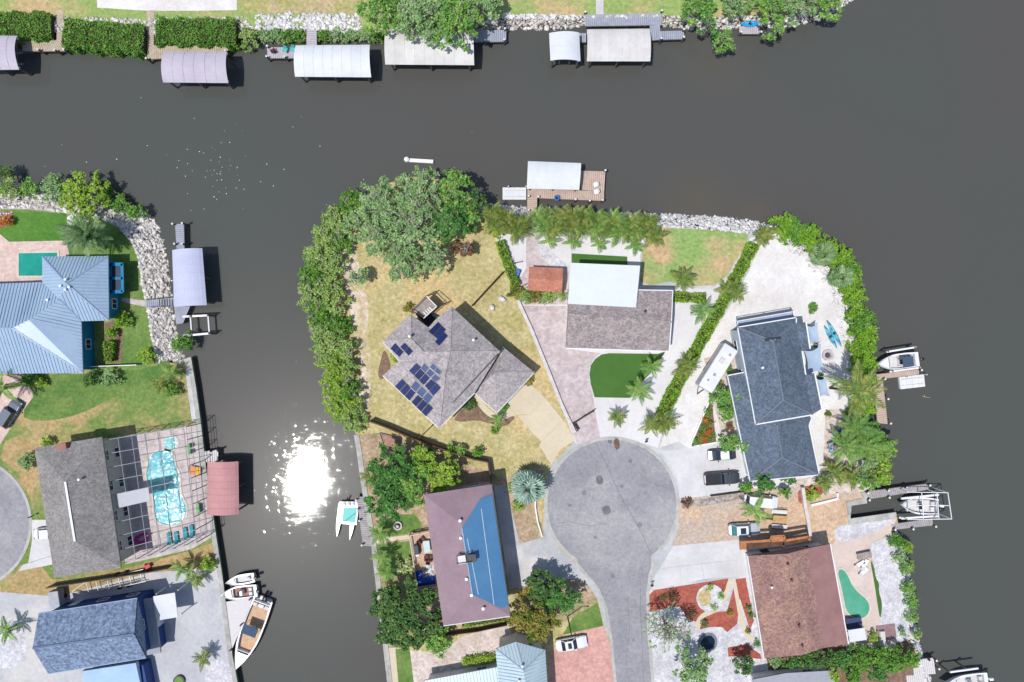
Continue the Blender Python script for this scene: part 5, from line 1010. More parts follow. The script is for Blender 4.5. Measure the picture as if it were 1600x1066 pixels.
# ------------------------------------------------------------------ vehicles
TYRE = M('tyre', (44, 44, 46), rough=.9); RIM = M('rim', (170, 172, 176), rough=.35, metal=.6); RED = M('tail_lamp', (190, 40, 36), rough=.3); LAMP = M('head_lamp', (240, 242, 246), rough=.1)
def car(name, label, px, py, ang, L, Wd, H, paint, cabin=(-.36, .22), kind='car', cat='car', roofmat=None, hood=.92, glass=GLASS, sunroof=None):
    c = P(px, py, G+1); t = lthing(name, label, cat, (c.x, c.y, G+.005), R(ang)); b = MB(); K = 16; rows = []
    for i in range(K+1):
        s = i/K; x = (s-.5)*L; en = min(1, min(s, 1-s)*9+.0); w = Wd/2*(.80+.20*en**.5); top = hood*(.80+.2*min(1, min(s, 1-s)*7)); top = top if x > -L*.0 else top+.04
        rows.append([(x, -w*.93, .28), (x, -w, .55), (x, -w*.97, top-.12), (x, -w*.80, top), (x, w*.80, top), (x, w*.97, top-.12), (x, w, .55), (x, w*.93, .28)])
    b.v = [p for r in rows for p in r]
    for i in range(K):
        for j in range(8): b.f.append([i*8+j, i*8+(j+1) % 8, (i+1)*8+(j+1) % 8, (i+1)*8+j][::-1])
    b.f += [list(range(8)), [K*8+j for j in range(8)][::-1]]; body = b.build('body', paint, t, smooth=False, bevel=.03)
    x0, x1 = cabin[0]*L, cabin[1]*L; rk = .55 if kind != 'box' else .2; rr = .75 if kind == 'car' else .3; r0, r1 = x0+rr*.9, x1-rk*1.25; wb, wt = Wd*.44, Wd*.36; zb = hood-.02
    g = MB(); g.v = [(x0, -wb, zb), (x1, -wb, zb), (x1, wb, zb), (x0, wb, zb), (r0, -wt, H-.04), (r1, -wt, H-.04), (r1, wt, H-.04), (r0, wt, H-.04)]
    g.f = [[0, 1, 5, 4], [1, 2, 6, 5], [2, 3, 7, 6], [3, 0, 4, 7], [4, 5, 6, 7], [3, 2, 1, 0]]; gl = g.build('windows', glass, t)
    rf = MB().prism([(r0-.05, -wt-.03), (r1+.05, -wt-.03), (r1+.1, 0), (r1+.05, wt+.03), (r0-.05, wt+.03)], H-.06, H).build('roof', roofmat or paint, t, bevel=.03)
    if sunroof: MB().box(((r0+r1)/2+.1, 0, H+.012), ((r1-r0)*.5, wt*1.3, .02)).build('sunroof', sunroof, rf)
    for s in (-1, 1):
        xm = (x0+x1)/2-.1
        for a_, c_ in (((x1, s*wb, zb), (r1, s*wt, H-.04)), ((x0, s*wb, zb), (r0, s*wt, H-.04)), ((xm, s*(wb+.005), zb), (xm, s*(wt+.01), H-.04))): MB().bar(a_, c_, .08).build('pillar', paint, t)
    for sx in (-1, 1):
        for sy in (-1, 1):
            x = sx*L*.31; y = sy*(Wd/2-.1); o = MB().tube([(x, y-.11, .33), (x, y+.11, .33)], .33, 16).build('wheel', TYRE, t); MB().tube([(x, y+sy*.09, .33), (x, y+sy*.125, .33)], .2, 12).build('rim', RIM, o)
    for sy in (-1, 1):
        MB().box((L*.478, sy*Wd*.33, .68), (.16, .34, .14), -sy*.3).build('headlight', LAMP, t); MB().box((-L*.486, sy*Wd*.34, .72), (.1, .3, .16), sy*.25).build('taillight', RED, t)
        MB().box((x1-.35, sy*(Wd*.5+.08), zb+.06), (.18, .2, .13)).build('mirror', paint, t)
    return t
def paint(n, c): return M('paint_'+n, c, rough=.28, spec=.6, fine=.02)
SIL = paint('silver', (196, 200, 210)); WHT = paint('white', (240, 243, 248)); GRY = paint('slate', (104, 112, 130)); BLKP = paint('charcoal', (70, 74, 84))
car('parked_suv', 'slate coloured boxy car on the pink paver drive by the blue roofed house', 13, 647, 57, 4.7, 1.9, 1.8, GRY, (-.44, .2), 'box')
car('parked_car', 'white car half under the grey hip roof eave on a concrete drive', 74, 834, 4, 4.5, 1.8, 1.5, WHT)
car('parked_sedan', 'white sedan with a dark sunroof on the salmon paver drive', 893, 1007, 10, 4.9, 1.9, 1.48, WHT, (-.33, .18), sunroof=BLKM)
car('parked_car', 'small charcoal car with a white roof half under a palm on concrete', 1129, 711, 184, 4.3, 1.75, 1.5, BLKP, (-.36, .24), roofmat=WHT)
car('parked_suv', 'silver white car with a sunroof on the tan gravel beside the brown house', 1164, 828, 3, 4.9, 1.95, 1.65, SIL, (-.42, .2), roofmat=WHT, sunroof=GLASS, glass=M('tinted_glass', (70, 130, 136), rough=.08, spec=.8))
car('parked_van', 'white van mostly hidden under the dense tree by the gravel yard', 1190, 784, -6, 5.2, 2.0, 1.9, WHT, (-.46, .3), 'box')
pk = car('pickup_truck', 'charcoal pickup truck with black bed cover on the concrete drive', 1129, 748, 4, 5.5, 2.0, 1.8, BLKP, (-.02, .25), 'box', 'pickup')
MB().box((-1.45, 0, .99), (2.35, 1.62, .07)).build('bed_cover', M('bed_cover', (50, 52, 58), rough=.8), pk)
for s in (-1, 1): MB().box((-1.45, s*.86, 1.0), (2.45, .1, .1)).build('bed_rail', BLKP, pk)
rv = lthing('travel_trailer', 'long white travel trailer parked in the sand drive beside a hedge', 'trailer', P(1114, 574, G), R(58)); RVW = M('trailer_white', (240, 240, 242), (228, 228, 232), ns=.5, rough=.5, fine=.04)
MB().box((0, 0, 1.75), (7.6, 2.4, 2.4)).build('body', RVW, rv, bevel=.15)
for x, y, w, d, h in ((1.2, .2, .8, .7, .25), (-1.2, 0, .4, .4, .12), (-2.4, .4, .3, .3, .1), (2.6, -.4, .35, .35, .1)): MB().box((x, y, 2.95+h/2), (w, d, h)).build('roof_vent', GREYM if w < .5 else CWB, rv, bevel=.03)
for x in (-.9, .1):
    for s in (-1, 1): MB().tube([(x, s*1.05-.1, .35), (x, s*1.05+.1, .35)], .35, 14).build('wheel', TYRE, rv)
for s in (-1, 1):
    for x in (-2.4, .6, 2.4): MB().box((x, s*1.205, 2.1), (1.0, .03, .6)).build('window', GLASS, rv)
MB().bar((-3.8, .5, .5), (-4.9, 0, .5), .1).bar((-3.8, -.5, .5), (-4.9, 0, .5), .1).build('hitch', DARKM, rv)
aw = MB().tube([(-3, 1.28, 2.8), (3, 1.28, 2.8)], .1, 8).build('awning_roll', GREYM, rv)
def trailer(label, a, c, w):
    p, q = P(*a, G+.6), P(*c, G+.6); L = (q-p).length; ang = math.atan2((q-p).y, (q-p).x); m = (p+q)/2; t = lthing('boat_trailer', label, 'trailer', (m.x, m.y, G), ang)
    for s in (-1, 1): MB().bar((-L/2, s*w/2, .55), (L*.3, s*w/2, .55), .1, .14).build('rail', GREYM, t); MB().bar((L*.3, s*w/2, .55), (L/2, 0, .55), .1, .14).build('tongue', GREYM, t)
    for x in (-.45, -.3, -.15, 0, .15, .28): MB().bar((x*L, -w/2, .6), (x*L, w/2, .6), .09).build('crossbar', GREYM, t)
    for s in (-.5, .5): MB().bar((-L*.45, s*w*.6, .75), (L*.1, s*w*.6, .75), .14, .1).build('bunk', DARKM, t)
    for x in (-.25, -.12):
        for s in (-1, 1): MB().tube([(x*L, s*(w/2+.2)-.1, .33), (x*L, s*(w/2+.2)+.1, .33)], .33, 12).build('wheel', TYRE, t)
trailer('long empty boat trailer beside the blue shingled house', (226, 899), (112, 925), 1.9)
# ------------------------------------------------------------------ pools
def poolwater(name, c, c2):
    m = M(name, c, c2, ns=.5, rough=.06, spec=.5, fine=.05, bump=.35, bs=2.2); return m
def pool(label, px, mat, sm=2, cop=.35, copm=None, name='swimming_pool', z=.02):
    if sm: px = chaikin(px, sm)
    a = P2(px, G); c = sum(a, Vector())/len(a); t = thing(name, label, 'pool', (c.x, c.y, G)); pts = [(p.x, p.y) for p in a]; out = inset(pts, -cop); n = len(pts)
    MB().prism(pts, G-.2, G+z+.012).build('water', mat, t); b = MB(); z1_ = G+.09
    b.v = [(p[0], p[1], z1_) for p in pts]+[(p[0], p[1], z1_) for p in out]+[(p[0], p[1], G-.05) for p in pts]+[(p[0], p[1], G-.05) for p in out]
    for i in range(n):
        j = (i+1) % n; b.f += [[i, j, n+j, n+i], [i, 2*n+i, 2*n+j, j], [n+i, n+j, 3*n+j, 3*n+i]]
    b.build('coping', copm or M('coping_stone', (232, 220, 210), (216, 202, 192), ns=.8, rough=.85), t); return t
pool('rectangular teal pool in the pink terrace of the blue roofed house', [(30, 396), (90, 395), (90, 431), (30, 431)], poolwater('pool_teal', (20, 150, 134), (40, 168, 150)), 0, .3)
pool('freeform turquoise pool inside the screen cage', [(231, 727), (236, 711), (252, 703), (269, 706), (273, 727), (282, 745), (280, 763), (285, 779), (291.6, 792), (290, 808), (278, 819), (260, 821), (244, 813), (240, 797), (241.7, 782), (236, 763), (228.5, 745)], poolwater('pool_turquoise', (24, 164, 182), (70, 192, 204)), 1, .3)
pool('round spa beside the freeform pool inside the screen cage', [(266.6+10.5*math.cos(a/3), 692.5+10.5*math.sin(a/3)) for a in range(19)], poolwater('spa_water', (96, 190, 196), (140, 210, 212)), 0, .3, name='spa')
pool('kidney shaped green pool beside the brown roofed house', [zaf(*p) for p in ((1232, 360), (1270, 358), (1300, 400), (1325, 460), (1370, 510), (1420, 550), (1436, 600), (1420, 645), (1375, 668), (1320, 650), (1285, 610), (1272, 540), (1250, 440))], poolwater('pool_green', (88, 172, 140), (104, 186, 154)), 1, .25)
# screen cage
cg = thing('pool_cage', 'screened aluminium pool cage attached to the grey hip roofed house', 'pool cage', P(240, 760, G)); CGM = M('cage_aluminium', (146, 148, 156), rough=.45, fine=.03)
zc = G+4.6; top = [(163, 688), (291, 667), (304, 838), (286, 860), (193, 880)]; NW, NE, SE, SW = P(163, 688, zc), P(291, 667, zc), P(307, 848, zc), P(193, 880, zc)
gNE, gSE, gNW, gSW = [Vector((p.x+o, p.y+u, G)) for p, o, u in ((NE, .2, 0), (SE, .2, 0), (NW, 0, 0), (SW, 0, 0))]
NR, NC = 9, 6
for i in range(NR+1): MB().bar(NW.lerp(SW, i/NR), NE.lerp(SE, i/NR), .08, .1).build('rafter', CGM, cg); MB().bar(NE.lerp(SE, i/NR), gNE.lerp(gSE, i/NR), .11).build('post', CGM, cg)
for j in range(1, NC+1):
    for i in range(NR): MB().bar(NW.lerp(NE, j/NC).lerp(SW.lerp(SE, j/NC), i/NR), NW.lerp(NE, j/NC).lerp(SW.lerp(SE, j/NC), (i+1)/NR), .06, .08).build('purlin', CGM, cg)
for j in range(1, NC): MB().bar(NW.lerp(NE, j/NC), gNW.lerp(gNE, j/NC), .09).build('post', CGM, cg); MB().bar(SW.lerp(SE, j/NC), gSW.lerp(gSE, j/NC), .09).build('post', CGM, cg)
for s in (.35, .7):
    for a, c, ga, gc in ((NE, SE, gNE, gSE), (NW, NE, gNW, gNE), (SW, SE, gSW, gSE)): MB().bar(ga.lerp(a, s), gc.lerp(c, s), .07).build('girt', CGM, cg)
a, d = NW.lerp(SW, 4/NR), NW.lerp(SW, 5/NR); b_, c_ = NE.lerp(SE, 4/NR), NE.lerp(SE, 5/NR)
u = [a.lerp(b_, .02), a.lerp(b_, .46), d.lerp(c_, .46), d.lerp(c_, .02)]
MB().prism([(p.x, p.y) for p in u], zc+.08, zc+.11).build('translucent_panel', M('translucent_sheet', (206, 208, 216), rough=.5, fine=.05, alpha=.75), cg)
# ------------------------------------------------------------------ patio things
def lounger(label, px, py, ang, mat, group=None):
    t = lthing('sun_lounger', label, 'sun lounger', P(px, py, G), R(ang), group)
    MB().box((.3, 0, .32), (1.3, .62, .09)).build('seat', mat, t, bevel=.03); MB().box((-.6, 0, .5), (.75, .62, .08), 0, 0, .55).build('backrest', mat, t, bevel=.03)
    for x in (-.3, .8):
        for y in (-.26, .26): MB().box((x, y, .14), (.06, .06, .28)).build('leg', WHITE, t)
def chair(label, px, py, ang, mat, group=None, z=G, name='patio_chair'):
    c = P(px, py, z); t = lthing(name, label, 'chair', (c.x, c.y, z), R(ang), group)
    MB().box((0, 0, .4), (.62, .6, .09)).build('seat', mat, t, bevel=.03); MB().box((-.34, 0, .7), (.1, .6, .62), 0, 0, -.25).build('backrest', mat, t, bevel=.03)
    for s in (-1, 1): MB().box((0, s*.33, .6), (.6, .09, .05)).build('armrest', mat, t)
    for x in (-.25, .25):
        for y in (-.28, .28): MB().box((x, y, .18), (.06, .06, .36)).build('leg', mat, t)
def table(label, px, py, ang, L, Wd, mat, z=G, h=.74, name='patio_table'):
    c = P(px, py, z); t = lthing(name, label, 'table', (c.x, c.y, z), R(ang)); MB().box((0, 0, h), (L, Wd, .05)).build('tabletop', mat, t, bevel=.02)
    for x in (-1, 1):
        for y in (-1, 1): MB().box((x*L*.42, y*Wd*.4, h/2), (.07, .07, h)).build('leg', DARKM, t)
TEALF = M('teal_fabric', (72, 170, 180), (62, 156, 168), ns=1, rough=.9); GRN = M('green_plastic', (96, 186, 96), rough=.5)
for x, y in ((266, 841), (277, 840), (291, 833), (301, 829)): lounger('teal sun lounger in a row at the south end of the screened pool', x, y, 97, TEALF, 'teal loungers in the pool cage')
for x, y, a in ((297, 697, 200), (298, 706, 190), (311, 790, 180), (312, 797, 185)): chair('green plastic chair in the strip between pool and red boathouse', x, y, a, GRN, 'green chairs by the pool')
for x, y in ((930, 290), (931, 301)): chair('white deck chair on the wide end of the tan dock', x, y, 200, WHITE, 'white chairs on the tan dock', 1.27)
for x, y, c in ((447, 80, (70, 190, 180)), (459, 79, (80, 200, 190))): chair('aqua deck chair on the pale walkway dock', x, y, 250, M('aqua_plastic', (84, 196, 188), rough=.6), 'aqua chairs on the dock', 1.27)
chair('maroon folding chair lying on the pale walkway dock', 428, 81, 120, M('maroon_fabric', (96, 52, 62), rough=.9), None, 1.27)
tub = thing('round_tub', 'blue ringed tub hung at the edge of the tan dock', 'tub', P(870, 310, 1.27)); MB().lathe([(.35, 0), (.45, .3), (.45, .5), (.28, .5), (.24, .2)], P(870, 310, 1.27), 18).build('rim', M('blue_plastic', (70, 120, 200), rough=.5), tub, smooth=True)
MB().lathe([(.24, .1), (.24, .22)], P(870, 310, 1.27), 14).build('inside', BLKM, tub)
ring_ = lthing('pool_float', 'bright pink inflatable float lying under the pool cage', 'pool float', P(222, 842, G+.02), R(25)); tb = MB()
tb.tube([(.95*math.cos(a/4), .6*math.sin(a/4), .2) for a in range(26)], .24, 8); tb.build('ring', M('pink_vinyl', (216, 40, 150), rough=.3), ring_, smooth=True); MB().tube([(.9, 0, .2), (1.2, .1, .7), (1.5, .1, .8), (1.6, .15, .6)], .16, 8, .1).build('neck', M('pink_vinyl_light', (236, 130, 190), rough=.3), ring_, smooth=True)
hm = lthing('hammock_seat', 'orange and yellow sling seat by the red boathouse', 'seat', P(307, 735, G), R(80))
for i, cc in enumerate(((244, 190, 70), (240, 150, 90))): MB().box((0, (i-.5)*.85, .5), (1.3, .8, .06), 0, .12*(1-2*i)).build('sling', M('sling_%d' % i, cc, rough=.8), hm)
for s in (-1, 1): MB().bar((-.75, s*.9, 0), (.75, s*.9, .9), .07).build('frame_bar', DARKM, hm)
rc = thing('garden_cart', 'small red cart standing on the dry grass strip', 'cart', P(231, 885, G)); MB().box(P(231, 885, G+.5), (.9, .6, .3), .5).build('tray', M('red_plastic', (214, 50, 66), rough=.5), rc, bevel=.05)
for dx in (-.3, .3): MB().tube([P(231, 885, G+.2)+Vector((dx, -.35, 0)), P(231, 885, G+.2)+Vector((dx, .35, 0))], .2, 10).build('wheel', TYRE, rc)
MB().bar(P(231, 885, G+.5)+Vector((.4, .2, 0)), P(231, 885, G+1)+Vector((1.0, .6, 0)), .05).build('handle', DARKM, rc)
# canopy over the concrete yard
cn = thing('patio_canopy', 'plain white square canopy beside the blue shingled house', 'canopy', P(258, 948, G)); cq = [(239, 932), (273, 926), (278, 964.5), (245, 970)]; zc = G+3.3
MB().prism([(p.x, p.y) for p in P2(cq, zc)], zc-.14, zc).build('roof_sheet', CW, cn, bevel=.03)
for x, y in cq: p = P(x, y, zc); MB().bar((p.x*.992, p.y*.992, G), (p.x*.992, p.y*.992, zc-.1), .12).build('post', WHITE, cn)
# shade sails
SAIL = M('sail_fabric', (182, 200, 222), (172, 192, 216), ns=.6, rough=.85, fine=.04)
def sail(label, px, z=G+2.7):
    a = P2(px, z); c = sum(a, Vector())/len(a)-Vector((0, 0, .35)); t = thing('shade_sail', label, 'shade sail', (c.x, c.y, G)); b = MB(); n = len(a); ring1 = []
    for i in range(n):
        p, q = a[i], a[(i+1) % n]
        for s in (0, .25, .5, .75): e_ = p.lerp(q, s); ring1.append(e_.lerp(c, .22*math.sin(math.pi*s)))
    m = len(ring1); mid = [p.lerp(c, .5)-Vector((0, 0, .08)) for p in ring1]; vs = ring1+mid+[c]; fs = []
    for i in range(m): j = (i+1) % m; fs += [[i, j, m+j, m+i], [m+i, m+j, 2*m]]
    dn = [v-Vector((0, 0, .015)) for v in vs]; k = len(vs); b.add(vs+dn, fs+[[x+k for x in f][::-1] for f in fs]).build('fabric', SAIL, t, smooth=True)
    for p in a: MB().tube([(p.x, p.y, G), (p.x, p.y, z+.1)], .06, 8).build('post', WHITE, t)
sail('pale blue shade sail at the north end of the charcoal house', [z5f(*p) for p in ((975, 130), (1055, 115), (1075, 245), (1000, 262))])
sail('largest pale blue shade sail beside the fire pit', [z5f(*p) for p in ((965, 305), (1078, 262), (1112, 455), (985, 470))])
sail('pale blue shade sail south of the fire pit', [z5f(*p) for p in ((1048, 500), (1115, 485), (1142, 615), (1062, 632))])
fp = thing('fire_pit', 'round fire pit with a stone rim on the sand beside shade sails', 'fire pit', P(1293, 555, G)); MB().lathe([(.9, 0), (.9, .25), (.55, .25), (.5, .05)], P(1293, 555, G), 20).build('stone_rim', M('pit_stone', (214, 204, 206), (190, 180, 184), ns=1.5, rough=.9), fp); MB().lathe([(.45, .02), (.3, .3), (.05, .35)], P(1293, 555, G), 12).build('fire_bowl', M('pit_iron', (90, 84, 98), rough=.8), fp)
BLUC = M('cobalt_fabric', (40, 96, 210), rough=.8)
lounger('cobalt blue lounger on the sand east of the charcoal roof', 1308, 675, 10, BLUC); table('white and blue table on the sand beside the charcoal roof', 1296, 698, 100, 1.6, .8, M('blue_white_top', (90, 170, 220), (236, 240, 244), ns=1.2, rough=.5, thr=(.48, .52)))
# picnic set on the gravel
pt = lthing('picnic_table', 'timber picnic table with slatted top on the tan gravel', 'table', P(1216, 810, G), R(-4))
for i in range(6): MB().box((0, -.5+i*.2, .76), (2.2, .17, .05)).build('slat', M('honey_wood', (224, 184, 130), (208, 166, 116), ns=2, rough=.8), pt)
for x in (-.8, .8): MB().box((x, 0, .38), (.1, .9, .74)).build('leg', WOODB, pt)
for s, nm in ((1, 'north'), (-1, 'south')):
    bp = P(1216, 810-s*11.5, G); bn = lthing('slatted_bench', 'white slatted bench with dark back on the %s side of the picnic table' % nm, 'bench', bp, R(-4))
    for i in range(4): MB().box((0, -.24+i*.15, .45), (2.4, .12, .04)).build('slat', WHITE, bn)
    for i in range(2): MB().box((0, s*.36, .62+i*.16), (2.4, .05, .12)).build('back_slat', WOODB, bn)
    for x in (-1, 1): MB().box((x, 0, .22), (.08, .5, .44)).build('leg', WOODB, bn)
lounger('dark brown slatted lounger west of the picnic table', 1199, 808, 176, WOODB)
# deck beside the mauve house
def zdf(x, y): return (630+x/8.88, 820+y/8.88)
zd = G+.9
sd = thing('side_deck', 'timber deck with pale rail beside the mauve roofed house', 'deck', P(662, 875, G)); dq = [zdf(95, 130), zdf(360, 80), zdf(490, 830), zdf(215, 885)]
A_, B_, C4, D_ = P2(dq, zd); n = 34; pl = MB()
for i in range(n):
    s0, s1 = (i+.05)/n, (i+.95)/n; v = [A_.lerp(D_, s0), A_.lerp(D_, s1), B_.lerp(C4, s1), B_.lerp(C4, s0)]; pl.prism([(p.x, p.y) for p in v], zd-.06, zd)
pl.build('deck_planks', M('salmon_planks', (222, 190, 168), (206, 172, 150), ns=1, rough=.85), sd, kind='stuff')
for p, q in ((A_, B_), (A_, D_), (D_, C4)):
    for h in (1.0, .55): MB().bar(p+Vector((0, 0, h)), q+Vector((0, 0, h)), .12 if h == 1 else .06).build('rail', M('pale_rail', (222, 200, 186), rough=.8), sd)
for p in (A_, A_.lerp(D_, .5), D_, A_.lerp(B_, .5), D_.lerp(C4, .5)): MB().bar((p.x, p.y, G), (p.x, p.y, zd+1), .12).build('post', M('pale_rail', (222, 200, 186)), sd)
def onp(x, y): return zdf(x, y)
table('pale glass topped table on the timber side deck', *onp(335, 285), 98, 1.8, 1.0, M('pale_glass_top', (196, 216, 222), rough=.2), zd)
for x, y, a in ((235, 230, 0), (270, 190, 40), (330, 440, 90), (390, 440, 100), (355, 490, 80)): chair('brown wicker chair around the glass table on the side deck', *onp(x, y), a, M('wicker_brown', (112, 78, 66), rough=.9), 'wicker chairs on the side deck', zd)
sf = lthing('corner_sofa', 'cobalt blue L shaped corner sofa on the timber side deck', 'sofa', Vector(P(*onp(330, 760), zd)), R(8))
for x, y, w, d in ((0, 0, 2.6, .8), (-.95, .95, .75, 1.3)): MB().box((x, y, .3), (w, d, .35)).build('seat_cushion', BLUC, sf, bevel=.06)
for x, y, w, d in ((0, -.5, 2.7, .25), (-1.4, .5, .25, 2.2)): MB().box((x, y, .5), (w, d, .6)).build('backrest', M('navy_fabric', (30, 50, 120), rough=.9), sf, bevel=.05)
rg = MB().box(P(*onp(360, 640), zd+.015), (1.5, 1.9, .02), .1).build('striped_rug', M('rug_stripe', (224, 224, 222), (150, 160, 168), ns=2.5, rough=.95, thr=(.48, .52)), None, label='grey and white rug in front of the blue corner sofa', cat='rug')
gr = thing('barbecue', 'dark covered barbecue against the deck rail', 'barbecue', P(*onp(190, 340), zd)); MB().box(P(*onp(190, 340), zd+.5), (.7, 1.5, 1.0), .15).build('cover', M('bbq_cover', (74, 84, 94), rough=.6), gr, bevel=.12); MB().box(P(*onp(195, 420), zd+.8), (.5, .4, .05), .15).build('side_shelf', GREYM, gr)
# patio of the kidney pool, fountain, tubs
table('weathered slatted table beside the kidney shaped pool', 1347, 866, 12, 2.2, 1.0, WOODG)
for x, y, a in ((1341, 881, 30), (1349, 882, 60), (1347, 893, 40)): lounger('white curved lounger on the pink patio by the kidney pool', x, y, a, WHITE, 'white loungers at the kidney pool')
ft = thing('fountain', 'round stone fountain bowl on the small green lawn', 'fountain', P(622, 821, G)); MB().lathe([(.65, 0), (.68, .4), (.5, .4), (.45, .2)], P(622, 821, G), 20).build('basin', M('fountain_stone', (222, 210, 204), rough=.9), ft); MB().lathe([(.42, .2), (.42, .28)], P(622, 821, G), 16).build('water', GLASS, ft); MB().lathe([(.16, .2), (.1, .6), (.22, .75), (.05, .8)], P(622, 821, G), 12).build('spout', M('fountain_stone', (222, 210, 204)), ft)
gt = thing('round_planter', 'round green topped planter on the concrete yard', 'planter', P(281, 1063, G)); MB().lathe([(.85, 0), (.9, .35), (.82, .35)], P(281, 1063, G), 20).build('pot', DARKM, gt); MB().lathe([(.8, .3), (.6, .38), (.05, .42)], P(281, 1063, G), 18).build('turf_top', M('planter_green', (120, 156, 78), rough=.95), gt)
rp = thing('garden_box', 'raised timber garden box near the wooden fence', 'garden box', P(612, 688, G)); bx = [(593, 677), (627, 685), (618, 703), (600, 697)]
for a, c in zip(bx, bx[1:]+bx[:1]): MB().bar(P(*a, G+.2), P(*c, G+.2), .12, .4).build('board', WOODG, rp)
MB().prism([(p.x, p.y) for p in inset([(p.x, p.y) for p in P2(bx, G)], .1)], G, G+.2).build('soil', M('brick_chips', (196, 150, 132), (150, 120, 104), ns=2, rough=.95), rp)
# small house things
bl = lthing('utility_cart', 'blue cart standing against the lime hedge by the shed', 'cart', P(808, 428, G), R(70)); MB().box((0, 0, .55), (1.3, .7, .5)).build('bin', M('blue_plastic', (70, 120, 200)), bl, bevel=.06)
for x in (-.4, .4):
    for s in (-1, 1): MB().tube([(x, s*.38-.04, .22), (x, s*.38+.04, .22)], .22, 10).build('wheel', TYRE, bl)
def bike(label, px, py, ang, group):
    t = lthing('bicycle', label, 'bicycle', P(px, py, G), R(ang), group)
    for x in (-.52, .52): w = MB().tube([(x+.33*math.cos(a/3), 0, .34+.33*math.sin(a/3)) for a in range(20)], .025, 5).build('wheel', TYRE, t)
    MB().tube([(-.52, 0, .34), (-.1, 0, .75), (.4, 0, .8), (.52, 0, .34)], .025, 5).tube([(-.1, 0, .75), (0, 0, .32), (.4, 0, .8)], .025, 5).build('frame', DARKM, t); MB().box((-.15, 0, .85), (.26, .14, .06)).build('saddle', BLKM, t); MB().bar((.4, -.3, 1.0), (.4, .3, 1.0), .035).build('handlebar', GREYM, t)
bike('dark bicycle leaning near the blue cart on white concrete', 809, 411, 15, None); bike('dark bicycle parked beside the terracotta shed', 821, 445, 30, None)
pots = [((1055, 1007), 'blue glazed pot beside the pond'), ]
# ------------------------------------------------------------------ fences, walls, poles
def fence(label, pts, h, mat, name='fence', w=.06, seg=2.4, cat='fence', z0=G, cap_=None):
    q = P2(pts, z0); t = thing(name, label, cat, q[0])
    for a, c in zip(q[:-1], q[1:]):
        n = max(1, round((c-a).length/seg))
        for i in range(n):
            p, r = a.lerp(c, i/n), a.lerp(c, (i+1)/n); MB().bar(p.lerp(r, .02)+Vector((0, 0, h/2)), r.lerp(p, .02)+Vector((0, 0, h/2)), w, h-.08).build('panel', mat, t); MB().box(p+Vector((0, 0, h/2)), (.13, .13, h+.06)).build('post', mat, t)
            if cap_: MB().bar(p+Vector((0, 0, h)), r+Vector((0, 0, h)), cap_, .05).build('cap_rail', mat, t)
    MB().box(q[-1]+Vector((0, 0, h/2)), (.13, .13, h+.06)).build('post', mat, t); return t
fence('tall brown board fence between the dry lawn and the wooded yard', [(581, 656), (605, 665), (650, 684), (700, 702), (742, 715), (763, 719), (768, 748)], 1.9, WOODB, cap_=.2)
fence('thin dark fence running from the solar panel house to the lime hedge', [(738, 478), (786, 426)], 1.5, WOODB, cap_=.1)
fence('short dark fence between the solar panel house corner and board fence', [(676, 664), (655, 684)], 1.3, WOODB, cap_=.1)
fence('long dark fence between the grey roofed house and blue shingled house', [(84, 913), (150, 903), (240, 889), (268, 884)], 1.7, DARKM, cap_=.1)
fence('white garden fence beside the blue roofed house', [(136, 573), (219, 570)], 1.2, WHITE, cap_=.12)
fence('weathered white fence separating the two gravel yards', [(1250, 760), (1254, 790), (1259, 815), (1262, 842)], 1.1, M('white_weathered', (222, 216, 210), rough=.9), cap_=.5)
fence('low dark rail fence at the edge of the concrete drive', [(1110, 774), (1140, 770), (1170, 766)], .7, DARKM, cap_=.08)
fence('dark wooden fence beside the mauve roofed house', [(690, 989), (745, 982), (792, 972)], 1.3, WOODB, cap_=.1)
fence('dark metal driveway gate at the end of the paver drive', [(902, 672), (895, 661), (912, 650), (927, 641)], 1.3, DARKM, name='driveway_gate', cat='gate', cap_=.1)
def wall(label, pts, h, w, mat):
    o = kerb(pts, h, w); o.name = 'garden_wall'; o.data.materials[0] = mat; del o['kind']; o['label'] = label; o['category'] = 'wall'; return o
wall('low white garden wall along the lime hedge and paver drive', [(776, 372), (788, 404), (800, 440), (812, 476), (830, 515), (855, 576), (878, 634), (898, 676)], .45, .5, M('wall_white', (228, 222, 222), (210, 204, 204), ns=1, rough=.9))
wall('curved white kerb wall beside the silver palm bed', [(838, 762), (836, 790), (840, 815), (847, 838)], .4, .22, WHITE)
wall('white edging wall around the flower bed triangle', [(1120, 691), (1080, 698), (1079, 693), (1107, 628)], .3, .25, WHITE)
wall('white retaining wall beside the mulch bed', [(1266, 789), (1307, 779), (1307, 770)], .4, .35, WHITE)
def mailbox(label, px, py):
    t = thing('mailbox', label, 'mailbox', P(px, py, G)); MB().box(P(px, py, G+.55), (.1, .1, 1.1)).build('post', WOODB, t); MB().box(P(px, py, G+1.15), (.5, .22, .24), .4).build('box', BLKM, t, bevel=.04)
mailbox('black mailbox at the edge of the red mulch garden', 1019, 915); mailbox('black mailbox beside the rubble strip at the kerb', 1066, 784); mailbox('black mailbox at the western street kerb', 47, 808); mailbox('black mailbox by the planted hedge end at the kerb', 1010, 690)
lp = thing('street_lamp', 'tall street lamp pole standing on the grass by the salmon drive', 'street lamp', P(887, 963, G)); p = P(887, 963, G)
MB().tube([(p.x, p.y, G), (p.x, p.y, G+7.5)], .11, 8, .07).build('pole', DARKM, lp); MB().bar((p.x, p.y, G+7.5), (p.x+.6, p.y, G+7.6), .07).build('arm', DARKM, lp); MB().box((p.x+.8, p.y, G+7.6), (.5, .22, .12)).build('lamp_head', GREYM, lp, bevel=.03)
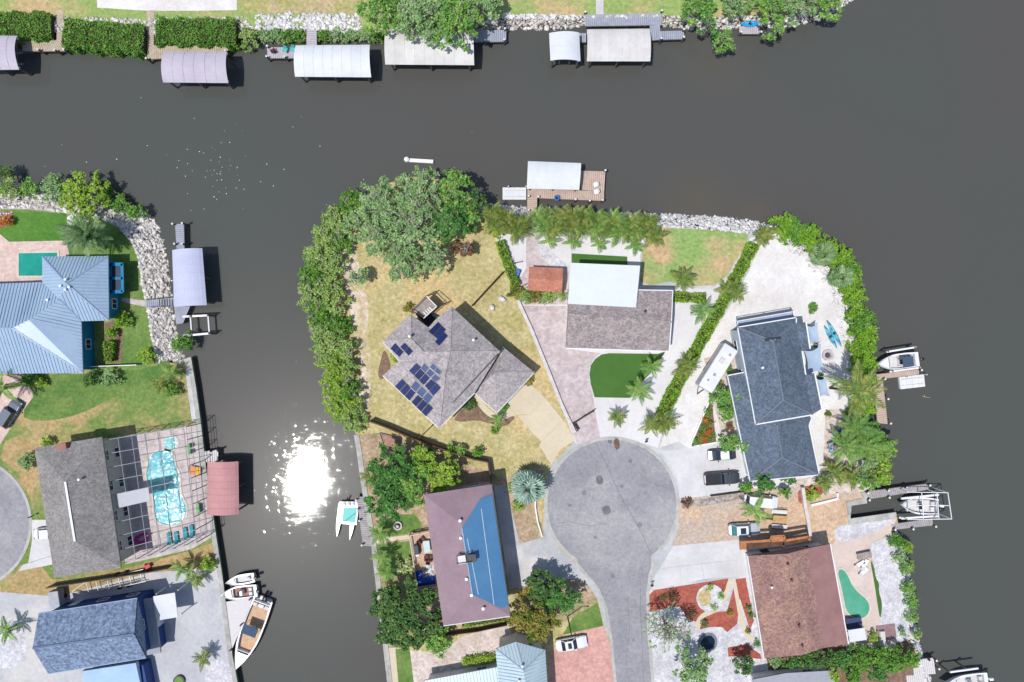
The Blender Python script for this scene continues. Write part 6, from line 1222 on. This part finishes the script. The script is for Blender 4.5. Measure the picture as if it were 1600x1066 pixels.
cv = lthing('trailer_cover', 'white cargo box trailer beside the blue shingled house', 'trailer', P(96, 931, G), R(98)); MB().box((0, 0, 1.1), (2.6, 1.6, 1.4)).build('body', M('box_grey', (176, 180, 190), rough=.6), cv, bevel=.08)
for s in (-1, 1): MB().tube([(0, s*.85-.08, .3), (0, s*.85+.08, .3)], .3, 12).build('wheel', TYRE, cv)
MB().bar((-1.3, 0, .4), (-2.1, 0, .4), .1).build('hitch', DARKM, cv)

# south end of the kidney pool patio
awn = thing('patio_awning', 'small white awning beside the south end of the kidney pool', 'awning', P(1338, 994, G)); aq = [(1325, 985), (1351, 981), (1354, 1000), (1328, 1004)]; za = G+2.5
MB().prism([(p.x, p.y) for p in P2(aq, za)], za-.1, za).build('roof_sheet', CW, awn, bevel=.03)
for x, y in aq: p = P(x, y, za); MB().bar((p.x, p.y, G), (p.x, p.y, za-.05), .1).build('post', WHITE, awn)
ht = thing('hot_tub', 'square hot tub under a dark navy cover beside the kidney pool', 'hot tub', P(1334, 974, G)); MB().box(P(1334, 974, G+.4), (2.3, 1.6, .8), .1).build('cabinet', WOODG, ht, bevel=.06); MB().box(P(1334, 974, G+.86), (2.35, 1.65, .1), .1).build('cover', M('navy_cover', (66, 78, 116), rough=.7), ht, bevel=.04)
sheet('patio_mat', [(1368, 978), (1398, 974), (1401, 996), (1383, 1003), (1370, 998)], M('mauve_mat', (166, 136, 138), (152, 124, 128), ns=.6, rough=.95), 5)
tbx = lthing('storage_bench', 'narrow white storage bench on the mauve mat', 'bench', P(1377, 996, G), R(96)); MB().box((0, 0, .28), (2.2, .7, .5)).build('box', WHITE, tbx, bevel=.04); MB().box((0, 0, .56), (2.26, .76, .06)).build('lid', CWB, tbx, bevel=.02)
lg = thing('drift_log', 'pale drift log floating off the tan L shaped dock', 'log', P(1448, 620, 0)); MB().tube([P(1441, 619.5, .03), P(1447, 620.2, .08), P(1453, 621, .02)], .13, 7, .09).build('trunk', M('drift_wood', (190, 182, 160), (150, 140, 120), ns=2, rough=.9), lg, smooth=True); MB().tube([P(1445, 620, .1), P(1444, 616, .3)], .06, 6, .03).build('branch_stub', M('drift_wood', (190, 182, 160)), lg)
for x, y, lb in ((785, 467, 'pale boulder on the dry lawn nearer the lime hedge'), (769, 480, 'pale boulder on the dry lawn nearer the solar panel house')):
    o = rocks('lawn_boulder', ROCKP, np.array([list(P(x, y, G+.12))]), .42, .5, lb, None); o['category'] = 'boulder'
# ------------------------------------------------------------------ vegetation
def shrub(label, px, py, r, leaf, h=1.4, group=None, name='shrub', dens=60, size=.28, base=None, cat='shrub'):
    return tree(name, label, px, py, r, h, GREEN[leaf], dens, size, max(.35, min(.9, r*.04)), cat, group, base=base, flat=.5)
# north bank
hedge('mangrove_hedge', 'clipped mangrove hedge at the western end of the north bank', [(-30, 38), (78, 39)], 4.0, 2.4, GREEN['hedge'], 60, .3, base=0)
hedge('mangrove_hedge', 'clipped mangrove hedge between the two sandy dock walkways', [(97, 50), (160, 56), (224, 60)], 4.2, 2.4, GREEN['hedge'], 60, .3, base=0)
hedge('mangrove_hedge', 'clipped mangrove hedge behind the mauve boathouse dock', [(242, 47), (368, 49)], 4.0, 2.4, GREEN['hedge'], 60, .3, base=0)
shrub('ragged mangrove shrub at the end of the clipped hedge', 385, 56, 20, 'mangrove', 2.6, dens=45, base=0)
for i, (x, y, r, l) in enumerate(((412, 52, 15, 'grey'), (432, 54, 15, 'grey'), (450, 52, 15, 'hedge'), (467, 52, 13, 'hedge'), (505, 52, 13, 'hedge'), (525, 52, 14, 'grey'), (548, 53, 14, 'grey'), (570, 53, 14, 'grey'), (590, 54, 13, 'hedge'))):
    shrub('low mangrove shrub along the rocks west of the pale walkway dock' if x < 480 else 'low mangrove shrub along the rocks east of the pale walkway dock', x, y, r, l, 1.8, 'low mangroves west' if x < 480 else 'low mangroves east', 'mangrove_shrub', base=0)
for x, y, r, l, h, lb in ((600, 8, 45, 'bright', 7, 'bright green bank tree beside the white boathouse'), (655, 16, 46, 'grey', 8, 'tall grey green bank tree behind the longest boathouse'), (710, 30, 44, 'bright', 8, 'spreading bank tree hanging over the longest white boathouse'), (750, 0, 36, 'grey', 7, 'grey green bank tree above the short blue grey dock')):
    tree('bank_tree', lb, x, y, r, h, GREEN[l], 40, .4, 1.1, bare=5, bark=PALE)
for x, y, r, l, lb in ((1092, 8, 30, 'bright', 'bright bank tree at the east end of the blue grey dock'), (1108, 40, 17, 'deep', 'small leafy tree leaning over the water from the bank'), (1134, 62, 18, 'bright', 'round bright tree standing out over the water'), (1150, 0, 26, 'grey', 'thin grey bank tree with bare pale branches'), (1205, 8, 34, 'bright', 'spreading bank tree beyond the small kayak platform'), (1248, 4, 34, 'grey', 'grey green tree at the bend of the north bank'), (1213, 50, 13, 'bright', 'small green tree dipping towards the water by the kayak platform'), (1292, 4, 28, 'bright', 'last bright tree at the rocky point of the north bank')):
    tree('bank_tree', lb, x, y, r, 5.5, GREEN[l], 32, .4, .95, bare=8 if l == 'grey' else 3, bark=PALE, base=.3)
# western lots
for x, y, r, l, lb in ((3, 268, 15, 'dark', 'dark shrub at the western shore point'), (10, 294, 20, 'mangrove', 'olive shrub above the western rock bank'), (42, 293, 17, 'bright', 'bright rounded shrub between two olive shrubs on the bank'), (80, 292, 23, 'grey', 'grey green shrub beside the big lime shrub'), (126, 303, 40, 'lime', 'largest glossy lime green shrub on the curved rock bank'), (166, 306, 14, 'hedge', 'green shrub just east of the largest lime shrub'), (186, 318, 16, 'hedge', 'middle shrub of the three trailing down the rock bank'), (208, 330, 14, 'hedge', 'last shrub trailing down the rock bank'), (281, 535, 19, 'hedge', 'shrub on the rocks beside the empty boat lift'), (227, 556, 15, 'lime', 'lime shrub at the corner of the lawn and rock bank'), (188, 502, 15, 'limehedge', 'lime rounded shrub at the teal house wall'), (171, 520, 9, 'limehedge', 'small lime shrub beside the teal house window'), (38, 722, 14, 'grey', 'grey flowering shrub west of the grey hip roof'), (70, 692, 9, 'lime', 'lime shrub at the corner of the grey hip roof'), (322, 884, 13, 'lime', 'round lime shrub at the seawall by the concrete yard'), (5, 345, 10, 'flower', 'red flowering shrub beside the watered lawn'), (168, 592, 16, 'grey', 'grey leaved shrub below the blue metal roof'), (140, 592, 14, 'dark', 'dark leafy shrub below the blue metal roof'), (42, 592, 14, 'hedge', 'leafy shrub at the head of the pink paver drive'), (60, 597, 9, 'lime', 'small lime shrub by the pink paver drive'), (268, 610, 12, 'hedge', 'shrub near the seawall in the western lawn')):
    shrub(lb, x, y, r, l, 1.2+r*.06, size=.3 if r < 30 else .36, base=.3 if y < 320 and x > 150 else None)
hedge('hedge', 'short clipped lime hedge along the teal house wall', [(168, 533), (168, 565)], 1.2, 1.4, GREEN['limehedge'])
palm('date_palm', 'large date palm with a full crown on the lawn beside the blue metal roof', 137, 368, 33, 4.5, 'date', n=46, lo=-30, hi=70)
palm('palm', 'palm with thin fronds at the western edge of the paver drive', 2, 605, 30, 4, 'palm', n=11)
palm('palm', 'small palm at the western seawall above the dry lawn', 268, 582, 18, 1.6, 'palm', n=14); palm('palm', 'small yellowish palm in the dry lawn near the seawall', 250, 602, 16, 1.2, 'areca', 'areca', n=12)
palm('palm', 'slender palm at the edge of the concrete yard', 283, 888, 17, 2.5, 'palm', n=9); palm('palm', 'low palm beside the round lime shrub', 306, 905, 16, 1.8, 'areca', 'areca', n=9); palm('palm', 'slender palm between two others in the concrete yard corner', 296, 893, 15, 2.2, 'palm', n=8)
palm('palm', 'single palm in the white gravel by the seawall', 318, 1028, 16, 1.8, 'areca', n=12); palm('palm', 'broad leaved palm in the gravel at the western edge', 10, 985, 20, 2.2, 'palm', 'areca', n=9)
# the wooded point of the central lot
for x, y, r, h, l, br, lb in ((655, 300, 46, 9, 'grey', 16, 'tall grey green tree with bare pale branches at the tip of the point'), (598, 318, 46, 8, 'grey', 8, 'broad grey green tree on the west side of the point'), (648, 356, 50, 9, 'grey', 14, 'largest grey green tree in the middle of the wooded point'), (590, 366, 36, 7, 'grey', 8, 'thin grey green tree above the sandy path'), (706, 296, 34, 8, 'bright', 2, 'bright green tree at the eastern tip of the point'), (700, 346, 34, 8, 'deep', 2, 'deep green tree on the east side of the wooded point'), (742, 314, 19, 6, 'dark', 0, 'dark small tree overhanging the water beside the rock bank'), (556, 350, 26, 5.5, 'grey', 4, 'low grey green tree between the mangroves and the tall trees'), (736, 338, 20, 5.5, 'bright', 0, 'low bright tree at the landward end of the rock bank'), (628, 410, 34, 6.5, 'grey', 5, 'grey green tree reaching south over the dry lawn'), (676, 404, 26, 6, 'grey', 6, 'grey green tree beside the dry lawn clearing'), (560, 433, 13, 4, 'grey', 5, 'thin twiggy tree alone on the sandy path'), (728, 388, 13, 4, 'brown', 6, 'brown leafless looking tree at the lawn edge')):
    tree('shade_tree', lb, x, y, r, h, GREEN[l], 34 if l == 'grey' else 44, .38, 1.05, bare=br, bark=PALE)
MG = [(548, 318, 22), (525, 342, 24), (508, 370, 25), (532, 378, 20), (497, 402, 25), (520, 412, 22), (488, 432, 25), (511, 450, 23), (482, 463, 23), (500, 486, 25), (524, 476, 18), (504, 516, 25), (529, 512, 20), (512, 546, 25), (538, 546, 17), (520, 576, 25), (541, 580, 19), (524, 606, 25), (545, 612, 17), (531, 636, 25), (546, 656, 23), (552, 630, 14)]
for i, (x, y, r) in enumerate(MG):
    l = 'lime' if y > 560 and i % 2 else ('mangrove' if i % 3 else 'hedge')
    tree('mangrove_shrub', {'lime': 'yellow green mangrove in the belt on the western shore of the point', 'mangrove': 'olive mangrove in the belt on the western shore of the point', 'hedge': 'green mangrove in the belt on the western shore of the point'}[l], x, y, r*1.08, 3.6+random.random(), GREEN[l], 44, .34, .9, 'mangrove', {'lime': 'yellow green mangroves', 'mangrove': 'olive mangroves', 'hedge': 'green mangroves'}[l], bare=2, base=.1, bark=PALE)
for x, y, r, l, h, lb in ((637, 481, 9, 'gold', 1.4, 'olive shrub beside the raised rear deck'), (617, 558, 8, 'lime', 1, 'small lime shrub in the bed west of the solar panel house'), (733, 632, 11, 'dark', 1.2, 'dark shrub in the bed south of the solar panel house'), (786, 638, 9, 'hedge', 1.2, 'round shrub at the corner of the garage roof'), (826, 594, 9, 'gold', 1, 'brown green shrub at the east corner of the garage'), (705, 700, 7, 'hedge', 2.2, 'first small tree leaning on the board fence'), (720, 704, 9, 'bright', 2.2, 'middle small tree leaning on the board fence'), (745, 709, 9, 'hedge', 2.2, 'last small tree leaning on the board fence'), (717, 385, 10, 'brown', 1, 'brown bush in the dry lawn below the trees')):
    shrub(lb, x, y, r, l, h)
palm('palm', 'small palm beside the curved cream walkway', 776, 657, 13, 1.6, 'palm', n=12); shrub('green shrub south of the small palm by the walkway', 774, 672, 8, 'hedge', 1)
# palms along the white rock bank
for x, y in ((775, 344), (797, 350), (814, 346), (852, 344), (869, 350), (886, 345), (904, 352), (921, 347), (940, 352), (957, 348), (975, 353), (992, 352), (1010, 358)):
    wst = x < 830; palm('clumping_palm', 'clumping olive palm in the short row west of the tan dock walkway' if wst else 'clumping olive palm in the long row east of the tan dock walkway', x, y, 27, 2.4, 'areca' if int(x) % 3 else 'palm', 'areca', n=27, stems=3, group='palms west of the dock' if wst else 'palms east of the dock', lo=-20, hi=65)
for x, y, lb in ((858, 377, 'banana like plant nearest the paver path'), (894, 379, 'banana like plant at the west end of the turf strip'), (936, 381, 'banana like plant at the middle of the turf strip'), (992, 384, 'banana like plant beside the recovering lawn')): palm('banana_plant', lb, x, y, 15, 1.3, 'palm', 'areca', n=6, cat='plant')
for x, y, l in ((806, 455, 'gold'), (820, 463, 'areca'), (838, 461, 'gold'), (856, 462, 'areca'), (872, 459, 'areca')): shrub('mixed shrub in the row below the terracotta shed', x, y, 13, 'gold' if l == 'gold' else 'mangrove', 1.8, 'shrubs below the shed')
shrub('lime shrub at the top of the lime hedge', 776, 362, 10, 'lime', 1.5)
hedge('hedge', 'narrow lime hedge along the low white garden wall', [(780, 376), (792, 408), (806, 446)], 1.1, 1.5, GREEN['limehedge'])
hedge('hedge', 'long lime hedge between concrete yard and sand yard, northern run', [(1180, 380), (1160, 420), (1142, 452)], 1.5, 1.5, GREEN['limehedge']); hedge('hedge', 'long lime hedge between concrete yard and sand yard, middle run', [(1140, 458), (1110, 510), (1078, 568)], 1.5, 1.5, GREEN['limehedge']); hedge('hedge', 'long lime hedge between concrete yard and travel trailer, southern run', [(1070, 582), (1050, 620), (1034, 655)], 1.6, 1.5, GREEN['limehedge'])
hedge('hedge', 'short lime hedge joining the brown grey gable roof to the long hedge', [(1054, 464), (1104, 466)], 1.2, 1.3, GREEN['limehedge'])
for x, y, r, lb in ((1187, 366, 19, 'bushy palm at the north end of the long hedge'), (1145, 452, 20, 'bushy palm where the northern hedge run ends'), (1073, 570, 20, 'bushy palm beside the travel trailer hedge'), (1031, 670, 25, 'largest bushy palm at the kerb end of the hedge')): palm('bushy_palm', lb, x, y, r*1.15, 2.2, 'areca', 'areca', n=24, stems=3, hi=65)
palm('palm', 'palm with drooping fronds on the recovering lawn edge', 1066, 436, 21, 3.2, 'areca', n=12); palm('palm', 'palm leaning over the concrete drive by the short hedge', 1098, 487, 22, 3, 'palm', n=10, lean=(1, 0)); palm('palm', 'palm at the eastern end of the oval turf', 1018, 574, 19, 3, 'palm', n=10); palm('palm', 'palm with bare soil ring at the turf edge', 1000, 611, 21, 3, 'palm', n=13); palm('palm', 'lone small palm in the white concrete by the street', 964, 653, 16, 2, 'areca', n=14)
# eastern shore
for i, (x, y, r) in enumerate(((1226, 352, 17), (1244, 361, 18), (1264, 371, 17), (1296, 388, 15), (1314, 402, 18), (1326, 420, 18), (1330, 442, 16), (1338, 462, 15), (1338, 484, 13), (1350, 502, 18), (1353, 524, 18), (1350, 547, 18), (1352, 570, 17), (1355, 592, 16), (1352, 615, 16), (1352, 636, 15))):
    l = 'bright' if i % 4 == 1 else 'limehedge'; tree('mangrove_shrub', 'bright mangrove on the eastern shore beside the sand yard' if l == 'bright' else 'lime green mangrove on the eastern shore beside the sand yard', x, y, r*1.35, 2.8, GREEN['hedge' if l == 'bright' else 'limehedge'], 55, .32, .8, 'mangrove', 'eastern shore bright mangroves' if l == 'bright' else 'eastern shore lime mangroves', base=.2)
palm('fan_palm', 'pale fan palm on the sand yard shore, the northern one', 1283, 398, 20, 1.6, 'date', 'fan', n=22); palm('fan_palm', 'pale fan palm on the sand yard shore, the southern one', 1312, 433, 20, 1.6, 'date', 'fan', n=22)
palm('coconut_palm', 'tall coconut palm with long sparse fronds beside the fire pit', 1337, 612, 44, 8, 'areca', n=12, lo=-15, hi=40)
shrub('lone round shrub on the white sand north of the shade sails', 1271, 482, 8, 'hedge', 1.3); shrub('potted shrub between the two northern shade sails', 1275, 540, 5, 'dark', 1); shrub('potted shrub between the two southern shade sails', 1283, 588, 6, 'dark', 1); shrub('small cactus like shrub in the shell yard', 1295, 647, 4, 'gold', .7); shrub('dark shrub in the shell yard below the coconut palm', 1325, 645, 7, 'dark', 1)
for x, y, r, l, k, lb in ((1338, 668, 30, 'palm', 'feather', 'feathery palm nearest the tan L shaped dock'), (1322, 700, 30, 'palm', 'feather', 'feathery palm behind the cobalt lounger'), (1352, 698, 28, 'palm', 'feather', 'feathery palm in the middle of the eastern grove'), (1305, 742, 24, 'areca', 'areca', 'olive clumping palm at the corner of the lower charcoal roof'), (1285, 757, 18, 'areca', 'areca', 'olive clumping palm beside the mulch bed'), (1332, 748, 24, 'areca', 'areca', 'olive clumping palm above the boat slip')): palm('grove_palm', lb, x, y, r, 4 if k == 'feather' else 2.5, l, k, n=15 if k == 'feather' else 21, stems=1 if k == 'feather' else 3)
for x, y, r, l, lb in ((1384, 700, 24, 'bright', 'bright tree over the water at the eastern grove'), (1378, 735, 26, 'lime', 'lime tree over the water north of the boat slip'), (1360, 752, 20, 'bright', 'bright tree at the boat slip dock'), (1362, 722, 22, 'grey', 'grey green tree inside the eastern grove'), (1366, 675, 18, 'hedge', 'green tree beside the tan L shaped dock end')): tree('grove_tree', lb, x, y, r, 4.5, GREEN[l], 44, .36, .95, bare=3)
for x, y, r, lb in ((1130, 622, 20, 'leafy tree beside the walkway west of the charcoal house'), (1158, 622, 15, 'leafy tree overlapping the charcoal eave'), (1136, 645, 15, 'smaller leafy tree south of the walkway tree'), (1140, 692, 16, 'leafy tree over the charcoal coloured small car'), (1163, 698, 12, 'small leafy tree at the lower charcoal roof edge')): tree('garden_tree', lb, x, y, r, 3.6, GREEN['bright'], 50, .36, .8)
for x, y, r, l, lb in ((1136, 562, 8, 'grey', 'pale shrub beside the travel trailer'), (1122, 598, 9, 'gold', 'olive shrub at the tail of the travel trailer'), (1140, 668, 7, 'brown', 'rust coloured shrub in the shell bed'), (1138, 575, 8, 'hedge', 'green shrub between trailer and charcoal house')): shrub(lb, x, y, r, l, 1.3)
for i, (x, y, l) in enumerate(((1106, 645, 'hedge'), (1103, 657, 'flower'), (1109, 660, 'gold'), (1099, 670, 'hedge'), (1108, 675, 'flower'), (1096, 682, 'gold'), (1112, 684, 'hedge'), (1088, 690, 'hedge'), (1102, 688, 'flower'))): shrub({'hedge': 'green plant in the triangular flower bed', 'flower': 'orange flowering plant in the triangular flower bed', 'gold': 'yellow plant in the triangular flower bed'}[l], x, y, 7, l, .8, 'bed plants '+l, 'bed_plant', 60, .22, cat='plant')
tree('garden_tree', 'dense green tree standing over the white van', 1196, 757, 19, 5, GREEN['deep'], 50, .36, .9); tree('garden_tree', 'smaller green tree west of the white van', 1168, 764, 12, 3, GREEN['hedge'], 50, .34, .7); tree('garden_tree', 'green tree at the south eave of the charcoal house', 1234, 748, 13, 3, GREEN['deep'], 50, .34, .7); tree('garden_tree', 'narrow green tree in the gravel by the white fence', 1228, 770, 10, 3, GREEN['hedge'], 50, .34, .7)
palm('banana_plant', 'arching broad leaved plant beside the silver white car', 1180, 799, 24, 2.2, 'palm', 'areca', n=6, cat='plant', lo=0, hi=30); shrub('lime shrub on the red mulch by the white fence', 1270, 774, 12, 'lime', 1.5); shrub('brown red shrub at the kerb by the rubble strip', 1074, 786, 8, 'brown', .9)
# the brown house garden
tree('sparse_tree', 'sparse silvery tree with bare pale limbs on white gravel', 1046, 985, 40, 6, GREEN['grey'], 9, .3, 1.1, bare=26, bark=PALE)
tree('garden_tree', 'pale bright tree south of the garden pond', 1085, 1046, 34, 5.5, GREEN['grey'], 38, .36, 1.0); tree('garden_tree', 'dark round clipped tree in the mulch garden', 1166, 1042, 17, 4.5, GREEN['dark'], 75, .28, .7)
for x, y, r, l, lb in ((1110, 920, 5, 'lime', 'lime tuft at the top of the gravel circle'), (1128, 932, 6, 'lime', 'lime tuft at the east side of the gravel circle'), (1117, 950, 6, 'lime', 'lime tuft at the foot of the gravel circle'), (1171, 951, 6, 'deep', 'green shrub at the brown house wall'), (1175, 964, 6, 'deep', 'lower green shrub at the brown house wall'), (1183, 1008, 7, 'hedge', 'rounded green shrub by the brown house corner'), (1036, 934, 6, 'dark', 'dark shrub in the red mulch by the kerb'), (1050, 933, 10, 'brown', 'twiggy brown shrub in the red mulch'), (1081, 961, 10, 'brown', 'twiggy dark shrub beside the cream path'), (1100, 975, 6, 'dark', 'dark plant at the lower mulch bed edge'), (1142, 960, 5, 'gold', 'yellow green ground plant between the cream paths'), (1171, 987, 4, 'gold', 'small olive plant beside the cream path')): shrub(lb, x, y, r, l, .5+r*.07, size=.22)
pd = pool('dark garden pond ringed by grey stones in the shade', [(1096, 1000), (1104, 992), (1114, 994), (1118, 1004), (1112, 1014), (1100, 1016), (1094, 1008)], M('pond_water', (24, 44, 62), rough=.08), 1, .4, M('pond_stone', (150, 156, 168), (110, 116, 128), ns=1.5, rough=.9), 'pond')
for i, (x, y, r, l) in enumerate(((1214, 1034, 10, 'grey'), (1236, 1037, 14, 'deep'), (1262, 1032, 16, 'deep'), (1290, 1034, 18, 'dark'), (1318, 1030, 20, 'deep'), (1346, 1032, 22, 'hedge'), (1374, 1032, 22, 'hedge'), (1402, 1034, 22, 'hedge'), (1426, 1030, 18, 'hedge'), (1300, 1058, 14, 'lime'), (1336, 1056, 18, 'hedge'), (1376, 1052, 18, 'deep'))):
    tree('boundary_tree', {'grey': 'grey leaved small tree at the corner of the brown roof', 'deep': 'deep green tree in the belt south of the brown house', 'dark': 'darkest tree in the belt south of the brown house', 'hedge': 'mid green tree in the belt running to the southeastern dock', 'lime': 'yellow lime shrub in front of the belt south of the brown house'}[l], x, y, r, 3.6, GREEN[l], 46, .34, .8, group={'deep': 'deep green belt trees', 'hedge': 'mid green belt trees'}.get(l))
for x, y, r, l, lb in ((1404, 846, 13, 'hedge', 'mixed shrub at the south slip dock'), (1421, 857, 10, 'lime', 'yellow lime shrub over the water below the slip'), (1408, 872, 11, 'grey', 'pale shrub on the white gravel shore'), (1420, 888, 12, 'bright', 'bright star shaped shrub at the shore by the patio'), (1422, 918, 11, 'bright', 'bright shrub on the shore level with the kidney pool'), (1428, 942, 13, 'bright', 'largest bright shrub on the shore south of the kidney pool'), (1428, 966, 10, 'bright', 'bright shrub on the shore beside the gravel end'), (1434, 992, 8, 'mangrove', 'olive shrub near the southeastern dock'), (1412, 990, 7, 'grey', 'small pale plant on the white gravel end'), (1366, 998, 9, 'lime', 'lime shrub beside the small white awning')): shrub(lb, x, y, r, l, 1.8)
# mauve house lot
for x, y, r, h, l, lb in ((612, 735, 42, 6.5, 'deep', 'large deep green tree at the northwest of the wooded yard'), (604, 784, 38, 6.5, 'deep', 'large deep green tree above the small lawn and fountain'), (640, 760, 36, 6, 'bright', 'bright green tree in the middle of the wooded yard'), (692, 742, 33, 5, 'lime', 'yellow green tree at the mauve roof corner'), (654, 720, 24, 5, 'lime', 'small yellow green tree between deep green trees'), (630, 966, 57, 7.5, 'dark', 'huge dark rounded tree at the seawall beside the mauve house'), (684, 1007, 24, 4, 'bright', 'bright feathery tree south of the huge dark tree'), (834, 966, 44, 6, 'gold', 'golden olive tree beside the pale aqua roof'), (874, 936, 32, 5.5, 'deep', 'green tree between the golden tree and the street'), (850, 920, 28, 5.5, 'dark', 'dark green tree at the end of the concrete drive')):
    tree('yard_tree', lb, x, y, r, h, GREEN[l], 52 if l != 'dark' else 110, .36, 1.0 if l != 'dark' else .9)
shrub('cream flowering shrub beside the timber side deck', 632, 889, 17, 'cream', 2.2); shrub('lime shrub west of the silver palm', 801, 762, 7, 'lime', 1); shrub('taller lime shrub south of the silver palm', 810, 790, 10, 'lime', 1.2); shrub('green shrub in the bed under the board fence end', 672, 712, 9, 'dark', 1.2)
palm('silver_palm', 'silvery blue fan palm in the bed beside the street', 826, 760, 29, 2.6, 'silver', 'fan', n=34, hi=70, lo=-20)
for x, y, lb in ((578, 747, 'palm leaning out over the seawall by the deep green trees'), (592, 834, 'palm at the seawall near the fountain lawn'), (598, 872, 'palm at the seawall beside the lower lawn'), (604, 896, 'palm at the seawall touching the huge dark tree')): palm('palm', lb, x, y, 18, 2.6, 'areca' if y < 800 else 'palm', n=11)
for x in (728, 738, 748, 758, 768): shrub('yellow lime shrub in the row beside the pale aqua wing roof', x, 1036-(x-728)*.15, 8, 'lime', 1.2, 'yellow lime shrub row')
hedge('hedge', 'low green hedge along the south eave of the mauve house', [(722, 978), (794, 966)], .7, .9, GREEN['limehedge'], 70, .22)
tree('bark_pile', 'brown leafy shrub under the huge dark tree by the mauve house', 684, 966, 9, 1.5, GREEN['brown'], 60, .26, .5, 'shrub')
# fallen frond on the street
ff = bpy.data.objects.new('fallen_frond', frond_mesh('areca', M('dead_frond', (150, 112, 90), (110, 84, 70), ns=1.5, rough=.95))); COL.objects.link(ff); ff.location = P(962, 684, G+.28); ff.scale = (2.2, 2.2, 1); ff.rotation_euler = (0, .1, R(-80)); ff['label'] = 'dead brown palm frond lying at the top of the street circle'; ff['category'] = 'palm frond'
